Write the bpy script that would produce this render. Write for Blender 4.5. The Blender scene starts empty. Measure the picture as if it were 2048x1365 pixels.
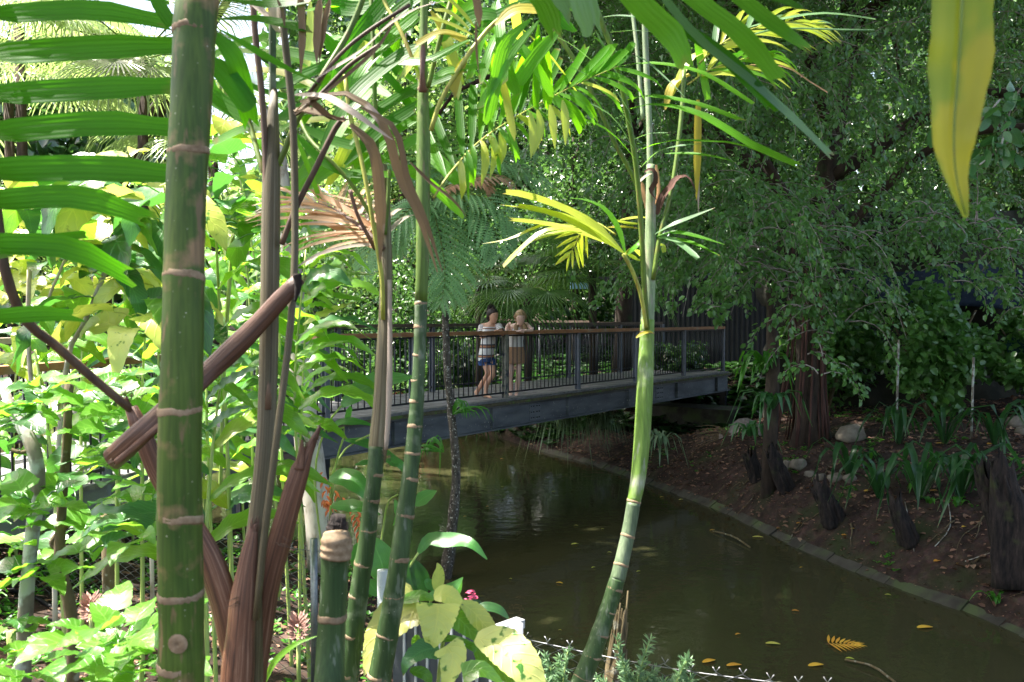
import bpy, math, random
import numpy as np
from mathutils import Vector, Matrix
R = math.radians
random.seed(7); rng = np.random.default_rng(7)
S = bpy.context.scene
C = S.collection
# ------------------------------------------------------------------ camera, world, sun, exposure
FPX = 1700.0; CAMZ = 3.15; PITCH = math.atan(46.5 / FPX)
cam_d = bpy.data.cameras.new("camera"); cam = bpy.data.objects.new("camera", cam_d); C.objects.link(cam)
cam.location = (0, 0, CAMZ); cam.rotation_euler = (math.pi / 2 - PITCH, 0, 0)
cam_d.sensor_width = 36; cam_d.lens = FPX / 2048 * 36; cam_d.clip_start = 0.05; cam_d.clip_end = 900
cam_d.dof.use_dof = True; cam_d.dof.focus_distance = 13.5; cam_d.dof.aperture_fstop = 8.0
S.camera = cam
world = bpy.data.worlds.new("World"); S.world = world; world.use_nodes = True
wn = world.node_tree.nodes; wl = world.node_tree.links
sky = wn.new("ShaderNodeTexSky"); sky.sky_type = 'NISHITA'; sky.sun_disc = False
SUN_DIR = Vector((-0.42, 0.10, 0.90)).normalized()
sky.sun_elevation = math.asin(SUN_DIR.z); sky.sun_rotation = math.atan2(SUN_DIR.x, SUN_DIR.y)
sky.air_density = 1.0; sky.dust_density = 4.0; sky.ozone_density = 1.0
wn["Background"].inputs[1].default_value = 0.15
wb = wn.new('ShaderNodeMixRGB'); wb.blend_type = 'MULTIPLY'; wb.inputs[0].default_value = 1; wb.inputs[2].default_value = (1, .95, .86, 1)   # white balance for hazy bright sky
wl.new(sky.outputs[0], wb.inputs[1]); wl.new(wb.outputs[0], wn["Background"].inputs[0])
sun_d = bpy.data.lights.new("sun", 'SUN'); sun_d.energy = 5.0; sun_d.angle = R(0.6); sun_d.color = (1, .95, .86)
sun = bpy.data.objects.new("sun", sun_d); C.objects.link(sun)
sun.rotation_euler = SUN_DIR.to_track_quat('Z', 'Y').to_euler()
S.view_settings.view_transform = 'Standard'; S.view_settings.look = 'None'; S.view_settings.gamma = 1
S.view_settings.exposure = 2.15; S.view_settings.use_curve_mapping = False
S.render.engine = 'CYCLES'
cy = S.cycles
cy.max_bounces = 7; cy.diffuse_bounces = 4; cy.glossy_bounces = 3; cy.transmission_bounces = 5; cy.transparent_max_bounces = 4
cy.caustics_reflective = False; cy.caustics_refractive = False; cy.sample_clamp_indirect = 6
cy.use_denoising = True
try: cy.denoiser = 'OPENIMAGEDENOISE'
except Exception: pass

# ------------------------------------------------------------------ helpers
FWD = Vector((0, math.cos(PITCH), -math.sin(PITCH))); UPV = Vector((0, math.sin(PITCH), math.cos(PITCH)))
CAM = Vector((0, 0, CAMZ))
def W(px, py, D):
    return CAM + Vector(((px - 1024) / FPX * D, 0, 0)) + UPV * (-(py - 682.5) / FPX * D) + FWD * D
def onz(px, py, z=0.0):
    d = (W(px, py, 1) - CAM); t = (z - CAMZ) / d.z
    return CAM + d * t
ORG = {}
def tag(o, label=None, cat=None, group=None, kind=None):
    if label: o['label'] = label
    if cat: o['category'] = cat
    if group: o['group'] = group
    if kind: o['kind'] = kind
    return o
def thing(name, loc, label=None, cat=None, group=None, kind=None):
    o = bpy.data.objects.new(name, None); C.objects.link(o); o.location = loc; o.empty_display_size = .1
    ORG[o.name] = Vector(loc); return tag(o, label, cat, group, kind)
def mesh_of(V, F, mat=None, uv=None, smooth=True, attr=None, name='m'):
    V = np.asarray(V, dtype=np.float32).reshape(-1, 3)
    m = bpy.data.meshes.new(name)
    if isinstance(F, np.ndarray):
        nf, k = F.shape
        m.vertices.add(len(V)); m.vertices.foreach_set('co', V.ravel())
        m.loops.add(nf * k); m.loops.foreach_set('vertex_index', F.ravel().astype(np.int32))
        m.polygons.add(nf)
        m.polygons.foreach_set('loop_start', np.arange(0, nf * k, k, dtype=np.int32))
        m.polygons.foreach_set('loop_total', np.full(nf, k, dtype=np.int32))
        m.update(calc_edges=True)
    else:
        m.from_pydata([tuple(map(float, v)) for v in V], [], F)
        m.update()
    if smooth: m.polygons.foreach_set('use_smooth', np.ones(len(m.polygons), dtype=bool))
    if uv is not None:
        uv = np.asarray(uv, dtype=np.float32)
        l = m.uv_layers.new(name='UVMap'); idx = np.empty(len(m.loops), dtype=np.int32)
        m.loops.foreach_get('vertex_index', idx); l.data.foreach_set('uv', uv[idx].ravel())
    if attr is not None:
        a = m.attributes.new('r', 'FLOAT', 'POINT'); a.data.foreach_set('value', np.asarray(attr, dtype=np.float32))
    if mat: m.materials.append(mat)
    return m
def mk(name, V, F, mat, parent=None, org=None, **k):
    V = np.asarray(V, dtype=np.float64).reshape(-1, 3)
    if parent is not None: org = ORG[parent.name]
    elif org is None: org = Vector((V[:, 0].mean(), V[:, 1].mean(), V[:, 2].min()))
    V = V - np.array(org)
    m = mesh_of(V, F, mat, name=name, **k)
    o = bpy.data.objects.new(name, m); C.objects.link(o)
    if parent is not None: o.parent = parent
    else: o.location = org
    ORG[o.name] = Vector(org)
    return o
def crv(pts, n):
    """Catmull-Rom resample of points (any dim)"""
    P = np.asarray([list(p) for p in pts], dtype=float)
    if len(P) == 2:
        t = np.linspace(0, 1, n)[:, None]; return P[0] * (1 - t) + P[1] * t
    Q = np.vstack([2 * P[0] - P[1], P, 2 * P[-1] - P[-2]])
    seg = np.linalg.norm(np.diff(P[:, :3], axis=0), axis=1) + 1e-9; cum = np.concatenate([[0], np.cumsum(seg)])
    out = []
    for s in np.linspace(0, cum[-1], n):
        i = min(int(np.searchsorted(cum, s, side='right')) - 1, len(P) - 2); i = max(i, 0)
        t = (s - cum[i]) / seg[i]; p0, p1, p2, p3 = Q[i], Q[i + 1], Q[i + 2], Q[i + 3]
        out.append(.5 * ((2 * p1) + (-p0 + p2) * t + (2 * p0 - 5 * p1 + 4 * p2 - p3) * t * t + (-p0 + 3 * p1 - 3 * p2 + p3) * t ** 3))
    return np.array(out)
def unit(a):
    return a / (np.linalg.norm(a, axis=-1, keepdims=True) + 1e-12)
def tube_geo(P, rad, k=8, cap=True, rough=0.0):
    P = np.asarray(P, float); n = len(P); rad = np.broadcast_to(np.asarray(rad, float), (n,))
    T = unit(np.gradient(P, axis=0))
    ref = np.array([0, 0, 1.0]) if abs(T[0][2]) < .9 else np.array([1.0, 0, 0])
    A = np.empty_like(P); a = unit(np.cross(T[0], ref))
    for i in range(n):
        a = a - T[i] * np.dot(a, T[i]); a = a / (np.linalg.norm(a) + 1e-9); A[i] = a
    B = np.cross(T, A)
    th = np.arange(k) / k * 2 * np.pi
    rr = rad[:, None] * np.ones((1, k))
    if rough: rr = rr * (1 + rough * rng.standard_normal((n, k)))
    V = P[:, None, :] + rr[..., None] * (np.cos(th)[None, :, None] * A[:, None] + np.sin(th)[None, :, None] * B[:, None])
    V = V.reshape(-1, 3)
    i, j = np.meshgrid(np.arange(n - 1), np.arange(k), indexing='ij'); j2 = (j + 1) % k
    F = np.stack([i * k + j, i * k + j2, (i + 1) * k + j2, (i + 1) * k + j], -1).reshape(-1, 4)
    s = np.concatenate([[0], np.cumsum(np.linalg.norm(np.diff(P, axis=0), axis=1))])
    uv = np.stack([np.broadcast_to(th / (2 * np.pi), (n, k)), np.broadcast_to(s[:, None], (n, k))], -1).reshape(-1, 2)
    F = [tuple(f) for f in F.tolist()]
    if cap and k > 3: F += [tuple(range(k))[::-1], tuple(range((n - 1) * k, n * k))]
    return V, F, uv
def tube(name, P, rad, mat, parent=None, k=8, rough=0.0, **kw):
    V, F, uv = tube_geo(P, rad, k, rough=rough)
    return mk(name, V, F, mat, parent, uv=uv, **kw)
def box_geo(c, ax, ay, az):
    c = np.array(c, float); ax, ay, az = (np.array(v, float) for v in (ax, ay, az))
    V = [c + sx * ax + sy * ay + sz * az for sz in (-1, 1) for sy in (-1, 1) for sx in (-1, 1)]
    F = [(0, 2, 3, 1), (4, 5, 7, 6), (0, 1, 5, 4), (2, 6, 7, 3), (1, 3, 7, 5), (0, 4, 6, 2)]
    return V, F
def box(name, c, ax, ay, az, mat, parent=None, **kw):
    V, F = box_geo(c, ax, ay, az)
    return mk(name, V, F, mat, parent, smooth=False, **kw)
def join_geo(parts):
    V, F, n = [], [], 0
    for v, f in parts:
        v = np.asarray(v, float).reshape(-1, 3); V.append(v); F += [tuple(i + n for i in q) for q in (f.tolist() if isinstance(f, np.ndarray) else f)]; n += len(v)
    return np.vstack(V), F
def loft(name, secs, mat, parent=None, k=16, cap=True, **kw):
    """secs: (centre, x-axis vec, y-axis vec)"""
    V = []; th = np.arange(k) / k * 2 * np.pi
    for c, a, b in secs:
        V.append(np.array(c)[None] + np.cos(th)[:, None] * np.array(a)[None] + np.sin(th)[:, None] * np.array(b)[None])
    n = len(secs); F = []
    for i in range(n - 1):
        for j in range(k): F.append((i * k + j, i * k + (j + 1) % k, (i + 1) * k + (j + 1) % k, (i + 1) * k + j))
    if cap: F += [tuple(range(k))[::-1], tuple(range((n - 1) * k, n * k))]
    uv = np.stack([np.tile(th / (2 * np.pi), n), np.repeat(np.linspace(0, 1, n), k)], -1)
    return mk(name, np.vstack(V), F, mat, parent, uv=uv, **kw)

# leaf ribbons ------------------------------------------------------
def prof(kind, t):
    if kind == 'strap': return np.clip(np.minimum((t + .06) / .22, 1) ** .7 * np.minimum((1.02 - t) / .38, 1) ** .8, .02, 1)
    if kind == 'jag': return np.clip(np.minimum((t + .05) / .35, 1) ** .8, .03, 1) * np.where(t > .88, .75, 1)
    if kind == 'lance': return np.clip(np.sin(np.pi * np.clip(t * .93 + .04, 0, 1) ** .8), .02, 1)
    if kind == 'heart': return np.clip(np.minimum((t + .12) / .16, 1) ** .6 * (1 - np.clip(t, 0, 1) ** 1.5) ** .85, .015, 1)
    if kind == 'oval': return np.clip(np.sin(np.pi * np.clip(t * .95 + .03, 0, 1) ** .85) ** .7, .02, 1)
    return np.ones_like(t)
def ribbon_geo(pts, w, nrm=None, kind='strap', n=9, fold=.25, wave=0.0, nw=5, ac=1, twist=0.0, jag=0.0, serr=0.0):
    P = crv(pts, n); T = unit(np.gradient(P, axis=0))
    N0 = np.array(nrm if nrm is not None else (0, -.8, .6), float)
    Sd = unit(np.cross(T, N0)); N = np.cross(Sd, T)
    t = np.linspace(0, 1, n)
    if twist:
        a = twist * t
        Sd, N = Sd * np.cos(a)[:, None] + N * np.sin(a)[:, None], N * np.cos(a)[:, None] - Sd * np.sin(a)[:, None]
    hw = prof(kind, t) * w * .5
    us = np.linspace(-1, 1, 2 * ac + 1)
    V = np.zeros((n, len(us), 3))
    ph = random.random() * 6
    for q, u in enumerate(us):
        h = hw * (1 + (serr * (np.arange(n) % 2 - .5) if abs(u) == 1 else 0))
        off = Sd * (h * u * math.cos(fold))[:, None] + N * (h * abs(u) * math.sin(fold))[:, None]
        if wave and u: off = off + N * (wave * w * abs(u) * np.sin(t * np.pi * 2 * nw + ph + (u > 0) * 1.7) * prof('oval', t))[:, None]
        V[:, q] = P + off
        if jag: V[-1, q] += T[-1] * (jag * w * random.uniform(-1, 1))
    m = len(us); F = []
    for i in range(n - 1):
        for j in range(m - 1): F.append((i * m + j, i * m + j + 1, (i + 1) * m + j + 1, (i + 1) * m + j))
    uv = np.stack([np.tile((us + 1) / 2, n), np.repeat(t, m)], -1)
    return V.reshape(-1, 3), F, uv
def leaf(name, pts, w, mat, parent=None, **kw):
    V, F, uv = ribbon_geo(pts, w, **kw)
    return mk(name, V, F, mat, parent, uv=uv)
def leafpx(name, pp, wpx, mat, parent=None, **kw):
    """leaf authored from photograph measurements: points (px, py, metres away), width in photo px at its middle"""
    D = pp[len(pp) // 2][2]
    return leaf(name, [W(*p) for p in pp], wpx * D / FPX, mat, parent, **kw)

TPL = np.array([(0, 0, 0), (.28, .34, .10), (.68, .30, .10), (1, 0, -.06), (.68, -.30, .10), (.28, -.34, .10)])
TPF = np.array([(0, 1, 2, 3), (0, 3, 4, 5)])
def scatter_geo(P, D, N, L, wid=1.0):
    """many small folded leaves: base P, direction D, normal N, length L"""
    P = np.asarray(P); D = unit(np.asarray(D)); Sd = unit(np.cross(D, N)); N = np.cross(Sd, D)
    L = np.broadcast_to(np.asarray(L, float), (len(P),))
    V = P[:, None] + L[:, None, None] * (TPL[None, :, 0:1] * D[:, None] + wid * TPL[None, :, 1:2] * Sd[:, None] + TPL[None, :, 2:3] * N[:, None])
    n = len(P)
    F = (TPF[None] + (np.arange(n) * 6)[:, None, None]).reshape(-1, 4)
    r = np.repeat(rng.random(n), 6)
    return V.reshape(-1, 3), F, r
def mass(name, P, D, N, L, mat, parent=None, wid=1.0, **kw):
    V, F, r = scatter_geo(P, D, N, L, wid)
    return mk(name, V, F, mat, parent, attr=r, smooth=False, **kw)
def rdir(n): return unit(rng.standard_normal((n, 3)))

# ------------------------------------------------------------------ materials
def nt(name):
    m = bpy.data.materials.new(name); m.use_nodes = True
    return m, m.node_tree.nodes, m.node_tree.links, m.node_tree.nodes['Principled BSDF']
def ramp(n, stops):
    r = n.new('ShaderNodeValToRGB'); e = r.color_ramp.elements
    while len(e) < len(stops): e.new(.5)
    for q, (p, c) in zip(e, stops): q.position = p; q.color = (*c, 1)
    return r
def leafmat(name, c1, c2, tr=(.25, .55, .04), tf=.4, rough=.42, var=None, veins=None, nv=9, spots=None, wax=0.5):
    m, n, l, b = nt(name)
    at = n.new('ShaderNodeAttribute'); at.attribute_name = 'r'
    oi = n.new('ShaderNodeObjectInfo')
    ad = n.new('ShaderNodeMath'); ad.operation = 'ADD'; l.new(at.outputs['Fac'], ad.inputs[0]); l.new(oi.outputs['Random'], ad.inputs[1])
    fr = n.new('ShaderNodeMath'); fr.operation = 'FRACT'; l.new(ad.outputs[0], fr.inputs[0])
    stops = [(0, c1), (.8, c2)] if var is None else [(0, c1), (.7, c2), (.9, c2), (.97, var)]
    rp = ramp(n, stops); l.new(fr.outputs[0], rp.inputs[0])
    col = rp.outputs[0]
    tc = n.new('ShaderNodeTexCoord'); geo = n.new('ShaderNodeNewGeometry')
    nz = n.new('ShaderNodeTexNoise'); nz.inputs['Scale'].default_value = 9; l.new(tc.outputs['Object'], nz.inputs[0])
    mm = n.new('ShaderNodeMixRGB'); mm.blend_type = 'MULTIPLY'; mm.inputs[0].default_value = .5
    r2 = ramp(n, [(.3, (.6, .6, .6)), (.7, (1.25, 1.25, 1.1))]); l.new(nz.outputs[0], r2.inputs[0]); l.new(col, mm.inputs[1]); l.new(r2.outputs[0], mm.inputs[2]); col = mm.outputs[0]
    bump = None
    if veins:
        sp = n.new('ShaderNodeSeparateXYZ'); l.new(tc.outputs['UV'], sp.inputs[0])
        sub = n.new('ShaderNodeMath'); sub.operation = 'SUBTRACT'; l.new(sp.outputs[0], sub.inputs[0]); sub.inputs[1].default_value = .5
        ab = n.new('ShaderNodeMath'); ab.operation = 'ABSOLUTE'; l.new(sub.outputs[0], ab.inputs[0])
        mu = n.new('ShaderNodeMath'); mu.operation = 'MULTIPLY'
        if veins == 'pleat': l.new(ab.outputs[0], mu.inputs[0]); mu.inputs[1].default_value = nv * 6.28
        else:
            m1 = n.new('ShaderNodeMath'); m1.operation = 'MULTIPLY_ADD'; l.new(ab.outputs[0], m1.inputs[0]); m1.inputs[1].default_value = -.45; l.new(sp.outputs[1], m1.inputs[2])
            l.new(m1.outputs[0], mu.inputs[0]); mu.inputs[1].default_value = nv * 6.28
        si = n.new('ShaderNodeMath'); si.operation = 'SINE'; l.new(mu.outputs[0], si.inputs[0])
        pw = n.new('ShaderNodeMapRange'); l.new(si.outputs[0], pw.inputs[0]); pw.inputs[1].default_value = .82 if veins != 'pleat' else 0; pw.inputs[2].default_value = 1
        # midrib
        mr = n.new('ShaderNodeMapRange'); l.new(ab.outputs[0], mr.inputs[0]); mr.inputs[1].default_value = .03; mr.inputs[2].default_value = .015
        mx = n.new('ShaderNodeMath'); mx.operation = 'MAXIMUM'; l.new(pw.outputs[0], mx.inputs[0]); l.new(mr.outputs[0], mx.inputs[1])
        mc = n.new('ShaderNodeMixRGB'); l.new(mx.outputs[0], mc.inputs[0]); l.new(col, mc.inputs[1])
        sc = n.new('ShaderNodeMixRGB'); sc.blend_type = 'MIX'; sc.inputs[0].default_value = .28 if veins != 'pleat' else .05; l.new(col, sc.inputs[1]); sc.inputs[2].default_value = (min(1, tr[0] * 1.2), min(1, tr[1] * 1.0), tr[2] + .08, 1)
        l.new(sc.outputs[0], mc.inputs[2]); col = mc.outputs[0]
        bp = n.new('ShaderNodeBump'); bp.inputs['Strength'].default_value = .3 if veins != 'pleat' else .12; bp.inputs['Distance'].default_value = .003
        l.new(si.outputs[0] if veins == 'pleat' else mx.outputs[0], bp.inputs['Height']); bump = bp.outputs[0]
    if veins:
        nb_ = n.new('ShaderNodeTexNoise'); nb_.inputs['Scale'].default_value = 22; l.new(tc.outputs['Object'], nb_.inputs[0])
        av = n.new('ShaderNodeMath'); av.operation = 'MULTIPLY_ADD'; l.new(nb_.outputs[0], av.inputs[0]); av.inputs[1].default_value = .30; l.new(sp.outputs[1], av.inputs[2])
        tp = n.new('ShaderNodeMapRange'); l.new(av.outputs[0], tp.inputs[0]); tp.inputs[1].default_value = 1.12; tp.inputs[2].default_value = 1.18; tp.inputs[4].default_value = .85
        mt_ = n.new('ShaderNodeMixRGB'); l.new(tp.outputs[0], mt_.inputs[0]); l.new(col, mt_.inputs[1]); mt_.inputs[2].default_value = (.22, .12, .05, 1); col = mt_.outputs[0]
    if spots:
        ns = n.new('ShaderNodeTexNoise'); ns.inputs['Scale'].default_value = spots[1]; ns.inputs['Detail'].default_value = 3; l.new(tc.outputs['Object'], ns.inputs[0])
        mr2 = n.new('ShaderNodeMapRange'); l.new(ns.outputs[0], mr2.inputs[0]); mr2.inputs[1].default_value = spots[2]; mr2.inputs[2].default_value = spots[2] + .05
        ms = n.new('ShaderNodeMixRGB'); l.new(mr2.outputs[0], ms.inputs[0]); l.new(col, ms.inputs[1]); ms.inputs[2].default_value = (*spots[0], 1); col = ms.outputs[0]
    l.new(col, b.inputs['Base Color']); b.inputs['Roughness'].default_value = rough; b.inputs['Specular IOR Level'].default_value = wax
    trn = n.new('ShaderNodeBsdfTranslucent'); mt = n.new('ShaderNodeMixRGB'); mt.blend_type = 'MIX'; mt.inputs[0].default_value = .75
    l.new(col, mt.inputs[1]); mt.inputs[2].default_value = (*tr, 1)
    l.new(mt.outputs[0], trn.inputs[0])
    if bump: l.new(bump, b.inputs['Normal']); l.new(bump, trn.inputs['Normal'])
    ms_ = n.new('ShaderNodeMixShader'); ms_.inputs[0].default_value = tf
    l.new(b.outputs[0], ms_.inputs[1]); l.new(trn.outputs[0], ms_.inputs[2]); l.new(ms_.outputs[0], n['Material Output'].inputs[0])
    return m
def noisemat(name, stops, scale=(6, 6, 6), rough=.8, bump=.3, bscale=1.0, detail=6, dist=.01, metal=0, spec=.4, coord='Object', layer=None, sheen=0):
    m, n, l, b = nt(name)
    tc = n.new('ShaderNodeTexCoord'); mp = n.new('ShaderNodeMapping'); mp.inputs['Scale'].default_value = scale
    l.new(tc.outputs[coord], mp.inputs[0])
    nz = n.new('ShaderNodeTexNoise'); nz.inputs['Detail'].default_value = detail; nz.inputs['Scale'].default_value = 1; nz.inputs['Roughness'].default_value = .62
    l.new(mp.outputs[0], nz.inputs[0])
    rp = ramp(n, stops); l.new(nz.outputs[0], rp.inputs[0]); col = rp.outputs[0]
    if layer:
        lc, ls, lo, hi = layer
        n2 = n.new('ShaderNodeTexNoise'); n2.inputs['Scale'].default_value = ls; n2.inputs['Detail'].default_value = 5; l.new(tc.outputs[coord], n2.inputs[0])
        mr = n.new('ShaderNodeMapRange'); l.new(n2.outputs[0], mr.inputs[0]); mr.inputs[1].default_value = lo; mr.inputs[2].default_value = hi
        mx = n.new('ShaderNodeMixRGB'); l.new(mr.outputs[0], mx.inputs[0]); l.new(col, mx.inputs[1]); mx.inputs[2].default_value = (*lc, 1); col = mx.outputs[0]
    oi = n.new('ShaderNodeObjectInfo'); mv = n.new('ShaderNodeMapRange'); l.new(oi.outputs['Random'], mv.inputs[0]); mv.inputs[3].default_value = .82; mv.inputs[4].default_value = 1.15
    hs = n.new('ShaderNodeHueSaturation'); l.new(mv.outputs[0], hs.inputs['Value']); l.new(col, hs.inputs['Color']); col = hs.outputs[0]
    l.new(col, b.inputs['Base Color']); b.inputs['Roughness'].default_value = rough; b.inputs['Metallic'].default_value = metal; b.inputs['Specular IOR Level'].default_value = spec
    if bump:
        bp = n.new('ShaderNodeBump'); bp.inputs['Strength'].default_value = bump; bp.inputs['Distance'].default_value = dist
        l.new(nz.outputs[0], bp.inputs['Height']); l.new(bp.outputs[0], b.inputs['Normal'])
    return m
def flat(name, c, rough=.6, spec=.4, metal=0, sss=0):
    return noisemat(name, [(.3, tuple(x * .85 for x in c)), (.7, tuple(min(1, x * 1.1) for x in c))], (30, 30, 30), rough, .1, metal=metal, spec=spec, dist=.002)

M = {}
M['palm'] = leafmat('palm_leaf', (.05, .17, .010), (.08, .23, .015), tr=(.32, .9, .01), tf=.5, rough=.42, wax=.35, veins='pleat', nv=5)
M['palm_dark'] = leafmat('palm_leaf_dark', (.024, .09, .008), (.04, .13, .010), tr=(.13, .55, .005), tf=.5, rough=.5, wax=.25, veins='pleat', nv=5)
M['palm_glau'] = leafmat('palm_leaf_glaucous', (.09, .17, .10), (.13, .24, .12), tr=(.3, .62, .1), tf=.35, rough=.4, veins='pleat', nv=4)
M['palm_yel'] = leafmat('palm_leaf_yellow', (.34, .46, .04), (.48, .52, .08), tr=(.75, .9, .06), tf=.5, rough=.34, wax=.9, veins='pleat', nv=4, var=(.45, .38, .05))
M['palm_old'] = leafmat('palm_leaf_old_yellow', (.42, .34, .03), (.5, .42, .05), tr=(.75, .62, .05), tf=.45, rough=.5, veins='pleat', nv=4, spots=((.22, .08, .02), 14, .62))
M['big_yel'] = leafmat('big_yellow_leaf', (.36, .34, .02), (.4, .38, .03), tr=(.72, .68, .03), tf=.5, rough=.4, veins='pleat', nv=3, spots=((.12, .26, .02), 7, .52))
M['dead'] = leafmat('dead_leaf_grey_brown', (.10, .066, .032), (.19, .13, .07), tr=(.28, .17, .07), tf=.25, rough=.7, veins='pleat', nv=4, spots=((.42, .33, .28), 6, .6))
M['dead_pale'] = leafmat('dead_leaf_pale', (.38, .31, .26), (.5, .42, .36), tr=(.5, .38, .3), tf=.3, rough=.7, veins='pleat', nv=3)
M['dead_org'] = leafmat('dead_leaf_orange', (.48, .24, .12), (.62, .42, .27), tr=(.7, .36, .18), tf=.4, rough=.6, veins='pleat', nv=3)
M['ginger'] = leafmat('ginger_leaf', (.07, .22, .02), (.15, .35, .04), tr=(.45, .88, .04), tf=.5, rough=.27, wax=1.0, veins='pinnate', nv=16, var=(.35, .38, .04))
M['ginger_dk'] = leafmat('ginger_leaf_blue_green', (.04, .12, .045), (.06, .16, .06), tr=(.15, .5, .06), tf=.3, rough=.3, veins='pinnate', nv=16)
M['leaf_deep'] = leafmat('deep_green_leaf', (.018, .08, .02), (.04, .13, .03), tr=(.12, .4, .04), tf=.35, rough=.3, veins='pinnate', nv=6, wax=.9)
M['nettle'] = leafmat('heart_leaf', (.055, .19, .02), (.12, .29, .035), tr=(.33, .75, .04), tf=.45, rough=.33, wax=.8, veins='pinnate', nv=6)
M['yelshrub'] = leafmat('yellow_shrub_leaf', (.36, .44, .06), (.6, .62, .18), tr=(.78, .86, .12), tf=.45, rough=.36, wax=.9, veins='pinnate', nv=6, var=(.5, .3, .1), spots=((.16, .2, .05), 20, .63))
M['varieg'] = leafmat('variegated_leaf', (.48, .6, .07), (.7, .75, .24), tr=(.7, .8, .1), tf=.35, rough=.38, veins='pinnate', nv=7, spots=((.05, .2, .03), 30, .62))
M['helic'] = leafmat('heliconia_leaf', (.05, .19, .05), (.08, .25, .06), tr=(.25, .7, .08), tf=.4, rough=.28, veins='pinnate', nv=22)
M['fern'] = leafmat('tree_fern_frond', (.14, .30, .11), (.21, .40, .16), tr=(.2, .5, .12), tf=.3, rough=.5)
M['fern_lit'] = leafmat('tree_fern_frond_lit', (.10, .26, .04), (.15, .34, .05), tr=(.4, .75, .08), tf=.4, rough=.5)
M['fan'] = leafmat('fan_palm_leaf', (.05, .13, .03), (.09, .2, .05), tr=(.22, .45, .07), tf=.3, rough=.34)
M['fan_pale'] = leafmat('fan_palm_leaf_pale', (.2, .3, .14), (.3, .4, .2), tr=(.5, .7, .2), tf=.4, rough=.3)
M['fig'] = leafmat('fig_leaf', (.052, .135, .034), (.105, .235, .062), tr=(.24, .56, .08), tf=.34, rough=.33, wax=.7, var=(.12, .3, .05))
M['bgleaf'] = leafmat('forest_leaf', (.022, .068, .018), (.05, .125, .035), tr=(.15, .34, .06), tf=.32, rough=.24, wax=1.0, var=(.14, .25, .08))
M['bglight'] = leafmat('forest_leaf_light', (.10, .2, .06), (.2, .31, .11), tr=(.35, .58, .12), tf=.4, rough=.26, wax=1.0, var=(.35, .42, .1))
M['cover_shade'] = leafmat('ground_cover_shade_tone', (.010, .032, .010), (.025, .065, .02), tr=(.06, .18, .03), tf=.25, rough=.4, wax=.4)  # dark tone stands in for shade on the far bank cover
M['strap'] = leafmat('strap_leaf', (.016, .058, .018), (.03, .09, .028), tr=(.1, .35, .05), tf=.3, rough=.35, veins='pleat', nv=3)
M['grass'] = leafmat('tussock_blade', (.12, .2, .11), (.2, .3, .17), tr=(.3, .45, .2), tf=.3, rough=.4)
M['weed'] = leafmat('weed_leaf', (.04, .17, .02), (.08, .26, .03), tr=(.2, .6, .04), tf=.4, rough=.4)
M['red'] = leafmat('red_leaf', (.12, .02, .025), (.16, .03, .03), tr=(.3, .03, .03), tf=.3)
M['litter'] = leafmat('leaf_litter', (.10, .05, .035), (.26, .14, .09), tr=(.3, .14, .06), tf=.1, rough=.8, var=(.3, .2, .13))
M['org'] = leafmat('orange_fallen_leaf', (.6, .26, .03), (.72, .45, .05), tr=(.7, .35, .03), tf=.15, rough=.5)
M['limeleaf'] = leafmat('lime_floating_leaf', (.4, .5, .05), (.5, .5, .1), tr=(.7, .35, .03), tf=.1, rough=.5)
M['sprig'] = leafmat('needle_sprig', (.14, .27, .14), (.22, .36, .2), tr=(.3, .5, .2), tf=.3, rough=.5)

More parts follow.
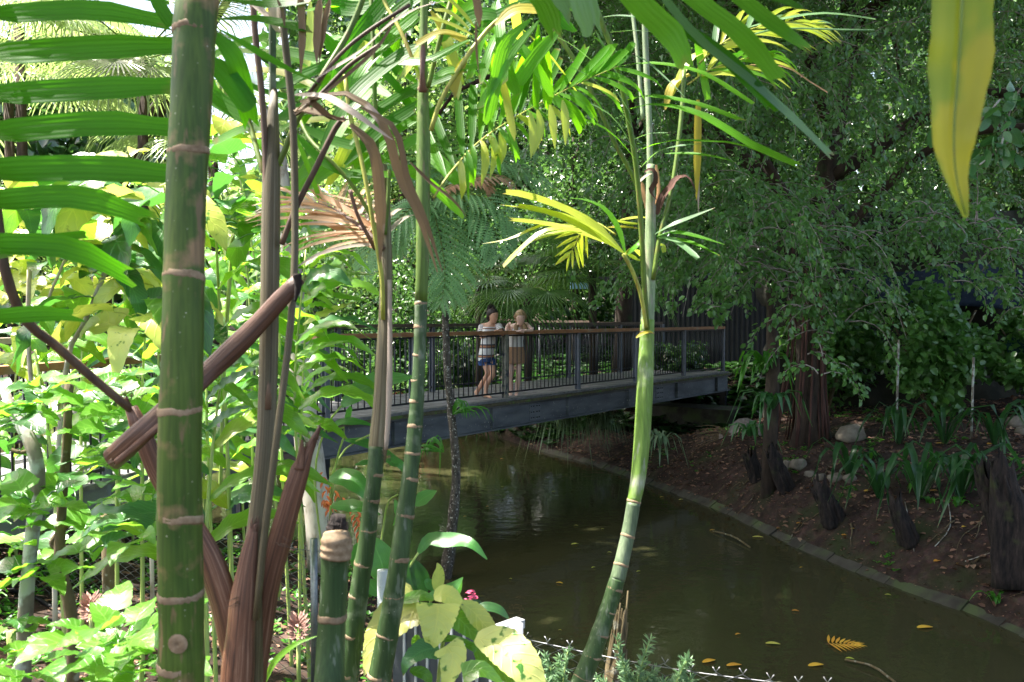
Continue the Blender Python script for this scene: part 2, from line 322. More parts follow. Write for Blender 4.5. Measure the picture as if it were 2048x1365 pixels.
def stemmat(name, c1, c2, lich=(.3, .33, .28), sc=3.0, lo=.6, hi=.75, specks=True):
    m, n, l, b = nt(name)
    tc = n.new('ShaderNodeTexCoord'); mp = n.new('ShaderNodeMapping'); mp.inputs['Scale'].default_value = (sc * 4, sc * 4, sc); l.new(tc.outputs['Object'], mp.inputs[0])
    a = n.new('ShaderNodeTexNoise'); a.inputs['Scale'].default_value = 2; a.inputs['Detail'].default_value = 5; l.new(mp.outputs[0], a.inputs[0])
    rp = ramp(n, [(.3, c1), (.68, c2)]); l.new(a.outputs[0], rp.inputs[0]); col = rp.outputs[0]
    a2 = n.new('ShaderNodeTexNoise'); a2.inputs['Scale'].default_value = 11; a2.inputs['Detail'].default_value = 6; l.new(tc.outputs['Object'], a2.inputs[0])
    mr = n.new('ShaderNodeMapRange'); l.new(a2.outputs[0], mr.inputs[0]); mr.inputs[1].default_value = lo; mr.inputs[2].default_value = hi
    mx = n.new('ShaderNodeMixRGB'); l.new(mr.outputs[0], mx.inputs[0]); l.new(col, mx.inputs[1]); mx.inputs[2].default_value = (*lich, 1); col = mx.outputs[0]
    if specks:
        v = n.new('ShaderNodeTexVoronoi'); v.inputs['Scale'].default_value = 70; l.new(tc.outputs['Object'], v.inputs[0])
        mr = n.new('ShaderNodeMapRange'); l.new(v.outputs['Distance'], mr.inputs[0]); mr.inputs[1].default_value = .13; mr.inputs[2].default_value = .06
        n3 = n.new('ShaderNodeTexNoise'); n3.inputs['Scale'].default_value = 25; l.new(tc.outputs['Object'], n3.inputs[0])
        mr3 = n.new('ShaderNodeMapRange'); l.new(n3.outputs[0], mr3.inputs[0]); mr3.inputs[1].default_value = .5; mr3.inputs[2].default_value = .62
        mu = n.new('ShaderNodeMath'); mu.operation = 'MULTIPLY'; l.new(mr.outputs[0], mu.inputs[0]); l.new(mr3.outputs[0], mu.inputs[1])
        mx = n.new('ShaderNodeMixRGB'); l.new(mu.outputs[0], mx.inputs[0]); l.new(col, mx.inputs[1]); mx.inputs[2].default_value = (.5, .5, .4, 1); col = mx.outputs[0]
    l.new(col, b.inputs['Base Color']); n6 = n.new('ShaderNodeTexNoise'); n6.inputs['Scale'].default_value = 1; n6.inputs['Detail'].default_value = 4; mp6 = n.new('ShaderNodeMapping'); mp6.inputs['Scale'].default_value = (150, 150, 5); l.new(tc.outputs['Object'], mp6.inputs[0]); l.new(mp6.outputs[0], n6.inputs[0])
    r6 = ramp(n, [(.35, (.72, .72, .68)), (.65, (1.22, 1.2, 1.1))]); l.new(n6.outputs[0], r6.inputs[0]); m6 = n.new('ShaderNodeMixRGB'); m6.blend_type = 'MULTIPLY'; m6.inputs[0].default_value = .8; l.new(col, m6.inputs[1]); l.new(r6.outputs[0], m6.inputs[2]); col = m6.outputs[0]
    n5 = n.new('ShaderNodeTexNoise'); n5.inputs['Scale'].default_value = 34; n5.inputs['Detail'].default_value = 4; mp5 = n.new('ShaderNodeMapping'); mp5.inputs['Scale'].default_value = (1.6, 1.6, .35); l.new(tc.outputs['Object'], mp5.inputs[0]); l.new(mp5.outputs[0], n5.inputs[0])
    r5 = n.new('ShaderNodeMapRange'); l.new(n5.outputs[0], r5.inputs[0]); r5.inputs[1].default_value = .60; r5.inputs[2].default_value = .68; r5.inputs[4].default_value = .75
    m5 = n.new('ShaderNodeMixRGB'); l.new(r5.outputs[0], m5.inputs[0]); l.new(col, m5.inputs[1]); m5.inputs[2].default_value = (*[x * .8 for x in lich], 1); col = m5.outputs[0]; l.new(col, b.inputs['Base Color'])
    b.inputs['Roughness'].default_value = .5; b.inputs['Specular IOR Level'].default_value = .28
    bp = n.new('ShaderNodeBump'); bp.inputs['Strength'].default_value = .25; bp.inputs['Distance'].default_value = .003; l.new(a2.outputs[0], bp.inputs['Height']); l.new(bp.outputs[0], b.inputs['Normal'])
    return m
M['stem_olive'] = stemmat('palm_stem_olive', (.035, .08, .012), (.085, .135, .022), (.26, .17, .09), 2.2, .56, .68)
M['stem_dark'] = stemmat('palm_stem_dark_green', (.024, .055, .018), (.055, .098, .036), (.20, .24, .17), 3, .54, .74)
M['stem_lime'] = stemmat('palm_stem_lime', (.10, .19, .03), (.17, .27, .06), (.33, .36, .26), 3, .56, .75, specks=False)
M['stem_mid'] = stemmat('palm_stem_mid_green', (.07, .13, .022), (.12, .2, .04), (.22, .2, .1), 3, .56, .75)
M['stem_bloom'] = stemmat('palm_stem_waxy_bloom', (.06, .10, .05), (.14, .185, .115), (.2, .24, .17), 3, .5, .7)
M['stem_pale'] = stemmat('palm_stem_silver_green', (.16, .22, .12), (.25, .32, .2), (.33, .3, .24), 3, .55, .75)
M['cane'] = stemmat('ginger_cane', (.24, .36, .08), (.4, .48, .17), (.45, .46, .3), 3, .6, .8, specks=False)
M['ring'] = noisemat('leaf_scar_ring', [(.3, (.17, .11, .06)), (.7, (.34, .25, .16))], (60, 60, 60), .8, .5, dist=.003)
M['petiole'] = stemmat('petiole', (.07, .13, .02), (.15, .22, .04), (.2, .15, .05), 2, .6, .8, specks=False)
M['petiole_y'] = stemmat('petiole_yellow', (.3, .33, .05), (.4, .4, .1), (.3, .2, .05), 2, .6, .8, specks=False)
M['sheath'] = noisemat('brown_sheath', [(.3, (.022, .012, .009)), (.48, (.11, .045, .024)), (.58, (.15, .07, .04)), (.72, (.30, .18, .12))], (34, 2.2, 1), .45, .8, dist=.004, spec=.5, coord='UV')
M['sheath_grey'] = noisemat('grey_sheath', [(.3, (.035, .024, .012)), (.45, (.10, .078, .035)), (.6, (.18, .155, .09)), (.75, (.34, .33, .25))], (30, 1.6, 1), .5, .7, dist=.004, coord='UV')
M['stalk'] = noisemat('dead_stalk', [(.3, (.05, .028, .022)), (.7, (.16, .10, .06))], (30, 30, 4), .6, .3)
M['bark_grey'] = noisemat('lichen_bark', [(.3, (.11, .085, .06)), (.6, (.24, .21, .17))], (14, 14, 6), .9, .6, dist=.01, layer=((.42, .44, .40), 9, .48, .56))
M['bark_brown'] = noisemat('brown_bark', [(.3, (.06, .045, .02)), (.7, (.17, .13, .07))], (24, 24, 7), .9, .6, dist=.008, layer=((.26, .25, .2), 16, .6, .66))
M['bark_pale'] = noisemat('pale_bark', [(.3, (.25, .2, .15)), (.5, (.55, .5, .44)), (.8, (.68, .64, .58))], (12, 12, 5), .85, .4, dist=.006, layer=((.16, .14, .05), 5, .62, .8))
M['bark_dark'] = noisemat('dark_bark', [(.3, (.02, .015, .012)), (.7, (.08, .055, .04))], (10, 10, 3), .95, .8, dist=.03, layer=((.04, .06, .02), 3, .58, .7))
M['bark_red'] = noisemat('red_fibrous_root', [(.3, (.035, .016, .013)), (.7, (.13, .06, .045))], (30, 30, 3), .9, .6)
M['twig_pale'] = noisemat('pale_twig', [(.3, (.16, .13, .11)), (.7, (.34, .30, .26))], (20, 20, 20), .8, .2)
M['fern_trunk'] = noisemat('speckled_trunk', [(.35, (.03, .026, .022)), (.62, (.13, .11, .09))], (26, 26, 14), .95, .9, dist=.02, layer=((.5, .48, .44), 40, .60, .64))
M['char'] = noisemat('rotten_wood', [(.35, (.005, .004, .004)), (.6, (.03, .021, .018)), (.8, (.09, .065, .05))], (26, 26, 5), .95, 1.0, dist=.03, layer=((.05, .06, .02), 4, .6, .75))
M['steel'] = noisemat('painted_blue_grey_steel', [(.3, (.09, .105, .135)), (.7, (.14, .16, .20))], (8, 8, 8), .45, .12, dist=.003, layer=((.18, .19, .2), 30, .68, .72), spec=.5)
M['steel_dk'] = noisemat('dark_steel', [(.3, (.012, .014, .02)), (.7, (.028, .032, .042))], (8, 8, 8), .4, .1, dist=.002)
M['beam'] = noisemat('beam_paint', [(.3, (.07, .078, .092)), (.5, (.13, .142, .165)), (.75, (.21, .22, .235))], (1.2, 1.2, 5), .55, .3, dist=.004, layer=((.36, .35, .32), 22, .655, .70))
M['post_lich'] = noisemat('weathered_post', [(.3, (.16, .16, .13)), (.7, (.33, .32, .27))], (20, 20, 14), .85, .5, dist=.004, layer=((.06, .07, .09), 9, .56, .62))
M['rail'] = noisemat('orange_oiled_rail', [(.3, (.3, .12, .055)), (.7, (.5, .25, .12))], (6, 6, 20), .5, .2, dist=.003, layer=((.33, .27, .2), 5, .58, .75))
M['rail_dk'] = noisemat('weathered_brown_rail', [(.3, (.05, .035, .028)), (.7, (.14, .10, .075))], (6, 6, 20), .6, .3, dist=.003)
M['rail_pale'] = noisemat('sun_bleached_rail', [(.3, (.35, .27, .2)), (.7, (.55, .46, .36))], (6, 6, 20), .6, .3, dist=.003)
M['board'] = noisemat('grey_deck_board', [(.3, (.11, .11, .115)), (.7, (.25, .245, .25))], (9, 9, 9), .7, .4, dist=.004)
M['board_edge'] = noisemat('mossy_board_edge', [(.3, (.05, .04, .03)), (.7, (.12, .11, .06))], (14, 14, 14), .85, .5, layer=((.08, .14, .03), 10, .55, .65))
M['conc'] = noisemat('old_concrete', [(.3, (.025, .022, .016)), (.7, (.07, .064, .05))], (5, 5, 5), .9, .5, layer=((.06, .08, .03), 2.5, .5, .65))
M['rock'] = noisemat('brown_rock', [(.3, (.12, .10, .075)), (.7, (.28, .24, .19))], (8, 8, 8), .85, .6, dist=.015, layer=((.06, .07, .03), 4, .56, .7))
M['galv'] = noisemat('galvanised_wire', [(.3, (.16, .165, .18)), (.7, (.28, .29, .31))], (30, 30, 30), .4, .1, metal=.7)
M['alu'] = noisemat('white_grey_metal', [(.3, (.42, .43, .46)), (.7, (.6, .61, .64))], (8, 8, 8), .4, .08, layer=((.3, .3, .3), 12, .62, .7))
M['slate'] = noisemat('slate_panel', [(.3, (.045, .05, .06)), (.7, (.075, .08, .095))], (8, 8, 8), .5, .08)
M['hose'] = flat('black_hose', (.02, .021, .024), .45)
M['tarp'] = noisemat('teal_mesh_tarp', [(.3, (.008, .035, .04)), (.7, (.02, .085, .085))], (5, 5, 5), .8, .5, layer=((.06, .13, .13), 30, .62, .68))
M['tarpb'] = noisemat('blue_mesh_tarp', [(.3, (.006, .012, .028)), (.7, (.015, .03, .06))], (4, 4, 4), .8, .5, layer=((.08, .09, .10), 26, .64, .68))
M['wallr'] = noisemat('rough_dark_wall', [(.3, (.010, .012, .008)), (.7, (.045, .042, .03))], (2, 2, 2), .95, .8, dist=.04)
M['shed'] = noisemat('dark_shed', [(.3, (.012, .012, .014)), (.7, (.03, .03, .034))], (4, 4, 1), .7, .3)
M['skyblue'] = flat('pale_blue_sheet', (.3, .52, .68), .6)
M['skin1'] = noisemat('skin_brown', [(.3, (.48, .26, .165)), (.7, (.56, .32, .21))], (14, 14, 14), .5, .05, dist=.002)
M['skin2'] = noisemat('skin_fair', [(.3, (.68, .45, .36)), (.7, (.76, .52, .43))], (14, 14, 14), .5, .05, dist=.002)
M['hair1'] = noisemat('dark_hair', [(.3, (.012, .008, .007)), (.7, (.05, .03, .025))], (60, 60, 12), .5, .8, dist=.01)
M['hair2'] = noisemat('blonde_hair', [(.3, (.13, .08, .035)), (.7, (.5, .34, .17))], (70, 70, 10), .5, .8, dist=.01)
M['denim'] = flat('blue_denim', (.02, .06, .18), .85)
M['white'] = flat('white_cloth', (.78, .77, .76), .85)
M['tan'] = flat('tan_skirt', (.42, .25, .15), .85)
M['lip'] = flat('lips', (.38, .12, .1), .4)
M['eye'] = flat('eye_dark', (.02, .015, .015), .3)
M['pink'] = flat('pink_flower', (.8, .12, .25), .5)
M['redfl'] = flat('red_orange_flower', (.75, .16, .07), .5)
M['cone'] = noisemat('ginger_cone', [(.3, (.2, .09, .07)), (.7, (.5, .3, .25))], (40, 40, 40), .6, .3)
M['yelball'] = flat('yellow_fruit', (.6, .5, .1), .5)
M['deadpod'] = noisemat('fallen_spathe', [(.3, (.14, .11, .09)), (.7, (.33, .27, .23))], (30, 30, 30), .7, .4)
# striped top
m, n, l, b = nt('striped_top'); tc = n.new('ShaderNodeTexCoord'); sp = n.new('ShaderNodeSeparateXYZ'); l.new(tc.outputs['UV'], sp.inputs[0])
mu = n.new('ShaderNodeMath'); mu.operation = 'MULTIPLY'; l.new(sp.outputs[1], mu.inputs[0]); mu.inputs[1].default_value = 4.5
fr = n.new('ShaderNodeMath'); fr.operation = 'FRACT'; l.new(mu.outputs[0], fr.inputs[0])
rp = ramp(n, [(0, (.75, .74, .72)), (.42, (.02, .025, .06)), (.52, (.42, .2, .1)), (.7, (.02, .025, .06)), (.78, (.75, .74, .72))]); rp.color_ramp.interpolation = 'CONSTANT'
l.new(fr.outputs[0], rp.inputs[0]); l.new(rp.outputs[0], b.inputs['Base Color']); b.inputs['Roughness'].default_value = .85; M['stripe'] = m
# soil
m, n, l, b = nt('soil'); tc = n.new('ShaderNodeTexCoord')
n1 = n.new('ShaderNodeTexNoise'); n1.inputs['Scale'].default_value = 5; n1.inputs['Detail'].default_value = 10; n1.inputs['Roughness'].default_value = .7; l.new(tc.outputs['Object'], n1.inputs[0])
v1 = n.new('ShaderNodeTexVoronoi'); v1.inputs['Scale'].default_value = 22; l.new(tc.outputs['Object'], v1.inputs[0])
rp = ramp(n, [(.3, (.013, .009, .007)), (.52, (.042, .027, .021)), (.7, (.095, .062, .048))]); l.new(n1.outputs[0], rp.inputs[0])
hs = n.new('ShaderNodeMixRGB'); hs.blend_type = 'OVERLAY'; hs.inputs[0].default_value = .5; l.new(rp.outputs[0], hs.inputs[1]); l.new(v1.outputs['Color'], hs.inputs[2])
n2 = n.new('ShaderNodeTexNoise'); n2.inputs['Scale'].default_value = 1.3; n2.inputs['Detail'].default_value = 6; l.new(tc.outputs['Object'], n2.inputs[0])
mr = n.new('ShaderNodeMapRange'); l.new(n2.outputs[0], mr.inputs[0]); mr.inputs[1].default_value = .56; mr.inputs[2].default_value = .7
bw = n.new('ShaderNodeRGBToBW'); l.new(hs.outputs[0], bw.inputs[0]); ms = n.new('ShaderNodeMixRGB'); ms.inputs[0].default_value = .75; l.new(hs.outputs[0], ms.inputs[1]); l.new(rp.outputs[0], ms.inputs[2])
mx = n.new('ShaderNodeMixRGB'); l.new(mr.outputs[0], mx.inputs[0]); l.new(ms.outputs[0], mx.inputs[1]); mx.inputs[2].default_value = (.03, .04, .015, 1)
l.new(mx.outputs[0], b.inputs['Base Color']); b.inputs['Roughness'].default_value = .95; b.inputs['Specular IOR Level'].default_value = .2
bp = n.new('ShaderNodeBump'); bp.inputs['Strength'].default_value = .9; bp.inputs['Distance'].default_value = .04; l.new(n1.outputs[0], bp.inputs['Height']); l.new(bp.outputs[0], b.inputs['Normal']); M['soil'] = m
# water
m, n, l, b = nt('pond_water'); tc = n.new('ShaderNodeTexCoord')
mp = n.new('ShaderNodeMapping'); mp.inputs['Scale'].default_value = (1, 1, 1); l.new(tc.outputs['Object'], mp.inputs[0])
n1 = n.new('ShaderNodeTexNoise'); n1.inputs['Scale'].default_value = .35; l.new(mp.outputs[0], n1.inputs[0])
rp = ramp(n, [(.3, (.034, .035, .015)), (.7, (.048, .047, .021))]); l.new(n1.outputs[0], rp.inputs[0]); l.new(rp.outputs[0], b.inputs['Base Color'])
b.inputs['Roughness'].default_value = .06; b.inputs['IOR'].default_value = 1.33
n2 = n.new('ShaderNodeTexNoise'); n2.inputs['Scale'].default_value = 5; n2.inputs['Detail'].default_value = 3; l.new(tc.outputs['Object'], n2.inputs[0])
n3 = n.new('ShaderNodeTexNoise'); n3.inputs['Scale'].default_value = .5; l.new(tc.outputs['Object'], n3.inputs[0])
mr = n.new('ShaderNodeMapRange'); l.new(n3.outputs[0], mr.inputs[0]); mr.inputs[1].default_value = .4; mr.inputs[2].default_value = .65; mr.inputs[3].default_value = .08; mr.inputs[4].default_value = .5
bp = n.new('ShaderNodeBump'); l.new(mr.outputs[0], bp.inputs['Strength']); bp.inputs['Distance'].default_value = .02; l.new(n2.outputs[0], bp.inputs['Height']); l.new(bp.outputs[0], b.inputs['Normal']); M['water'] = m
# ------------------------------------------------------------------ terrain
SHORE = [(5.9, 5.6), (5.3, 7.4), (5.06, 8.4), (4.9, 9.05), (4.5, 9.9), (3.95, 11.6), (3.4, 13.9), (2.6, 16.1), (1.75, 18.2), (.7, 20.0), (-.5, 22.6),
         (-2.2, 25), (-5, 28), (-9, 29.5), (-15, 28), (-19, 22), (-15, 14.5), (-8, 12.4), (-5, 11.6), (-3.6, 10.9), (-2.5, 10.5), (-1.7, 9.9), (-1.2, 8.9), (-.9, 7.4),
         (-.2, 6.1), (1, 5.3), (3, 4.9), (5, 4.8)]
def sdist(X, Y):
    P = np.array(SHORE); Q = np.roll(P, -1, 0); d = np.full(X.shape, 1e9); ins = np.zeros(X.shape, bool)
    for (x1, y1), (x2, y2) in zip(P, Q):
        vx, vy = x2 - x1, y2 - y1; t = np.clip(((X - x1) * vx + (Y - y1) * vy) / (vx * vx + vy * vy), 0, 1)
        d = np.minimum(d, np.hypot(X - x1 - t * vx, Y - y1 - t * vy))
        c = ((y1 > Y) != (y2 > Y)) & (X < (x2 - x1) * (Y - y1) / (y2 - y1 + 1e-12) + x1); ins ^= c
    return np.where(ins, -d, d)
def fbm(X, Y, s, seed=0):
    g = np.random.default_rng(seed); out = 0
    for o in range(4):
        a, b_, c, d_ = g.random(4) * 6; f = s * 1.9 ** o
        out = out + (np.sin(X * f * 1.1 + a + 1.3 * np.sin(Y * f * .7 + b_)) * np.cos(Y * f + c + 1.1 * np.sin(X * f * .8 + d_))) / 1.7 ** o
    return out * .5
def hgt(X, Y):
    X = np.asarray(X, float); Y = np.asarray(Y, float); d = sdist(X, Y)
    near = 1 / (1 + np.exp(-(9.5 - Y - X * .5) * 1.2)) * (1 / (1 + np.exp((X - 4.5) * 2)))
    land = (1.30 * (1 - near) + (1.02 + .5 * np.exp(-np.maximum(Y, 0) / 1.8)) * near) * (1 - np.exp(-np.maximum(d, 0) / (1.15 * (1 - near) + .75 * near))) + .06 * np.clip(d - 1, 0, 40)
    land = land + .05 * fbm(X, Y, 1.8, 3) * np.clip(d * 1.2, 0, 1) + .018 * fbm(X, Y, 7, 5) * np.clip(d * 3, 0, 1)
    land = land + np.clip(d - 30, 0, 400) * .03
    dip = np.exp(-((X - 4.3) ** 2 + (Y - 20.3) ** 2) / 6.5)
    land = np.maximum(land - 1.0 * dip, np.minimum(land, .12 + .0 * dip))
    return np.where(d > 0, land, np.maximum(d * .6, -.9))
def H(x, y): return float(hgt(np.array([x]), np.array([y]))[0])
def axis(a, b, c, d_, fine, far):
    m_ = np.arange(b, c, fine); l_ = b - np.geomspace(fine, b - a, 28)[::-1]; r_ = c + np.geomspace(fine, d_ - c, 28) - fine + fine
    return np.concatenate([l_, m_, r_])
gx = axis(-400, -6.5, 10, 400, .11, 0); gy = axis(-60, 1.5, 24, 500, .13, 0)
X, Y = np.meshgrid(gx, gy); Z = hgt(X, Y)
V = np.stack([X, Y, Z], -1).reshape(-1, 3); ny, nx = X.shape
i, j = np.meshgrid(np.arange(ny - 1), np.arange(nx - 1), indexing='ij')
F = np.stack([i * nx + j, i * nx + j + 1, (i + 1) * nx + j + 1, (i + 1) * nx + j], -1).reshape(-1, 4)
tag(mk('ground', V, F, M['soil'], org=Vector((0, 0, 0))), kind='structure')
# water sheet
V = [(x, y, 0) for x, y in SHORE]; c = np.mean(SHORE, 0)
big = [(x + (x - c[0]) * .06, y + (y - c[1]) * .03, 0) for x, y in SHORE]
tag(mk('pond_water', big, [tuple(range(len(big)))], M['water'], org=Vector((0, 0, 0)), smooth=False), kind='structure')
# concrete edging along the right bank
edge = thing('pond_edge', (4, 10, 0), kind='structure')
Pe = crv([(x, y, 0) for x, y in SHORE[:10]], 60)
for q in range(1, 59):
    a, b_ = Pe[q], Pe[q + 1]; t = (b_ - a); L = np.linalg.norm(t); t = t / L; s = np.array([t[1], -t[0], 0])
    cc = (a + b_) / 2 + s * random.uniform(.0, .012); cc[2] = -.018 + random.uniform(-.022, .016)
    s2 = s * math.cos(.6) + np.array([0, 0, 1]) * math.sin(.6); u2 = np.cross(t, s2)
    box('block', cc + np.array([0, 0, .005]), t * L * .4995, s2 * .10, u2 * .05, M['conc'], edge)

# ------------------------------------------------------------------ the footbridge
BD = Vector((.603, .798, 0)).normalized(); BN = Vector((-BD.y, BD.x, 0)); B0 = Vector((-.2, 14.2, 0)); ZD = 1.8; BW = 1.75
def bp(t, w, z): return B0 + BD * t + BN * w + Vector((0, 0, z))
T0, T1 = -3.95, 9.35
U = Vector((0, 0, 1))
br = thing('footbridge', bp(2.7, BW / 2, ZD), 'long dark steel footbridge with an orange timber handrail crossing the pond', 'footbridge')
nb = int((T1 - T0) / .145)
bv, bf = box_geo((0, 0, 0), BD * .0685, BN * (BW / 2 + .16), U * .02)
first = None
for q in range(nb):
    p = bp(T0 + .0725 + q * .145, BW / 2, ZD - .02 + random.uniform(-.003, .003)) - ORG[br.name]
    if first is None:
        first = mk('board', np.array(bv) + np.array(ORG[br.name]), bf, M['board'], br, smooth=False); first.location = p
    else:
        o = first.copy(); C.objects.link(o); o.parent = br; o.location = p; o.rotation_euler = (0, 0, random.uniform(-.002, .002))
# edge fascia and I-beams (front and back)
def ibeam(t0, t1, w, z1, h, name='beam'):
    c = bp((t0 + t1) / 2, w, 0); L = (t1 - t0) / 2
    g = [box_geo(c + U * (z1 - .012), BD * L, BN * .075, U * .012), box_geo(c + U * (z1 - h + .012), BD * L, BN * .085, U * .012),
         box_geo(c + U * (z1 - h / 2), BD * (L - .002), BN * .008, U * (h / 2 - .026))]
    V, F = join_geo(g); return mk(name, V, F, M['beam'], br, smooth=False)
for w in (-.06, BW + .06):
    ibeam(T0, T1, w, ZD - .095, .40)
    box('edge_board', bp((T0 + T1) / 2, w - .015, ZD - .068), BD * ((T1 - T0) / 2 + .02), BN * .105, U * .024, M['board_edge'], br)
for w in (-.06, BW + .06):
    sg = -1 if w < 0 else 1
    for t in (-2.6, -.35, 1.9, 4.15, 6.4, 8.6): box('stiffener', bp(t, w + sg * .04, ZD - .295), BD * .006, BN * .032, U * .172, M['beam'], br)
    for t in (.9, 5.6):
        box('splice_plate', bp(t, w + sg * .014, ZD - .295), BD * .16, BN * .006, U * .14, M['beam'], br)
        for bx in (-.12, -.05, .05, .12):
            for bz in (-.1, 0, .1): tube('bolt', [bp(t + bx, w + sg * .019, ZD - .295 + bz), bp(t + bx, w + sg * .034, ZD - .295 + bz)], .012, M['steel_dk'], br, k=6)
posts_t = [-3.75, -2.1, .14, 2.4, 4.65, 6.95, 9.2]
def post(parent, p, h, mat, fl=True):
    g = [box_geo(p + U * (h / 2 - .03), BD * .006, BN * .04, U * (h / 2 + .03)), box_geo(p + U * (h / 2 - .03) + BN * .037, BD * .038, BN * .006, U * (h / 2 + .03)),
         box_geo(p + U * (h / 2 - .03) - BN * .037, BD * .038, BN * .006, U * (h / 2 + .03))]
    V, F = join_geo(g); return mk('post', V, F, mat, parent, smooth=False)
RF = 1.1; RB = 1.21
for k, t in enumerate(posts_t):
    post(br, bp(t, 0, ZD - (.09 if 1 else 0)), RF - .02 + .09, M['post_lich'] if k == 2 else M['steel'])
    post(br, bp(t + .1, BW, ZD - .09), RB - .03 + .09, M['steel'])
for w, hh in ((0, RF), (BW, RB)):
    for a, b_ in zip([T0] + posts_t[1:], posts_t[1:] + [T1]):
        if b_ - a < .3: continue
        mat = M['rail'] if w == 0 else M['rail_dk']
        box('handrail', bp((a + b_) / 2, w, ZD + hh - .0), BD * ((b_ - a) / 2 - .002), BN * .062, U * .03, mat, br)
        box('top_rail', bp((a + b_) / 2, w, ZD + hh - .05), BD * ((b_ - a) / 2 - .045), BN * .02, U * .012, M['steel_dk'], br)
        box('bottom_rail', bp((a + b_) / 2, w, ZD + .09), BD * ((b_ - a) / 2 - .045), BN * .016, U * .014, M['steel_dk'], br)
V0, F0, _ = tube_geo([(0, 0, .09), (0, 0, RF - .05)], .009, 6)
bm_ = mesh_of(V0, F0, M['steel_dk'], name='baluster'); V1, F1, _ = tube_geo([(0, 0, .09), (0, 0, RB - .05)], .009, 6); bm2 = mesh_of(V1, F1, M['steel_dk'], name='baluster')
for w, me in ((0, bm_), (BW, bm2)):
    for q in range(int((T1 - T0) / .118)):
        t = T0 + .06 + q * .118
        if min(abs(t - p) for p in posts_t) < .05: continue
        o = bpy.data.objects.new('baluster', me); C.objects.link(o); o.parent = br; o.location = bp(t, w, ZD) - ORG[br.name]
# end piers
for t, zz in ((T0 + .12, -.8), (T1 - .1, .3)):
    for w in (0, BW):
        box('pier_column', bp(t, w, (ZD - .5 + zz) / 2), BD * .07, BN * .07, U * ((ZD - .5 - zz) / 2), M['steel_dk'], br)
    box('pier_crossbeam', bp(t, BW / 2, ZD - .56), BD * .06, BN * (BW / 2 + .1), U * .06, M['steel_dk'], br)
tag(box('abutment', bp(T1 - .9, BW / 2 - .5, .45), BD * .5, BN * 1.1, U * .5, M['conc']), 'mossy concrete abutment block on the bank under the right end of the footbridge', 'abutment')

# boardwalk on the left that the bridge joins, running back towards the viewer
bw = thing('boardwalk', (-3.4, 8, ZD), 'boardwalk with timber rail half hidden by leaves, left end of the footbridge', 'boardwalk')
LD = Vector((-.20, -1, 0)).normalized(); LN = Vector((LD.y, -LD.x, 0)); L0 = bp(T0 - .05, 0, 0)
if LN.x > 0: LN = -LN
def lp(s, w, z): return L0 + LD * s + LN * w + U * z
LL = 8.0; first = None
lv, lf = box_geo((0, 0, 0), LD * .0685, LN * 1.0, U * .02)
for q in range(int(LL / .145)):
    p = lp(.0725 + q * .145, .95, ZD - .02 - .0) - ORG[bw.name]
    if first is None: first = mk('board', np.array(lv) + np.array(ORG[bw.name]), lf, M['board'], bw, smooth=False); first.location = p
    else: o = first.copy(); C.objects.link(o); o.parent = bw; o.location = p
for w, mat in ((0, M['rail']), (1.9, M['rail_pale'])):
    hh = RF - (.12 if w == 0 else -.02)
    for k in range(4):
        box('handrail', lp(k * 2 + 1, w, ZD + hh), LD * .998, LN * .062, U * .03, mat, bw)
        box('bottom_rail', lp(k * 2 + 1, w, ZD + .09), LD * .96, LN * .016, U * .014, M['steel_dk'], bw)
        tube('post', [lp(k * 2 + 2, w, .2), lp(k * 2 + 2, w, ZD + hh - .03)], .05, M['steel'] if w == 0 else M['bark_pale'], bw)
    box('joist', lp(LL / 2, w, ZD - .14), LD * LL / 2, LN * .03, U * .1, M['beam'], bw)
    for q in range(int(LL / .118)):
        o = bpy.data.objects.new('baluster', bm_); C.objects.link(o); o.parent = bw; o.location = lp(.06 + q * .118, w, ZD - (.12 if w == 0 else 0) + (0.0)) - ORG[bw.name]
# ramp/fence that turns off behind the right end of the bridge
rf = thing('ramp_fence', bp(T1 + .2, BW, ZD), 'dark metal railing of the shaded ramp beyond the right end of the footbridge', 'railing')
E0 = bp(T1 + .1, BW + .1, 0); ED = Vector((-.72, .69, 0)).normalized()
for k in range(3):
    box('rail', E0 + ED * (k * 2.2 + 1.1) + U * (ZD + 1.2 + .04 * k), ED * 1.09, Vector((ED.y, -ED.x, 0)) * .05, U * .03, M['rail_dk'], rf)
    tube('post', [E0 + ED * (k * 2.2 + 2.2) + U * .8, E0 + ED * (k * 2.2 + 2.2) + U * (ZD + 1.2)], .045, M['steel_dk'], rf, k=6)
for q in range(54):
    o = bpy.data.objects.new('baluster', bm2); C.objects.link(o); o.parent = rf; o.location = E0 + ED * (.1 + q * .12) + U * (ZD + .0) - ORG[rf.name]
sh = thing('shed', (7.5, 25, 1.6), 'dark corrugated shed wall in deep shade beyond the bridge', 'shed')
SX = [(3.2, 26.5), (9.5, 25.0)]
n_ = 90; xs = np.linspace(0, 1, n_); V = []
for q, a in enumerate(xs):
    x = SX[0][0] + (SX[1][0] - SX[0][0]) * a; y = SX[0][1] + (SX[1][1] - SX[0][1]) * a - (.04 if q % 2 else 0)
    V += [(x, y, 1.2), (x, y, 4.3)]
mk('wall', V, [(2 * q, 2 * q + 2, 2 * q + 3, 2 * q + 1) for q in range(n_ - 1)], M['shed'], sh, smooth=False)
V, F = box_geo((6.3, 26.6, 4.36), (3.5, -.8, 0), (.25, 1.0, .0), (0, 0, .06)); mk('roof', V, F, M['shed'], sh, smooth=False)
box('back_wall', (6.6, 27.4, 2.7), (3.1, -.7, 0), (.02, .08, 0), (0, 0, 1.6), M['shed'], sh)

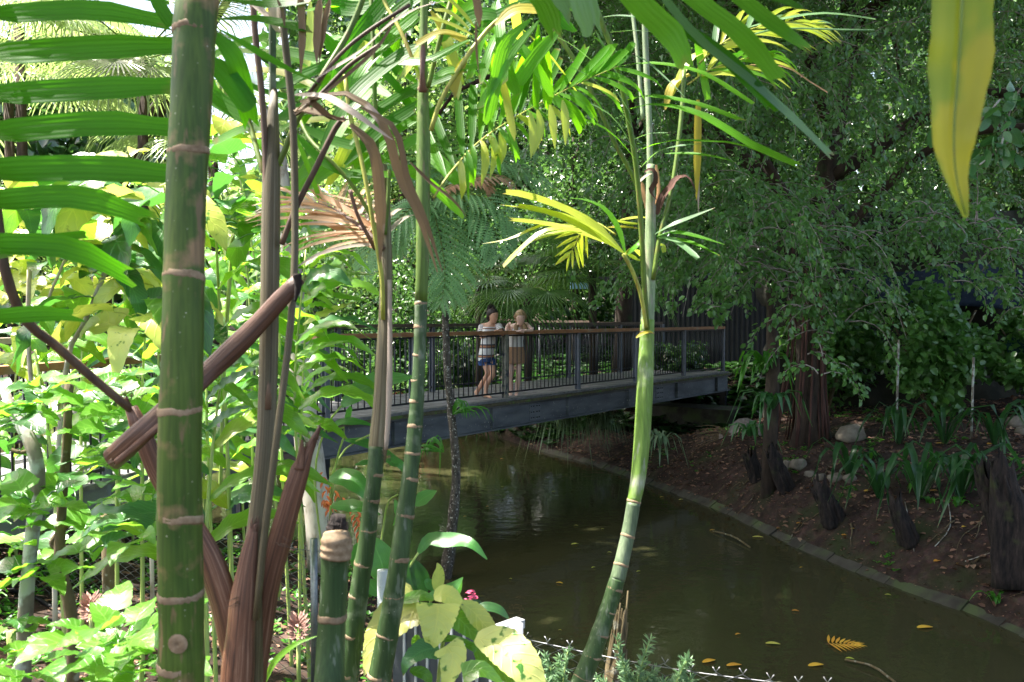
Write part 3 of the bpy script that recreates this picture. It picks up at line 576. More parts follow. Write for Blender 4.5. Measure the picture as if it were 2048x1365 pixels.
# rough wall and tarps on the right, in the shade
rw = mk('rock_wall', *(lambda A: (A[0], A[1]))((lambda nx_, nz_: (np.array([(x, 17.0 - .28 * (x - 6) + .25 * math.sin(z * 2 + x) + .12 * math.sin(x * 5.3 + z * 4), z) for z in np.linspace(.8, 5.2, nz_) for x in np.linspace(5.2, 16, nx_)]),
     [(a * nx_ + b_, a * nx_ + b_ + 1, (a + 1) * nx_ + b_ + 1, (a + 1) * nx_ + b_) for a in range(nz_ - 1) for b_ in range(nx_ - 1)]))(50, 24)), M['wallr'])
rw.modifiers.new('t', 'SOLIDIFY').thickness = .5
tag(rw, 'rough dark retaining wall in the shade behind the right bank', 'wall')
def tarp(name, x0, x1, y0, z0, z1, mat, label, sag=.1):
    nx_, nz_ = 26, 10; V = []
    for a in range(nz_):
        for b_ in range(nx_):
            u, v = b_ / (nx_ - 1), a / (nz_ - 1); x = x0 + (x1 - x0) * u
            V.append((x, y0 - .3 * (x - x0) + .05 * math.sin(u * 22 + v * 3) + .08 * v, z0 + (z1 - z0) * v - sag * math.sin(u * math.pi * 2) * (.5 + v) - .35 * u * (1 if name == 'blue_tarp' else .2)))
    o = mk(name, V, [(a * nx_ + b_, a * nx_ + b_ + 1, (a + 1) * nx_ + b_ + 1, (a + 1) * nx_ + b_) for a in range(nz_ - 1) for b_ in range(nx_ - 1)], mat)
    o.modifiers.new('t', 'SOLIDIFY').thickness = .01; tag(o, label, 'tarp')
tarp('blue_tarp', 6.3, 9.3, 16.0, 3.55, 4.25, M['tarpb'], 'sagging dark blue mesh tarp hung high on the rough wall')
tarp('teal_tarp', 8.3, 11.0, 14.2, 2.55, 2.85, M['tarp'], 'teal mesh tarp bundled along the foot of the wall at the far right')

# ------------------------------------------------------------------ the two people on the bridge
def skin_body(name, J, E, mat, parent, sub=2, root='pelvis'):
    ks = list(J); me = bpy.data.meshes.new(name)
    me.from_pydata([tuple(Vector(J[k][0]) - ORG[parent.name]) for k in ks], [(ks.index(a), ks.index(b_)) for a, b_ in E], [])
    o = bpy.data.objects.new(name, me); C.objects.link(o)
    md = o.modifiers.new('skin', 'SKIN'); sv = me.skin_vertices[0].data
    for q, k in enumerate(ks):
        r = J[k][1]; sv[q].radius = r if isinstance(r, tuple) else (r, r); sv[q].use_root = (k == root)
    md.use_smooth_shade = True
    s = o.modifiers.new('sub', 'SUBSURF'); s.levels = sub; s.render_levels = sub
    bpy.context.view_layer.update()
    ev = o.evaluated_get(bpy.context.evaluated_depsgraph_get()); m2 = bpy.data.meshes.new_from_object(ev)
    bpy.data.objects.remove(o); m2.materials.clear(); m2.materials.append(mat)
    m2.polygons.foreach_set('use_smooth', np.ones(len(m2.polygons), bool))
    o = bpy.data.objects.new(name, m2); C.objects.link(o); o.parent = parent; ORG[o.name] = ORG[parent.name]; return o
def person(lab, J, hair, skin, face, up):
    """J: joints in world space with radii; face: facing direction; up: head up vector"""
    base = Vector(J['pelvis'][0]); base.z = ZD
    p = thing('person', base, lab, 'person')
    E = [('pelvis', 'waist'), ('waist', 'chest'), ('chest', 'neck'), ('neck', 'jaw'), ('jaw', 'head'), ('head', 'crown')]
    for s in 'LR':
        E += [('chest', 'sh' + s), ('sh' + s, 'el' + s), ('el' + s, 'wr' + s), ('wr' + s, 'ha' + s), ('pelvis', 'hip' + s), ('hip' + s, 'kn' + s), ('kn' + s, 'calf' + s), ('calf' + s, 'an' + s), ('an' + s, 'heel' + s), ('an' + s, 'toe' + s)]
        hw, hh = Vector(J['wr' + s][0]), Vector(J['ha' + s][0]); d = (hh - hw).normalized(); sd = d.cross(Vector((0, 0, 1))).normalized()
        for f in range(4):
            k1, k2 = 'f%s%da' % (s, f), 'f%s%db' % (s, f)
            o_ = sd * (f - 1.5) * .019; ln = (.030, .036, .034, .026)[f]
            J[k1] = (hh + d * ln + o_ - U * .006, .0085); J[k2] = (hh + d * ln * 1.7 + o_ - U * .028, .0075)
            E += [('ha' + s, k1), (k1, k2)]
        k1, k2 = 'th%sa' % s, 'th%sb' % s
        J[k1] = (hw.lerp(hh, .5) + sd * -.035 - U * .01, .010); J[k2] = (hw.lerp(hh, .95) + sd * -.045 - U * .02, .008)
        E += [('wr' + s, k1), (k1, k2)]
    skin_body('body', J, E, skin, p)
    hc = Vector(J['head'][0]); f = Vector(face).normalized(); u = Vector(up).normalized(); sd = f.cross(u).normalized(); f = u.cross(sd).normalized()
    # head shape: skull + face as one loft in the head's own frame
    secs = []
    for h, rx, ry, off in ((-.125, .02, .018, .055), (-.112, .038, .034, .045), (-.085, .052, .062, .020), (-.045, .064, .080, .006), (0, .071, .090, 0), (.045, .072, .092, -.006), (.08, .060, .078, -.010), (.105, .036, .048, -.012), (.115, .012, .016, -.012)):
        c = hc + u * h + f * off; secs.append((c, sd * rx * 1.08, f * ry * 1.08))
    loft('face', secs, skin, p, k=20)
    g = hc + f * .088
    V = [g + u * .022 - f * .012, g - u * .028 + sd * .016 - f * .008, g - u * .028 - sd * .016 - f * .008, g - u * .024 + f * .020]
    mk('nose', V, [(0, 1, 3), (0, 3, 2), (1, 2, 3), (0, 2, 1)], skin, p, smooth=False)
    loft('mouth', [(g - u * .056 - f * .020 + sd * a, u * (.0085 * math.cos(a / .026 * 1.4)), f * .010) for a in np.linspace(-.026, .026, 7)], M['lip'], p, k=8)
    for s in (-1, 1):
        loft('eye', [(g + u * .010 - f * .018 + sd * (s * .032 + a), u * max(.003, .011 * math.cos(a / .014 * 1.4)), f * .008) for a in np.linspace(-.014, .014, 5)], M['eye'], p, k=8)
        loft('eyebrow', [(g + u * .032 - f * .012 + sd * (s * .032 + a), u * .005, f * .006) for a in np.linspace(-.018, .018, 4)], hair, p, k=6)
        loft('ear', [(hc + sd * s * (.070 + .006 * q) - f * .008, u * (.028 - .006 * q), f * (.016 - .004 * q)) for q in range(3)], skin, p, k=8)
    return p, hc, f, u, sd
def hair_cap(p, hc, f, u, sd, mat, drop=.02):
    secs = []
    for h, rx, ry, off in ((-drop - .05, .078, .062, -.056), (-.01, .090, .082, -.040), (.04, .094, .094, -.026), (.075, .086, .096, -.014), (.105, .062, .074, -.014), (.128, .03, .036, -.014), (.136, .006, .008, -.012)):
        secs.append((hc + u * h + f * off, sd * rx, f * ry))
    return loft('hair', secs, mat, p, k=18)
D1 = 14.42
def J1(px, py, dd=0): return W(px, py, D1 + dd)
# left: dark curly bun, striped off-shoulder top, one foot crossed behind
J = dict(pelvis=(J1(971, 708, .12), (.125, .10)), waist=(J1(972, 692, .08), (.10, .085)), chest=(J1(975, 661, .0), (.115, .085)), neck=(J1(982, 648, -.03), .045), jaw=(J1(985, 640, -.05), .045), head=(J1(986, 631, -.06), .07), crown=(J1(985, 624, -.05), .05),
         shL=(J1(964, 652, .05), .045), elL=(J1(962, 676, -.08), .034), wrL=(J1(986, 664, -.22), .025), haL=(J1(995, 663, -.26), (.03, .018)),
         shR=(J1(996, 651, .0), .043), elR=(J1(1006, 671, -.20), .033), wrR=(J1(1001, 662, -.24), .024), haR=(J1(992, 662, -.3), (.03, .018)),
         hipL=(J1(966, 712, .12), .085), knL=(J1(977, 748, -.02), .052), calfL=(J1(966, 765, .06), .048), anL=(J1(953, 785, .12), .03), heelL=(J1(950, 784, .18), .026), toeL=(J1(953, 797, .10), .022),
         hipR=(J1(978, 712, .12), .082), knR=(J1(987, 749, -.05), .052), calfR=(J1(973, 768, 0), .046), anR=(J1(971, 790, -.02), .028), heelR=(J1(969, 794, .04), .026), toeR=(J1(983, 796.5, -.18), .024))
p1, hc, f, u, sd = person('young woman with dark bun in striped off-shoulder top and denim shorts, leaning on the rail', J, M['hair1'], M['skin1'], (.62, -.62, -.35), (.15, -.25, 1))
hair_cap(p1, hc, f, u, sd, M['hair1'], .04)
bun = hc + u * .105 - f * .075
loft('hair_bun', [(bun + u * (h - .02), sd * r, f * r) for h, r in ((-.04, .02), (-.025, .045), (0, .056), (.025, .048), (.04, .025), (.045, .008))], M['hair1'], p1, k=14)
V, F, r_ = scatter_geo(np.array(bun)[None] + rdir(500) * (.046 + .014 * rng.random((500, 1))), rdir(500), rdir(500), .03, .3)
tag(mk('hair_curls', V, F, M['hair1'], p1), kind='stuff')
loft('hair_back', [(hc - f * .06 - u * h, sd * .05 * s_, f * .035 * s_) for h, s_ in ((0, 1), (.06, 1), (.12, .7), (.17, .2))], M['hair1'], p1, k=10)
FD = (BD * .35 - BN * .8).normalized(); SD = Vector((-FD.y, FD.x, 0))
def tsec(c, a, b_, tilt=0): return (Vector(c), SD * a, (FD * b_))
c0, c1 = J1(980, 654, 0), J1(971, 722, .12)
secs = []
for q, (t, a, b_) in enumerate(((0, .185, .11), (.06, .19, .12), (.2, .165, .125), (.45, .15, .12), (.7, .155, .125), (.9, .17, .135), (1, .172, .137))):
    secs.append(tsec(Vector(c0).lerp(Vector(c1), t), a, b_))
loft('striped_top', secs, M['stripe'], p1, k=24, cap=False)
for s in (-1, 1):
    a, b_ = (J['shL'][0], J['elL'][0]) if s < 0 else (J['shR'][0], J['elR'][0]); a, b_ = Vector(a), Vector(b_)
    ax = (b_ - a).normalized(); e1 = ax.cross(Vector((0, 1, 0))).normalized(); e2 = ax.cross(e1)
    loft('sleeve', [(a.lerp(b_, t), e1 * r, e2 * r) for t, r in ((.05, .062), (.3, .066), (.6, .07))], M['stripe'], p1, k=14, cap=False)
c0, c1 = J1(972, 706, .12), J1(973, 727, .1)
loft('denim_shorts', [tsec(Vector(c0).lerp(Vector(c1), t), a, b_) for t, a, b_ in ((0, .150, .12), (.5, .172, .135), (.85, .178, .14))], M['denim'], p1, k=20, cap=False)
loft('shorts_leg', [(Vector(J1(966, 718, .12)).lerp(Vector(J1(969, 731, .08)), t), SD * r, FD * r) for t, r in ((0, .1), (1, .1))], M['denim'], p1, k=16, cap=False)
loft('shorts_leg', [(Vector(J1(980, 718, .12)).lerp(Vector(J1(982, 730, .06)), t), SD * r, FD * r) for t, r in ((0, .1), (1, .098))], M['denim'], p1, k=16, cap=False)
# right: long blonde hair, white halter top, tan skirt
D1 = 14.75
J = dict(pelvis=(J1(1031, 706, .12), (.12, .10)), waist=(J1(1031, 690, .10), (.095, .08)), chest=(J1(1033, 661, -.02), (.11, .08)), neck=(J1(1036, 649, -.1), .042), jaw=(J1(1041, 645, -.14), .045), head=(J1(1041, 635, -.15), .068), crown=(J1(1039, 628, -.13), .05),
         shL=(J1(1016, 649, .0), .042), elL=(J1(1012, 672, -.18), .032), wrL=(J1(1030, 663, -.26), .023), haL=(J1(1041, 663, -.30), (.03, .018)),
         shR=(J1(1053, 648, .0), .042), elR=(J1(1065, 661, -.20), .031), wrR=(J1(1052, 661.5, -.26), .023), haR=(J1(1043, 661, -.31), (.03, .018)),
         hipL=(J1(1024, 710, .12), .08), knL=(J1(1022, 750, .06), .048), calfL=(J1(1021, 766, .1), .045), anL=(J1(1021, 790, .1), .027), heelL=(J1(1021, 793, .15), .025), toeL=(J1(1021, 797, -.06), .023),
         hipR=(J1(1038, 710, .12), .08), knR=(J1(1037, 750, .04), .048), calfR=(J1(1036, 768, .08), .045), anR=(J1(1032, 790, .1), .027), heelR=(J1(1032, 793, .15), .025), toeR=(J1(1034, 797, -.06), .023))
p2, hc, f, u, sd = person('young woman with long blonde hair, white halter top and tan skirt, looking down', J, M['hair2'], M['skin2'], (.12, -.8, -.5), (.08, -.42, .9))
hair_cap(p2, hc, f, u, sd, M['hair2'], .05)
for s, dx in ((-1, -.07), (1, .05)):
    P = [hc + u * .05 + sd * s * .035 - f * .03, hc - u * .03 + sd * s * .062 - f * .03, hc - U * .13 + Vector((s * .06, .02, 0)), hc - U * .21 + Vector((s * .075, .0, 0)), hc - U * .27 + Vector((s * .07, -.03, 0))]
    P = crv(P, 9); loft('hair_length', [(P[q], np.array(Vector((1, .1, 0))) * (.056 + .008 * math.sin(q * 1.7)) * (1 - .045 * q), np.array(Vector((0, 1, .1))) * .03) for q in range(9)], M['hair2'], p2, k=10)
c0, c1 = J1(1034, 655, -.02), J1(1031, 694, .1)
SDs, FDs = SD, FD; FD = Vector((.25, -.97, 0)).normalized(); SD = Vector((-FD.y, FD.x, 0))
loft('halter_top', [tsec(Vector(c0).lerp(Vector(c1), t), a, b_) for t, a, b_ in ((-.12, .06, .07), (0, .105, .10), (.3, .135, .115), (.7, .125, .11), (1, .14, .12))], M['white'], p2, k=20, cap=False)
tube('halter_strap', [J1(1030, 656, -.13), J1(1028, 650, -.08)], .006, M['white'], p2, k=6)
loft('skirt', [tsec(Vector(J1(1031, 691, .1)).lerp(Vector(J1(1031, 727, .1)), t), a, b_) for t, a, b_ in ((0, .130, .115), (.35, .16, .13), (1, .168, .135))], M['tan'], p2, k=22, cap=False)
tube('ankle_band', [J1(1032, 789, .1), J1(1032, 785.5, .1)], .034, M['skyblue'], p2, k=10)

# ------------------------------------------------------------------ background vegetation
def crown_pts(c, rad, n, clumps=26, seed=0):
    g = np.random.default_rng(seed); c = np.array(c); rad = np.array(rad)
    cc = unit(g.standard_normal((clumps, 3))) * (g.random((clumps, 1)) ** .33) * .8
    idx = g.integers(0, clumps, n); cr = .22 + .2 * g.random(clumps)
    dv = unit(g.standard_normal((n, 3))) * (g.random((n, 1)) ** .45) * cr[idx][:, None]
    return c + (cc[idx] + dv) * rad, dv
def bgtree(name, x, y, h, rad, nleaf, L, mat, label, bark='bark_dark', low=.25, group='trees of the far bank', seed=0):
    z = H(x, y); t = thing(name, (x, y, z), label, 'tree', group)
    lean = np.array([random.uniform(-.5, .5), random.uniform(-.5, .5), 0])
    P = crv([(x, y, z - .2), np.array([x, y, z + h * .4]) + lean * .5, np.array([x, y, z + h * .85]) + lean], 10)
    tube('trunk', P, np.linspace(.035 * h * .55, .04, 10) * 1.0, M[bark], t, k=8, rough=.05)
    for q in range(5):
        a = random.uniform(0, 6.28); s = P[4 + q % 5]
        e = s + np.array([math.cos(a) * rad * .6, math.sin(a) * rad * .6, h * .18])
        tube('limb', crv([s, (s + e) / 2 + (0, 0, .3), e], 6), np.linspace(.07, .02, 6), M[bark], t, k=5)
    c = (x + lean[0], y + lean[1], z + h * (low + (1 - low) / 2))
    Pp, dv = crown_pts(c, (rad, rad, h * (1 - low) / 2), nleaf, 34, seed)
    nr = unit(rdir(nleaf) + np.array([0, -.2, .9])); d = unit(rdir(nleaf) + np.array([0, 0, -.5]))
    tag(mass('crown', Pp, d, nr, L * (.7 + .6 * rng.random(nleaf)), mat, t), kind='stuff')
    return t
g_ = 'forest trees behind the pond'
spec = [(-17, 33, 8.5, 5, 'bglight', 'broad light green tree far back at the left edge'),
        (-9.5, 35, 8.0, 4.5, 'bglight', 'low light tree beneath the open white sky gap'),
        (-4.5, 34, 15, 4.5, 'bglight', 'tall pale tree just right of the open sky gap'),
        (.5, 35, 17, 5, 'bgleaf', 'tall glittering tree behind the tree fern'),
        (5, 33, 17, 5, 'bgleaf', 'tall forest tree directly above the far end of the bridge'),
        (10, 32, 17, 5, 'bgleaf', 'dark forest tree behind the hanging fig branches'),
        (16, 30, 17, 5.5, 'bgleaf', 'dark forest tree behind the rough wall'),
        (22, 27, 16, 5, 'bgleaf', 'forest tree closing the far right edge'),
        (-12, 27, 4.5, 3, 'bglight', 'rounded shrub tree low behind the ginger stand'),
        (-6.5, 29, 5.5, 3, 'bgleaf', 'bushy green tree across the pond left of the tree fern'),
        (-2.5, 28, 5.0, 2.6, 'bgleaf', 'bushy tree on the far bank behind the left part of the bridge'),
        (2.2, 29, 9.0, 3.0, 'bgleaf', 'middle height tree behind the two women'),
        (-24, 30, 10, 5, 'bglight', 'light tree outside the left end of the boardwalk')]
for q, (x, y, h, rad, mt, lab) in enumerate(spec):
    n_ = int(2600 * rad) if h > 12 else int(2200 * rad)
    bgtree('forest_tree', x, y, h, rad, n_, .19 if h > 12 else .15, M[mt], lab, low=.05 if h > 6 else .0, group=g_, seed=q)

# shrub masses low on the far bank (behind the bridge)
def shrub(name, x, y, r, h, n_, L, mat, label, cat='shrub', group=None, seed=0, z=None):
    z = H(x, y) if z is None else z; t = thing(name, (x, y, z), label, cat, group)
    for q in range(5):
        a = random.uniform(0, 6.28); tube('stem', crv([(x, y, z - .1), (x + math.cos(a) * r * .3, y + math.sin(a) * r * .3, z + h * .4), (x + math.cos(a) * r * .7, y + math.sin(a) * r * .7, z + h * .8)], 5), np.linspace(.03, .01, 5), M['bark_brown'], t, k=5)
    P, dv = crown_pts((x, y, z + h * .55), (r, r, h * .55), n_, 22, seed)
    tag(mass('foliage', P, unit(rdir(n_) + np.array([0, 0, -.4])), unit(rdir(n_) + np.array([0, -.3, .8])), L * (.7 + .6 * rng.random(n_)), mat, t), kind='stuff')
    return t
for q, (x, y, r, h, mt, lab) in enumerate([(-7, 24.5, 1.6, 2.6, 'bgleaf', 'bushy shrub over the water left of the fern trunk'), (-4.2, 25.5, 1.8, 2.8, 'bgleaf', 'leafy shrub showing through the left bridge balusters'),
        (-1.6, 24.6, 1.5, 2.4, 'bgleaf', 'shrub behind the balusters next to the striped top'), (4.2, 22.3, 1.2, 1.5, 'bgleaf', 'low dark shrub behind the bridge deck near its right end'),
        (-11, 23.5, 2, 3.0, 'bglight', 'light shrub at the left behind the boardwalk')]):
    bm = shrub('bank_shrub', x, y, r, h, 5200, .13, M[mt], lab, group='shrubs on the far bank', seed=50 + q, z=max(.2, H(x, y)))

for q, (x, y, r, h, lab) in enumerate(((7.2, 14.6, 1.0, 2.3, 'dark leafy shrub against the wall just right of the fig trunk'), (8.8, 14.0, 1.1, 1.9, 'dark leafy shrub against the wall below the blue tarp'), (10.4, 13.2, 1.1, 2.1, 'dark leafy shrub against the wall under the teal tarp'), (6.0, 16.2, 1.1, 2.8, 'dark leafy shrub behind the fig trunk'))):
    shrub('wall_shrub', x, y, r, h, 3400, .13, M['fig'], lab, group='shrubs in front of the rough wall', seed=90 + q)
# ---- the weeping fig: trunk, limbs, hanging sprays
fx, fy = 5.1, 14.4; fz = H(fx, fy)
fig = thing('weeping_fig', (fx, fy, fz), 'large weeping fig with hanging leafy sprays shading the right bank', 'tree')
TR = crv([(fx, fy, fz - .3), (fx - .05, fy, fz + 1.6), (fx + .35, fy + .5, fz + 4.2), (fx + .9, fy + .9, fz + 7.4), (fx + .8, fy + 1, fz + 10)], 16)
tube('trunk', TR, np.linspace(.24, .11, 16) * np.array([1.5, 1.15] + [1] * 14), M['bark_dark'], fig, k=14, rough=.08)
limbs = []
for q, (i0, e, r0) in enumerate([(6, (-.5, 15.5, 7.5), .13), (7, (9.5, 13.0, 6.2), .14), (8, (3.0, 11.5, 8.0), .12), (10, (-2.5, 17, 10.5), .11), (9, (8, 18, 9), .12), (11, (10, 10, 9.5), .12), (12, (1, 19, 11.5), .1), (12, (5, 9.5, 11.0), .1),
                               (5, (7.6, 11.2, 5.6), .10), (5, (2.6, 13.2, 6.0), .10)]):
    s = TR[i0]; e = np.array(e); mid = (s + e) / 2 + np.array([0, 0, .9]); P = crv([s, mid, e, e + np.array([(e[0] - s[0]) * .15, (e[1] - s[1]) * .15, -.7])], 14)
    limbs.append(P); tube('limb', P, np.linspace(r0, .03, 14), M['bark_dark'], fig, k=8, rough=.06)
# aerial roots on the trunk
for q in range(26):
    a = random.uniform(0, 6.28); h0 = random.uniform(1.2, 4.0); r0 = .27
    x, y = fx - .1 + r0 * math.cos(a), fy + r0 * math.sin(a) * .8
    P = crv([(x, y, fz + h0), (x + random.uniform(-.06, .06), y - .05, fz + h0 * .5), (x * 1.0 + (x - fx) * .8, y + (y - fy) * .8, fz - .05)], 6)
    tube('aerial_root', P, random.uniform(.008, .026), M['bark_red'], fig, k=5)
# hanging sprays: (start point, length)
tw, LP, LDr = [], [], []
def spray(s, L, drift, nleaf, thick=.006):
    s = np.array(s, float); n_ = 7
    out = np.array([drift[0], drift[1], 0.0]); P = [s]
    d = unit(np.array([drift[0] * 1.2, drift[1] * 1.2, .15]))
    for q in range(n_):
        d = unit(d + np.array([random.gauss(0, .16), random.gauss(0, .16), -.34])); P.append(P[-1] + d * L / n_)
    P = np.array(P)
    tw.append((P, np.linspace(thick, .002, len(P))))
    tt = rng.random(nleaf) ** .8 * (len(P) - 1.001); ii = tt.astype(int); f_ = (tt - ii)[:, None]
    pp = P[ii] * (1 - f_) + P[ii + 1] * f_
    dd = unit(P[ii + 1] - P[ii]); sd = unit(rng.standard_normal((nleaf, 3)))
    off = rng.random((nleaf, 1)) * .085
    LP.append(pp + sd * off); LDr.append(unit(sd * .8 + dd * .6 + np.array([0, 0, -.45])))
def inview(px0, px1, py0, py1, D0, D1_):
    D = random.uniform(D0, D1_); return W(random.uniform(px0, px1), random.uniform(py0, py1), D)
cl_ = [inview(1180, 2000, -120, 430, 11, 17) for _ in range(62)]
for q in range(600):   # middle curtain, in clumps
    s = random.choice(cl_) + Vector((random.gauss(0, .42), random.gauss(0, .42), random.gauss(0, .3))); spray(s, random.uniform(.9, 1.9), (random.uniform(-.5, .5), random.uniform(-.6, .1)), 68)
for q in range(150):   # over the right end of the bridge
    s = inview(1270, 1500, 330, 560, 13, 17); spray(s, random.uniform(.6, 1.1), (random.uniform(-.6, .2), random.uniform(-.4, .1)), 44)
for q in range(70):   # long strands in front of the trunk
    s = inview(1470, 1660, 420, 560, 10.5, 12.5); spray(s, random.uniform(.8, 1.7), (random.uniform(-.2, .3), random.uniform(-.2, .2)), 40, .010)
for cx, cy_, n_, L in ((1690, 640, 5, 1.5), (1560, 560, 9, 1.2), (1860, 520, 6, .8), (1900, 560, 4, .8), (2040, 600, 8, .8), (1640, 720, 5, .8), (1420, 600, 7, .5), (1700, 500, 8, .7), (1780, 470, 8, .8), (1850, 450, 10, .8), (1950, 470, 12, .9), (2020, 500, 12, .9), (1980, 560, 5, .7), (1740, 560, 4, .7), (2060, 640, 8, .7), (1580, 640, 8, .8), (1500, 520, 10, .8)):
    for q in range(n_): spray(W(cx + random.uniform(-25, 25), cy_ + random.uniform(-30, 30), random.uniform(10.5, 11.8)), L * random.uniform(.6, 1), (random.uniform(-.2, .3), 0), 36, .011)
for q in range(260):   # top right
    s = inview(1450, 2140, -250, 200, 12, 18); spray(s, random.uniform(1, 2.0), (random.uniform(-.5, .5), random.uniform(-.6, .1)), 52)
for q in range(420):   # unseen top of the crown, added over bridge and water to block the sun
    s = (random.uniform(-4.5, 11), random.uniform(9.5, 23), random.uniform(9.6, 13)); spray(s, random.uniform(1.2, 2.2), (random.uniform(-.6, .6), random.uniform(-.6, .6)), 60)
LP = np.vstack(LP); LDr = np.vstack(LDr); n_ = len(LP)
tag(mass('crown', LP, LDr, unit(rdir(n_) * .8 + np.array([0, -.5, .8])), .070 * (.5 + .95 * rng.random(n_)), M['fig'], fig, wid=.9), kind='stuff')
k_ = 3; Vs, Fs, off = [], [], 0
for P, r_ in tw:
    V, F, _ = tube_geo(P, r_, 3, cap=False); Vs.append(V); Fs.append(np.array(F) + off); off += len(V)
tag(mk('twigs', np.vstack(Vs), np.vstack(Fs), M['twig_pale'], fig, smooth=False), kind='stuff')
# upper forest roof behind the fig (keeps right side in shade)
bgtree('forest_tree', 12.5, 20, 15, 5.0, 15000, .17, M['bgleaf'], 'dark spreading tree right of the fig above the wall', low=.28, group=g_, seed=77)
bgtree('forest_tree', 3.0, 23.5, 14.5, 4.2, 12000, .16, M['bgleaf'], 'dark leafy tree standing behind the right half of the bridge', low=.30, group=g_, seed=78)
# ------------------------------------------------------------------ foreground palms
def to_ground(P, extra=.15):
    """continue a stem (world pts, top first) down to the soil"""
    a, b_ = P[-2], P[-1]; d = (b_ - a); d = d / abs(d[2]); d[2] = -1; d[:2] *= .5
    p = b_.copy(); out = [P]
    for k in range(1, 5):
        q = b_ + d * (b_[2] - H(b_[0], b_[1]) + extra) * k / 4; out.append(q[None])
    return np.vstack(out)
def pxcurve(pp, n):
    """(px,py,width px) + depth -> world pts and radii"""
    A = crv(pp, n); P = np.array([np.array(W(a[0], a[1], a[3])) for a in A]); return P, A[:, 2] * A[:, 3] / FPX / 2
def stem(t, pp, rings, mat, n=26, k=16, down=True, name='stem', ringmat='ring', rw=.008):
    A0 = crv(pp, n); P, r = pxcurve(pp, n)
    if len(rings) > 2:
        P, r = pxcurve(pp, 70); A0 = crv(pp, 70)
        r = r * (1 + .045 * np.exp(-(np.abs(A0[:, 1][:, None] - np.array(rings)[None]).min(1) / 9.0) ** 2)) * (1 + .006 * np.sin(A0[:, 1] / 17.0))
        P = P + np.stack([np.sin(A0[:, 1] / 95.0 + pp[0][0]) * .0016, 0 * r, 0 * r], -1)
    if down:
        P2 = to_ground(P); r = np.concatenate([r, np.full(len(P2) - len(P), r[-1] * 1.05)]); P = P2
    # gentle swelling at the rings
    s = tube(name, P, r, M[mat], t, k=k)
    ys = np.array([a[1] for a in crv(pp, 200)]); A = crv(pp, 200)
    for ry in rings:
        q = int(np.argmin(abs(ys - ry))); a = A[q]; a2 = A[min(q + 2, 199)]
        c = np.array(W(a[0], a[1], a[3])); c2 = np.array(W(a2[0], a2[1] + .01, a2[3])); d = unit(c2 - c); rr = a[2] * a[3] / FPX / 2
        tl = np.array([random.uniform(-.16, .16), random.uniform(-.16, .16), 0])
        d = unit(d + tl)
        h = rw * random.uniform(.5, 1.25)
        ring_P = [c - d * h, c - d * h * .5, c + d * h * .5, c + d * h]
        V, F, uv = tube_geo(ring_P, [rr * 1.005, rr * 1.045, rr * 1.05, rr * 1.005], 18)
        V = V + rng.standard_normal(V.shape) * rr * .006; V[:, 2] += (rr * .05 * np.sin(np.tile(np.arange(18), 4) * .9 + random.random() * 6))
        o = mk('ring', V, F, M[ringmat], s, uv=uv)
    return s, P
def frond(t, pts, r0, n, L, w, mat, ang=(60, 25), droop=.3, N=None, t0=.12, kind='jag', stalk='petiole', sides=(1, -1), nb=8, Lp=None, jit=.12, fold=.25, name='frond', tipdroop=0, lift=0):
    P = crv(pts, 28); fr = tube(name, P, np.linspace(r0, r0 * .3, 28), M[stalk], t, k=6)
    T = unit(np.gradient(P, axis=0)); N = np.array(N if N is not None else (0, -.75, .65), float)
    for sgn in sides:
        for q in range(n):
            u = t0 + (1 - t0) * (q + .5 + random.uniform(-.2, .2)) / n; i_ = min(u * 27, 26.99); i0 = int(i_); f_ = i_ - i0
            p = P[i0] * (1 - f_) + P[i0 + 1] * f_; tt = T[i0]; sd = unit(np.cross(tt, N)) * sgn; nn = unit(np.cross(sd, tt)) * sgn
            a = R(ang[0] + (ang[1] - ang[0]) * u + random.gauss(0, 5)); ll = L * (Lp(u) if Lp else (.55 + .45 * math.sin(math.pi * min(1, u * .9 + .15)))) * random.uniform(1 - jit, 1 + jit)
            d = unit(tt * math.cos(a) + sd * math.sin(a) + nn * (lift + random.uniform(-.1, .1))); dr = droop * random.uniform(.7, 1.3)
            pp = [p, p + d * ll * .35 + np.array([0, 0, -.03 * dr * ll]), p + d * ll * .7 + np.array([0, 0, -.22 * dr * ll]), p + d * ll * .95 + np.array([0, 0, -.55 * dr * ll])]
            mt = mat if isinstance(mat, str) else random.choice(mat)
            leaf('leaflet', pp, w * random.uniform(.8, 1.15), M[mt], fr, nrm=nn + np.array([0, -.3, .3]), kind=kind, n=nb, fold=fold, jag=.5 if kind == 'jag' else 0)
    return fr
def WP(l): return [W(*p) for p in l]

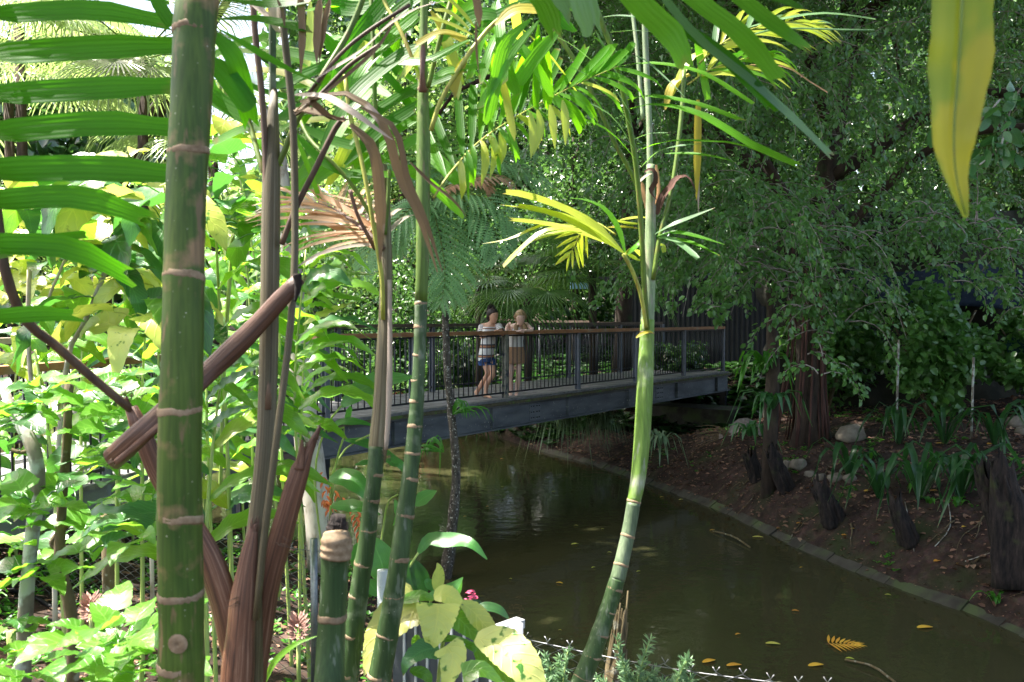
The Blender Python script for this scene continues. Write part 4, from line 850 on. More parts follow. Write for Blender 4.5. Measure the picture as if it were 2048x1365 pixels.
# --- palm 1: thick near stem
t = thing('palm', W(362, 1365, 1.55) * 1.0, 'thickest nearest palm stem, olive green with pale rings, standing full height at left', 'palm', 'ringed palm stems in the foreground')
ORG[t.name] = Vector(t.location)
stem(t, [(396, -60, 82, 1.62), (395, 0, 82, 1.61), (388, 61, 82, 1.6), (377, 302, 79, 1.58), (368, 554, 79, 1.56), (360, 819, 83, 1.55), (361, 1034, 86, 1.55), (362, 1188, 87, 1.55), (361, 1365, 88, 1.55)],
     [61, 302, 554, 819, 1034, 1188, 1326], 'stem_olive', n=30, k=24, rw=.009)
for px, py, rr in ((357, 1287, 20),):
    c = W(px, py, 1.545 - .036); V = []
    for q, (r_, h) in enumerate(((1, 0), (.75, .0016), (.3, .002), (.12, -.0005))):
        for a in range(14): V.append(Vector(c) + Vector((math.cos(a / 14 * 6.283) * rr * r_ * 1.5 / FPX, -h - (1 - (math.cos(a / 14 * 6.283) * rr * r_ / 44) ** 2) ** .5 * .0035 + .0035 * 0, math.sin(a / 14 * 6.283) * rr * r_ * 1.5 / FPX)))
    F = [(a + 14 * q, (a + 1) % 14 + 14 * q, (a + 1) % 14 + 14 * (q + 1), a + 14 * (q + 1)) for q in range(3) for a in range(14)] + [tuple(range(42, 56))]
    mk('scar', V, F, M['ring'] if rr > 15 else M['bark_pale'], t)
# --- near frond entering from the left edge (its rachis hangs outside the view)
t = thing('palm_frond', W(-120, 700, 1.15), 'near palm frond of broad dark green leaflets reaching in from the left edge', 'palm frond')
rc = crv(WP([(-110, 760, 1.45), (-150, 400, 1.5), (-160, 100, 1.5), (-150, -120, 1.5)]), 12)
rch = tube('rachis', rc, np.linspace(.009, .005, 12), M['petiole'], t, k=6)
for (y0, ym, xt, yt, w_, d2) in ((40, 22, 345, 48, 50, 1.75), (125, 96, 380, 92, 60, 1.78), (205, 178, 370, 172, 56, 1.76), (285, 248, 365, 258, 60, 1.76), (345, 338, 370, 352, 62, 1.74), (408, 396, 300, 440, 54, 1.72), (480, 498, 262, 555, 52, 1.72), (540, 480, 165, 470, 28, 1.74), (640, 628, 155, 632, 38, 1.7), (-40, -30, 330, -5, 50, 1.78)):
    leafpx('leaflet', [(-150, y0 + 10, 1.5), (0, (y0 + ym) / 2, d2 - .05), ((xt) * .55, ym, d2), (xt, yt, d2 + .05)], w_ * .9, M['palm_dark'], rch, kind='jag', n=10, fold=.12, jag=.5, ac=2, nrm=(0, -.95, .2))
# --- a broad leaflet cluster just right of palm 1 top
t = thing('palm_frond', W(430, -60, 1.9), 'palm frond hanging beside the top of the thickest stem, dark broad leaflets', 'palm frond')
P = WP([(560, -80, 2.0), (470, -40, 1.95), (400, 30, 1.9), (380, 120, 1.9)]); rch = tube('rachis', crv(P, 8), np.linspace(.006, .004, 8), M['petiole'], t, k=6)
for a in ([(300, -20, 1.7), (330, 30, 1.7), (352, 60, 1.7)], 28), ([(420, 60, 1.9), (470, 120, 1.9), (500, 240, 1.95)], 40), ([(400, 110, 1.9), (450, 150, 1.9), (505, 225, 1.9)], 46), ([(440, 60, 1.95), (560, 130, 2.0), (640, 170, 2.1)], 20), ([(430, 40, 2), (520, 40, 2.1), (620, 60, 2.1)], 26), ([(440, 0, 2), (530, 10, 2.1), (625, 0, 2.1)], 30), ([(430, 40, 2.3), (410, 170, 2.3), (495, 240, 2.3)], 40):
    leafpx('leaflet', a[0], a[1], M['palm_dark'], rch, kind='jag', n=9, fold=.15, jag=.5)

# --- palm 2: dead sheaths and stalks
t = thing('palm', W(492, 1365, 2.1), 'palm clump with peeling red brown sheaths and dark dead stalks, right of the thickest stem', 'palm', 'ringed palm stems in the foreground')
ORG[t.name] = Vector(t.location)
stem(t, [(548, 180, 14, 2.3), (543, 330, 34, 2.25), (540, 560, 37, 2.2), (536, 760, 37, 2.18), (530, 900, 37, 2.15), (515, 1060, 42, 2.12), (500, 1200, 60, 2.1), (492, 1365, 66, 2.1)], [], 'sheath_grey', n=26, k=14)
def strip(name, pp, mat, t, k=10, flatness=.45, rag=0):
    A = crv(pp, 18); V = []; 
    P = np.array([np.array(W(a[0], a[1], a[3])) for a in A]); r = A[:, 2] * A[:, 3] / FPX / 2; T = unit(np.gradient(P, axis=0))
    Sd = unit(np.cross(T, np.array([0, -1.0, 0]))); N = np.cross(Sd, T); th = np.arange(k) / k * 2 * np.pi
    for q in range(18):
        rr = r[q] * (1 + .04 * math.sin(q * 1.3))
        V.append(P[q] + rr * np.cos(th)[:, None] * Sd[q] + rr * flatness * np.sin(th)[:, None] * N[q])
    if rag: V[0] = V[0] - T[0] * (rng.random((k, 1)) * rag)
    V = np.vstack(V); F = [(q * k + j_, q * k + (j_ + 1) % k, (q + 1) * k + (j_ + 1) % k, (q + 1) * k + j_) for q in range(17) for j_ in range(k)] + [tuple(range(k))[::-1], tuple(range(17 * k, 18 * k))]
    uv = np.stack([np.tile(np.arange(k) / k, 18), np.repeat(np.linspace(0, 1, 18), k)], -1)
    return mk(name, V, F, M[mat], t, uv=uv)
strip('sheath', [(508, 1052, 14, 2.08), (495, 1130, 40, 2.07), (484, 1230, 56, 2.06), (474, 1365, 66, 2.05), (470, 1500, 66, 2.05)], 'sheath', t, rag=.03)
strip('sheath', [(628, 880, 6, 2.1), (604, 930, 34, 2.1), (588, 980, 44, 2.1), (560, 1080, 46, 2.1), (530, 1200, 50, 2.1), (505, 1365, 56, 2.12), (498, 1480, 56, 2.12)], 'sheath', t, rag=.05)
strip('sheath', [(604, 880, 5, 2.09), (603, 902, 12, 2.09), (598, 940, 20, 2.09)], 'sheath', t)
strip('sheath', [(262, 815, 26, 2.1), (285, 870, 40, 2.1), (318, 950, 44, 2.1), (365, 1020, 46, 2.1), (415, 1110, 54, 2.1), (452, 1220, 60, 2.1), (475, 1340, 50, 2.1)], 'sheath', t)
strip('sheath', [(252, 795, 8, 2.1), (262, 830, 16, 2.1)], 'sheath', t)
tube('stalk', crv(WP([(262, 820, 2.1), (190, 760, 2.05), (110, 690, 2.0), (50, 640, 1.95), (10, 540, 1.9), (-10, 400, 1.9)]), 16), np.linspace(.010, .012, 16), M['stalk'], t, k=8)
for pp, w_, mt in (([(503, -40, 2.25), (511, 77, 2.25), (521, 160, 2.25), (528, 250, 2.25), (534, 420, 2.22), (540, 620, 2.2), (536, 820, 2.15)], 13, 'stalk'),
               ([(545, 30, 2.3), (545, 180, 2.3), (546, 330, 2.28), (545, 480, 2.25)], 15, 'stem_dark'),
               ([(558, -30, 2.2), (575, 130, 2.2), (586, 240, 2.2), (590, 420, 2.18), (588, 560, 2.15), (578, 680, 2.12), (563, 800, 2.1), (548, 920, 2.08), (528, 1080, 2.06), (512, 1240, 2.05)], 15, 'sheath_grey'),
               ([(541, 370, 2.25), (522, 330, 2.25), (500, 250, 2.3), (480, 180, 2.3)], 11, 'petiole'),
               ([(551, 340, 2.25), (566, 310, 2.25), (590, 250, 2.25), (640, 160, 2.25), (700, 60, 2.3), (740, -40, 2.3)], 12, 'petiole'),
               ([(563, 490, 2.2), (590, 420, 2.2), (630, 340, 2.2), (672, 255, 2.2), (690, 236, 2.2)], 12, 'stalk'),
               ([(590, 230, 2.15), (640, 190, 2.15), (700, 130, 2.15), (760, 90, 2.15)], 9, 'stalk'),
               ([(615, 190, 2.1), (680, 110, 2.1), (740, 60, 2.1), (820, 10, 2.1)], 8, 'dead')):
    P, r = pxcurve([(a[0], a[1], w_, a[2]) for a in pp], 20); tube('stalk', P, r, M[mt] if mt != 'dead' else M['stalk'], t, k=8)
# dead drooping leaflets of this palm
dl = [([(590, 190, 2.1), (650, 195, 2.05), (700, 222, 2.0), (740, 250, 2.0), (785, 280, 2.0)], 22, 'dead_pale'),
      ([(600, 205, 2.1), (680, 188, 2.1), (735, 215, 2.1), (775, 270, 2.1), (800, 360, 2.1), (835, 430, 2.1), (875, 545, 2.1)], 26, 'dead'),
      ([(700, 250, 2.1), (745, 300, 2.1), (760, 400, 2.1), (760, 525, 2.1)], 32, 'dead'),
      ([(720, 215, 2.0), (790, 260, 2.0), (815, 360, 2.0), (850, 440, 2.0), (885, 545, 2.0)], 18, 'dead'),
      ([(590, 220, 2.15), (640, 230, 2.1), (690, 245, 2.1)], 34, 'dead'),
      ([(590, 225, 2.15), (620, 205, 2.1), (660, 235, 2.1), (700, 240, 2.1)], 20, 'dead'),
      ([(820, 325, 2.2), (860, 365, 2.2), (905, 400, 2.2), (932, 432, 2.2)], 10, 'dead'),
      ([(640, 0, 2.1), (636, 60, 2.1), (634, 130, 2.1)], 24, 'dead'), ([(600, -20, 2.1), (605, 60, 2.1), (602, 150, 2.1)], 20, 'dead'),
      ([(480, -10, 2.2), (520, 20, 2.2), (560, 60, 2.2)], 22, 'dead_pale'), ([(520, -10, 2.15), (545, 10, 2.15), (552, 55, 2.15), (562, 66, 2.15)], 30, 'dead_pale'),
      ([(630, 160, 2.1), (720, 105, 2.05), (780, 50, 2.0), (840, 15, 2.0), (895, 2, 2.0)], 16, 'dead_pale'),
      ([(590, 230, 2.1), (660, 180, 2.1), (760, 90, 2.1), (800, 10, 2.1)], 12, 'dead'),
      ([(950, -20, 1.9), (956, 30, 1.9), (958, 55, 1.9)], 24, 'dead'), ([(952, 40, 2.0), (953, 100, 2.0), (958, 150, 2.0)], 7, 'dead'),
      ([(660, 0, 2.1), (650, 50, 2.1), (638, 130, 2.1)], 18, 'dead'), ([(555, 0, 2.1), (565, 25, 2.1), (570, 60, 2.1)], 9, 'dead')]
for pp, w_, mt in dl: leafpx('dead_leaflet', pp, w_ * .78, M[mt], t, kind='strap', n=12, fold=.35, twist=random.uniform(-.7, .7), wave=.06, nw=2)
palm2 = t
# the lodged cut sheath
t = thing('cut_sheath', W(400, 760, 1.95), 'brown cut leaf sheath lodged diagonally against the thickest stem', 'dead sheath')
strip('shell', [(222, 921, 46, 2.0), (300, 850, 46, 1.95), (400, 760, 44, 2.1), (490, 675, 42, 2.12), (560, 600, 36, 2.12), (600, 556, 26, 2.12)], 'sheath', t, flatness=.5)
strip('lip', [(232, 926, 14, 1.96), (300, 868, 14, 1.93), (340, 832, 8, 1.93)], 'sheath', t)
strip('torn_end', [(594, 548, 18, 2.1), (596, 575, 14, 2.1), (590, 604, 5, 2.1)], 'char', t)

t_ = thing('torn_fibres', W(560, 1000, 2.05), 'frayed dry fibres hanging at the torn ends of the brown sheaths', 'fibres'); g = []
for cx, cy_, D, dx, dy in ((604, 900, 2.1, 3, -22), (508, 1062, 2.06, 6, -20), (258, 802, 2.1, -6, -14), (226, 922, 1.98, -10, 10), (600, 560, 2.12, 10, -8), (632, 884, 2.1, 4, -10), (475, 1200, 2.05, -14, 10), (560, 1080, 2.07, 16, 10), (770, 905, 2.6, 6, 14)):
    for k in range(9):
        a, b_ = random.uniform(-8, 8), random.uniform(-8, 8); L = random.uniform(.6, 1.7)
        g.append(tube_geo(crv([W(cx + a, cy_ + b_, D), W(cx + a + dx * L * .5 + random.uniform(-5, 5), cy_ + b_ + dy * L * .5, D - .01), W(cx + a + dx * L + random.uniform(-10, 10), cy_ + b_ + dy * L, D - .01)], 6), np.linspace(.0009, .0003, 6), 4)[:2])
V, F = join_geo(g); bpy.data.objects.remove(t_); tag(mk('fibres', V, F, M['stalk'], palm2), kind='stuff')
# --- palm 3 (x~770)
t = thing('palm', W(697, 1365, 2.6), 'palm with a brown peeling sheath over a ringed green base, third stem from the left', 'palm', 'ringed palm stems in the foreground')
ORG[t.name] = Vector(t.location)
stem(t, [(755, 895, 34, 2.62), (749, 960, 31, 2.6), (741, 1020, 33, 2.6), (733, 1090, 35, 2.6), (721, 1160, 37, 2.6), (709, 1250, 39, 2.6), (700, 1320, 41, 2.6), (695, 1365, 42, 2.6)], [950, 998, 1060, 1127, 1193, 1270, 1347], 'stem_dark', rw=.006)
strip('sheath', [(766, 330, 16, 2.75), (768, 400, 24, 2.74), (771, 480, 25, 2.72), (772, 560, 26, 2.7), (770, 650, 28, 2.68), (766, 740, 31, 2.66), (761, 820, 33, 2.64), (756, 900, 38, 2.62), (754, 925, 34, 2.62)], 'sheath_grey', t, flatness=.8)
strip('sheath', [(779, 560, 8, 2.66), (780, 680, 10, 2.64), (778, 800, 12, 2.61), (772, 900, 8, 2.58)], 'dead_pale', t, flatness=.3)
for pp, w_, mt in (([(766, 640, 2.66), (764, 560, 2.66), (750, 470, 2.66), (735, 380, 2.66), (718, 300, 2.68), (700, 230, 2.7), (690, 150, 2.7)], 9, 'petiole_y'),
                   ([(770, 470, 2.7), (776, 400, 2.7), (779, 340, 2.7)], 8, 'petiole'),
                   ([(762, 480, 2.7), (735, 420, 2.7), (700, 365, 2.7), (660, 320, 2.7), (620, 280, 2.75), (600, 240, 2.8)], 8, 'petiole'),
                   ([(755, 340, 2.8), (750, 200, 2.8), (745, 60, 2.85), (740, -40, 2.9)], 9, 'petiole')):
    P, r = pxcurve([(a[0], a[1], w_, a[2]) for a in pp], 16); tube('petiole', P, r, M[mt], t, k=8)
# orange dead frond hanging left from palm 3
fr = frond(t, WP([(768, 500, 2.7), (740, 470, 2.72), (690, 432, 2.78), (650, 412, 2.85), (600, 400, 2.9)]), .009, 24, .30, .013, ['dead_org', 'dead_org', 'dead_pale'], ang=(72, 15), droop=.35, kind='strap', stalk='sheath', t0=.05, sides=(1, -1), N=(0, -.5, .8), jit=.3, lift=.1)
for pp, w_ in (([(755, 500, 2.75), (700, 470, 2.75), (650, 445, 2.75), (602, 410, 2.8)], 16), ([(765, 470, 2.75), (700, 425, 2.75), (640, 390, 2.8), (610, 376, 2.8)], 14), ([(760, 480, 2.8), (690, 440, 2.8), (630, 430, 2.8), (596, 438, 2.8)], 14)):
    leafpx('dead_leaflet', pp, w_, M['dead_org'], fr, kind='strap', n=9, fold=.3)
for q in range(12):
    y = 396 + q * 8; leafpx('dead_leaflet', [(762, y + 20, 2.8), (700, y + 5 - q, 2.82), (640 - random.randint(0, 25), y - 14 - q * .5 + random.randint(-6, 8), 2.85)], 7, M[random.choice(['dead_org', 'dead_pale'])], fr, kind='strap', n=8, fold=.3, nrm=(0, -.6, .8))
strip('sheath', [(700, 380, 8, 2.65), (715, 430, 7, 2.65), (735, 470, 8, 2.66), (752, 500, 9, 2.68)], 'sheath', t)
# green fronds of palm 3 behind: diagonal broad leaflets
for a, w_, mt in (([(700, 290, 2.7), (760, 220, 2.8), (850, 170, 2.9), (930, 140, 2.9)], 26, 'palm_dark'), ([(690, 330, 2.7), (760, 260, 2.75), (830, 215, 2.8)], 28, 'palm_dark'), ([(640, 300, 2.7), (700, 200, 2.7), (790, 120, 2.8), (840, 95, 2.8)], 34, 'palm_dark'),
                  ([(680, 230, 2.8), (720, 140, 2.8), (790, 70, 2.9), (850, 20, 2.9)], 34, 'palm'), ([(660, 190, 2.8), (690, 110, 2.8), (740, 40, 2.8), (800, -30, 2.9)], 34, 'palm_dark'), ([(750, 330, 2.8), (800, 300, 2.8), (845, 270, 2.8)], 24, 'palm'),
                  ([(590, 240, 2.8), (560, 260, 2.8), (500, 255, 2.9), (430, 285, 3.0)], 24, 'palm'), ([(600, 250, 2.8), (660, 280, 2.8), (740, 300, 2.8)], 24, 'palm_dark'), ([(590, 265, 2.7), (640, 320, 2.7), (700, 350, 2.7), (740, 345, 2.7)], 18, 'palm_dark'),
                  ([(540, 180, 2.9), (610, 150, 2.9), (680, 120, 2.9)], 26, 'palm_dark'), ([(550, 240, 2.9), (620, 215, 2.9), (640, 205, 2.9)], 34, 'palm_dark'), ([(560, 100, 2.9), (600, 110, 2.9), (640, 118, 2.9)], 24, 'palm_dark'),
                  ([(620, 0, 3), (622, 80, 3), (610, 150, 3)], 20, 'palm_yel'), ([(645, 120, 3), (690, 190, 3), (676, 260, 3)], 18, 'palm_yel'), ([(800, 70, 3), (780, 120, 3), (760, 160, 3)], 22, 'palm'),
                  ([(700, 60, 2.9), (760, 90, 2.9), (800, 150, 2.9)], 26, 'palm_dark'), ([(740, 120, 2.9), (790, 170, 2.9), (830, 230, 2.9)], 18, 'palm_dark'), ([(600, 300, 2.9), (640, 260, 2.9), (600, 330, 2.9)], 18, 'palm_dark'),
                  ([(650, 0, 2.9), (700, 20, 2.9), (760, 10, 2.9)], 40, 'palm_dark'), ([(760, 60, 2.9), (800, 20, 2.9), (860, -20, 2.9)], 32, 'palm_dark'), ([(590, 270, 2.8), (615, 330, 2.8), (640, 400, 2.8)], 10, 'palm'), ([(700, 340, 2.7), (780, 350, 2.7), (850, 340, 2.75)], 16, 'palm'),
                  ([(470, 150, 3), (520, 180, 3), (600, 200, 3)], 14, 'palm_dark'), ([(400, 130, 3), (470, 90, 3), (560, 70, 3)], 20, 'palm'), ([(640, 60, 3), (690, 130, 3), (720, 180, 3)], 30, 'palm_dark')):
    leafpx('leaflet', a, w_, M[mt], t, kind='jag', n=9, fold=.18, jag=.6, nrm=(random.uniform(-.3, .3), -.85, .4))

for q in range(34):
    x0, y0 = random.uniform(640, 860), random.uniform(-60, 320); a = R(random.choice([205, 215, 225, 150, 160, -30]) + random.uniform(-14, 14)); L = random.uniform(90, 190); dD = random.uniform(-.15, .25)
    leafpx('leaflet', [(x0, y0, 3.0), (x0 + math.cos(a) * L * .5, y0 - math.sin(a) * L * .5 - 8, 3.0 + dD), (x0 + math.cos(a) * L, y0 - math.sin(a) * L + 10, 3.05 + dD * 2)], random.uniform(18, 32), M[random.choice(['palm', 'palm', 'palm', 'palm_yel'])], t, kind='jag', n=8, fold=.2, jag=.6, nrm=(random.uniform(-.4, .4), -.8, .5))
# --- palm 4 (x~845)
t = thing('palm', W(758, 1365, 2.5), 'tall slender palm with evenly ringed dark green stem, fourth from the left', 'palm', 'ringed palm stems in the foreground')
ORG[t.name] = Vector(t.location)
stem(t, [(850, -60, 15, 2.7), (848, 30, 16, 2.7), (846, 110, 18, 2.68), (846, 178, 22, 2.66), (847, 290, 28, 2.64), (846, 400, 28, 2.62), (845, 520, 26, 2.6), (842, 606, 25, 2.6)], [180], 'stem_mid', down=False, name='crownshaft')
stem(t, [(842, 604, 25, 2.6), (838, 714, 25, 2.58), (833, 803, 28, 2.56), (830, 854, 30, 2.55), (820, 960, 33, 2.53), (811, 1029, 36, 2.52), (799, 1119, 38, 2.5), (788, 1191, 41, 2.5), (774, 1270, 44, 2.5), (756, 1365, 47, 2.5)],
     [608, 657, 714, 762, 803, 854, 906, 960, 1029, 1119, 1191, 1270, 1355], 'stem_dark', rw=.006)
strip('sheath', [(846, 90, 7, 2.6), (846, 110, 12, 2.6), (845, 150, 10, 2.6), (846, 185, 18, 2.62)], 'sheath', t)
for pp, w_, mt in (([(847, 178, 2.64), (830, 130, 2.64), (800, 60, 2.66), (772, 10, 2.7), (755, -40, 2.7)], 8, 'petiole_y'), ([(856, 175, 2.64), (872, 110, 2.64), (888, 50, 2.64), (905, -10, 2.66)], 10, 'petiole'),
                   ([(862, 262, 2.6), (878, 210, 2.6), (905, 160, 2.6), (940, 105, 2.6), (985, 50, 2.65), (1040, 10, 2.7)], 9, 'petiole_y')):
    P, r = pxcurve([(a[0], a[1], w_, a[2]) for a in pp], 16); tube('petiole', P, r, M[mt], t, k=8)
# yellowing leaflets on the right petiole
for a, w_, mt in (([(935, 110, 2.6), (915, 150, 2.6), (905, 190, 2.6)], 18, 'palm_old'), ([(945, 70, 2.6), (905, 50, 2.6), (860, 35, 2.6)], 9, 'palm_yel'), ([(940, 60, 2.6), (900, 25, 2.6), (870, 20, 2.6)], 9, 'palm_yel'), ([(950, 55, 2.6), (920, 20, 2.6), (890, -10, 2.6)], 10, 'palm_yel'),
                  ([(935, 75, 2.6), (880, 65, 2.6), (830, 90, 2.6)], 14, 'palm_old'), ([(990, 50, 2.6), (1030, 20, 2.6), (1080, 20, 2.6)], 26, 'palm_old'), ([(920, 160, 2.6), (915, 180, 2.6), (912, 195, 2.6)], 16, 'palm_yel'), ([(940, 80, 2.6), (860, 120, 2.6), (800, 125, 2.65)], 20, 'palm'),
                  ([(910, 140, 2.6), (940, 135, 2.6), (975, 132, 2.6)], 14, 'palm'), ([(870, 160, 2.6), (890, 145, 2.6), (915, 140, 2.6)], 20, 'palm'),
                  ([(1060, 40, 2.6), (1010, 90, 2.6), (990, 170, 2.6), (975, 240, 2.6)], 26, 'palm'), ([(1080, 40, 2.6), (1030, 100, 2.6), (1000, 150, 2.6), (960, 215, 2.6)], 20, 'palm'), ([(1120, 60, 2.7), (1075, 110, 2.7), (1030, 175, 2.7)], 28, 'palm'),
                  ([(1020, 40, 2.7), (960, 30, 2.7), (900, 60, 2.7)], 34, 'palm_dark'), ([(1150, 20, 2.7), (1060, 10, 2.7), (960, 50, 2.7)], 32, 'palm_dark'), ([(860, 20, 2.7), (890, 60, 2.7), (935, 85, 2.7)], 14, 'palm_old'), ([(1090, 10, 2.7), (1110, 30, 2.7), (1140, 60, 2.7)], 24, 'palm_dark')):
    leafpx('leaflet', a, w_, M[mt], t, kind='jag', n=9, fold=.15, jag=.6, nrm=(random.uniform(-.3, .3), -.85, .4))
for q in range(20):
    x0, y0 = random.uniform(870, 1100), random.uniform(-40, 120); a = R(random.uniform(220, 320)); L = random.uniform(80, 170); dD = random.uniform(-.1, .2)
    leafpx('leaflet', [(x0, y0, 2.8), (x0 + math.cos(a) * L * .5, y0 - math.sin(a) * L * .5 - 6, 2.8 + dD), (x0 + math.cos(a) * L, y0 - math.sin(a) * L + 8, 2.85 + dD * 2)], random.uniform(16, 28), M[random.choice(['palm', 'palm', 'palm_yel'])], t, kind='jag', n=8, fold=.2, jag=.6, nrm=(random.uniform(-.4, .4), -.8, .5))
# the long arching frond right of palm 4: bright leaflets hanging
RA = crv([(866, 395), (900, 345), (955, 285), (1020, 240), (1090, 200), (1170, 160), (1240, 130)], 60)
for q in range(26):
    x, y = RA[12 + int(q * 1.8)]; x += random.uniform(-5, 5); D = 2.65 + q * .022; lean = random.uniform(-8, 14) + q * 3.4; h = random.uniform(40, 100) * (1 - q * .018)
    leafpx('leaflet', [(x, y, D), (x + lean * .45, y + h * .25, D - .02), (x + lean * .85, y + h * .65, D - .03), (x + lean, y + h, D - .02)], random.uniform(7, 17), M[random.choice(['palm', 'palm', 'palm_yel'] if q < 9 else ['palm', 'palm', 'palm', 'palm_yel'])], t, kind=random.choice(['jag', 'lance']), n=8, fold=.25, jag=.8, twist=random.uniform(-.8, .8), nrm=(random.uniform(-.6, .6), -.9, .3))
frond(t, WP([(867, 396, 2.61), (901, 346, 2.69), (956, 286, 2.79), (1021, 241, 2.89), (1091, 201, 2.99), (1171, 161, 3.09), (1241, 131, 3.19)]), .004, 19, .36, .028, ['palm', 'palm', 'palm_dark'], ang=(40, 16), droop=-.05, N=(0, -.9, .3), t0=.08, sides=(-1,), stalk='petiole_y', nb=8)
for q, (x, y) in enumerate(((940, 300), (965, 285), (985, 270), (1000, 262), (1060, 225), (1075, 220), (1100, 210), (1125, 200))):
    leafpx('leaflet', [(x, y, 2.8), (x + 6, y + 40, 2.8), (x + random.randint(-8, 10), y + random.randint(70, 95), 2.8)], 17, M['palm_yel'], t, kind='lance', n=8, fold=.2)

# --- palm 5: the cut stump stem
t = thing('cut_palm_stem', W(660, 1365, 1.95), 'short cut palm stem with a charred frayed top, in front of the ringed stems', 'palm stump', 'ringed palm stems in the foreground')
ORG[t.name] = Vector(t.location)
stem(t, [(673, 1066, 50, 2.0), (673, 1085, 60, 2.0), (672, 1110, 60, 2.0), (670, 1122, 56, 2.0), (668, 1178, 55, 2.0), (662, 1280, 57, 2.0), (659, 1365, 62, 1.98)], [1234], 'stem_dark', rw=.007)
strip('cut_collar', [(673, 1064, 48, 1.995), (673, 1078, 60, 1.99), (673, 1098, 63, 1.99), (671, 1116, 60, 1.99)], 'ring', t, flatness=1.0, k=18)
s_ = strip('frayed_top', [(676, 1036, 30, 2.0), (675, 1050, 42, 2.0), (674, 1070, 46, 2.0)], 'char', t, flatness=1.0, k=14, rag=.012)
V, F = join_geo([tube_geo([np.array(W(656 + q * 2.3, 1060, 1.99 + .02 * math.sin(q))), np.array(W(654 + q * 2.7 + random.uniform(-3, 3), 1034 + random.uniform(-6, 8), 1.99))], [.0016, .0004], 4)[:2] for q in range(18)])
tag(mk('fibres', V, F, M['char'], t), kind='stuff')

# --- palm 6: right palm, its crown
t = thing('palm', W(1165, 1365, 3.3), 'single curved palm with bright lime crownshaft in front of the right half of the footbridge', 'palm', 'ringed palm stems in the foreground')
ORG[t.name] = Vector(t.location)
P6s, _ = stem(t, [(1301, 330, 16, 3.5), (1301, 470, 22, 3.48), (1298, 580, 25, 3.46), (1294, 650, 28, 3.45)], [], 'stem_pale', down=False, name='crownshaft')
stem(t, [(1295, 640, 28, 3.45), (1293, 700, 30, 3.44), (1290, 770, 33, 3.42), (1284, 880, 33, 3.4), (1276, 960, 30, 3.38), (1266, 1010, 28, 3.36)], [665, 1003], 'stem_lime', down=False, name='crownshaft', rw=.005)
stem(t, [(1267, 1006, 28, 3.36), (1260, 1050, 28, 3.35), (1248, 1105, 29, 3.33), (1235, 1160, 31, 3.31)], [1072, 1130], 'stem_bloom', down=False, rw=.005)
stem(t, [(1235.5, 1158, 31, 3.31), (1218, 1215, 33, 3.3), (1200, 1268, 35, 3.28), (1183, 1315, 37, 3.27), (1162, 1365, 39, 3.26)],
     [1178, 1224, 1268, 1312, 1356], 'stem_dark', rw=.005)
leafpx('dry_wrap', [(1272, 676, 3.38), (1284, 668, 3.375), (1300, 664, 3.385), (1308, 668, 3.4)], 7, M['palm_old'], t, kind='strap', n=8, wave=.1)
for pp, w_, mt in (([(1294, 660, 3.42), (1288, 560, 3.4), (1282, 450, 3.38), (1272, 330, 3.36), (1255, 230, 3.34), (1232, 120, 3.3), (1205, 50, 3.28), (1180, -20, 3.25)], 11, 'petiole'),
                   ([(1286, 400, 3.44), (1262, 345, 3.44), (1232, 290, 3.44), (1195, 210, 3.44), (1155, 130, 3.44), (1110, 65, 3.44), (1075, 20, 3.44)], 9, 'petiole'),
                   ([(1306, 560, 3.44), (1320, 470, 3.46), (1345, 370, 3.5), (1362, 240, 3.55), (1368, 140, 3.6)], 9, 'petiole'),
                   ([(1300, 340, 3.52), (1298, 240, 3.55), (1292, 120, 3.6), (1288, -20, 3.6)], 12, 'stem_pale'), ([(1286, 240, 3.6), (1275, 110, 3.65), (1262, 0, 3.7)], 8, 'stem_pale'),
                   ([(1292, 655, 3.4), (1284, 600, 3.38), (1268, 550, 3.36), (1247, 508, 3.34)], 8, 'petiole_y')):
    P, r = pxcurve([(a[0], a[1], w_, a[2]) for a in pp], 18); tube('petiole', P, r, M[mt], t, k=8)
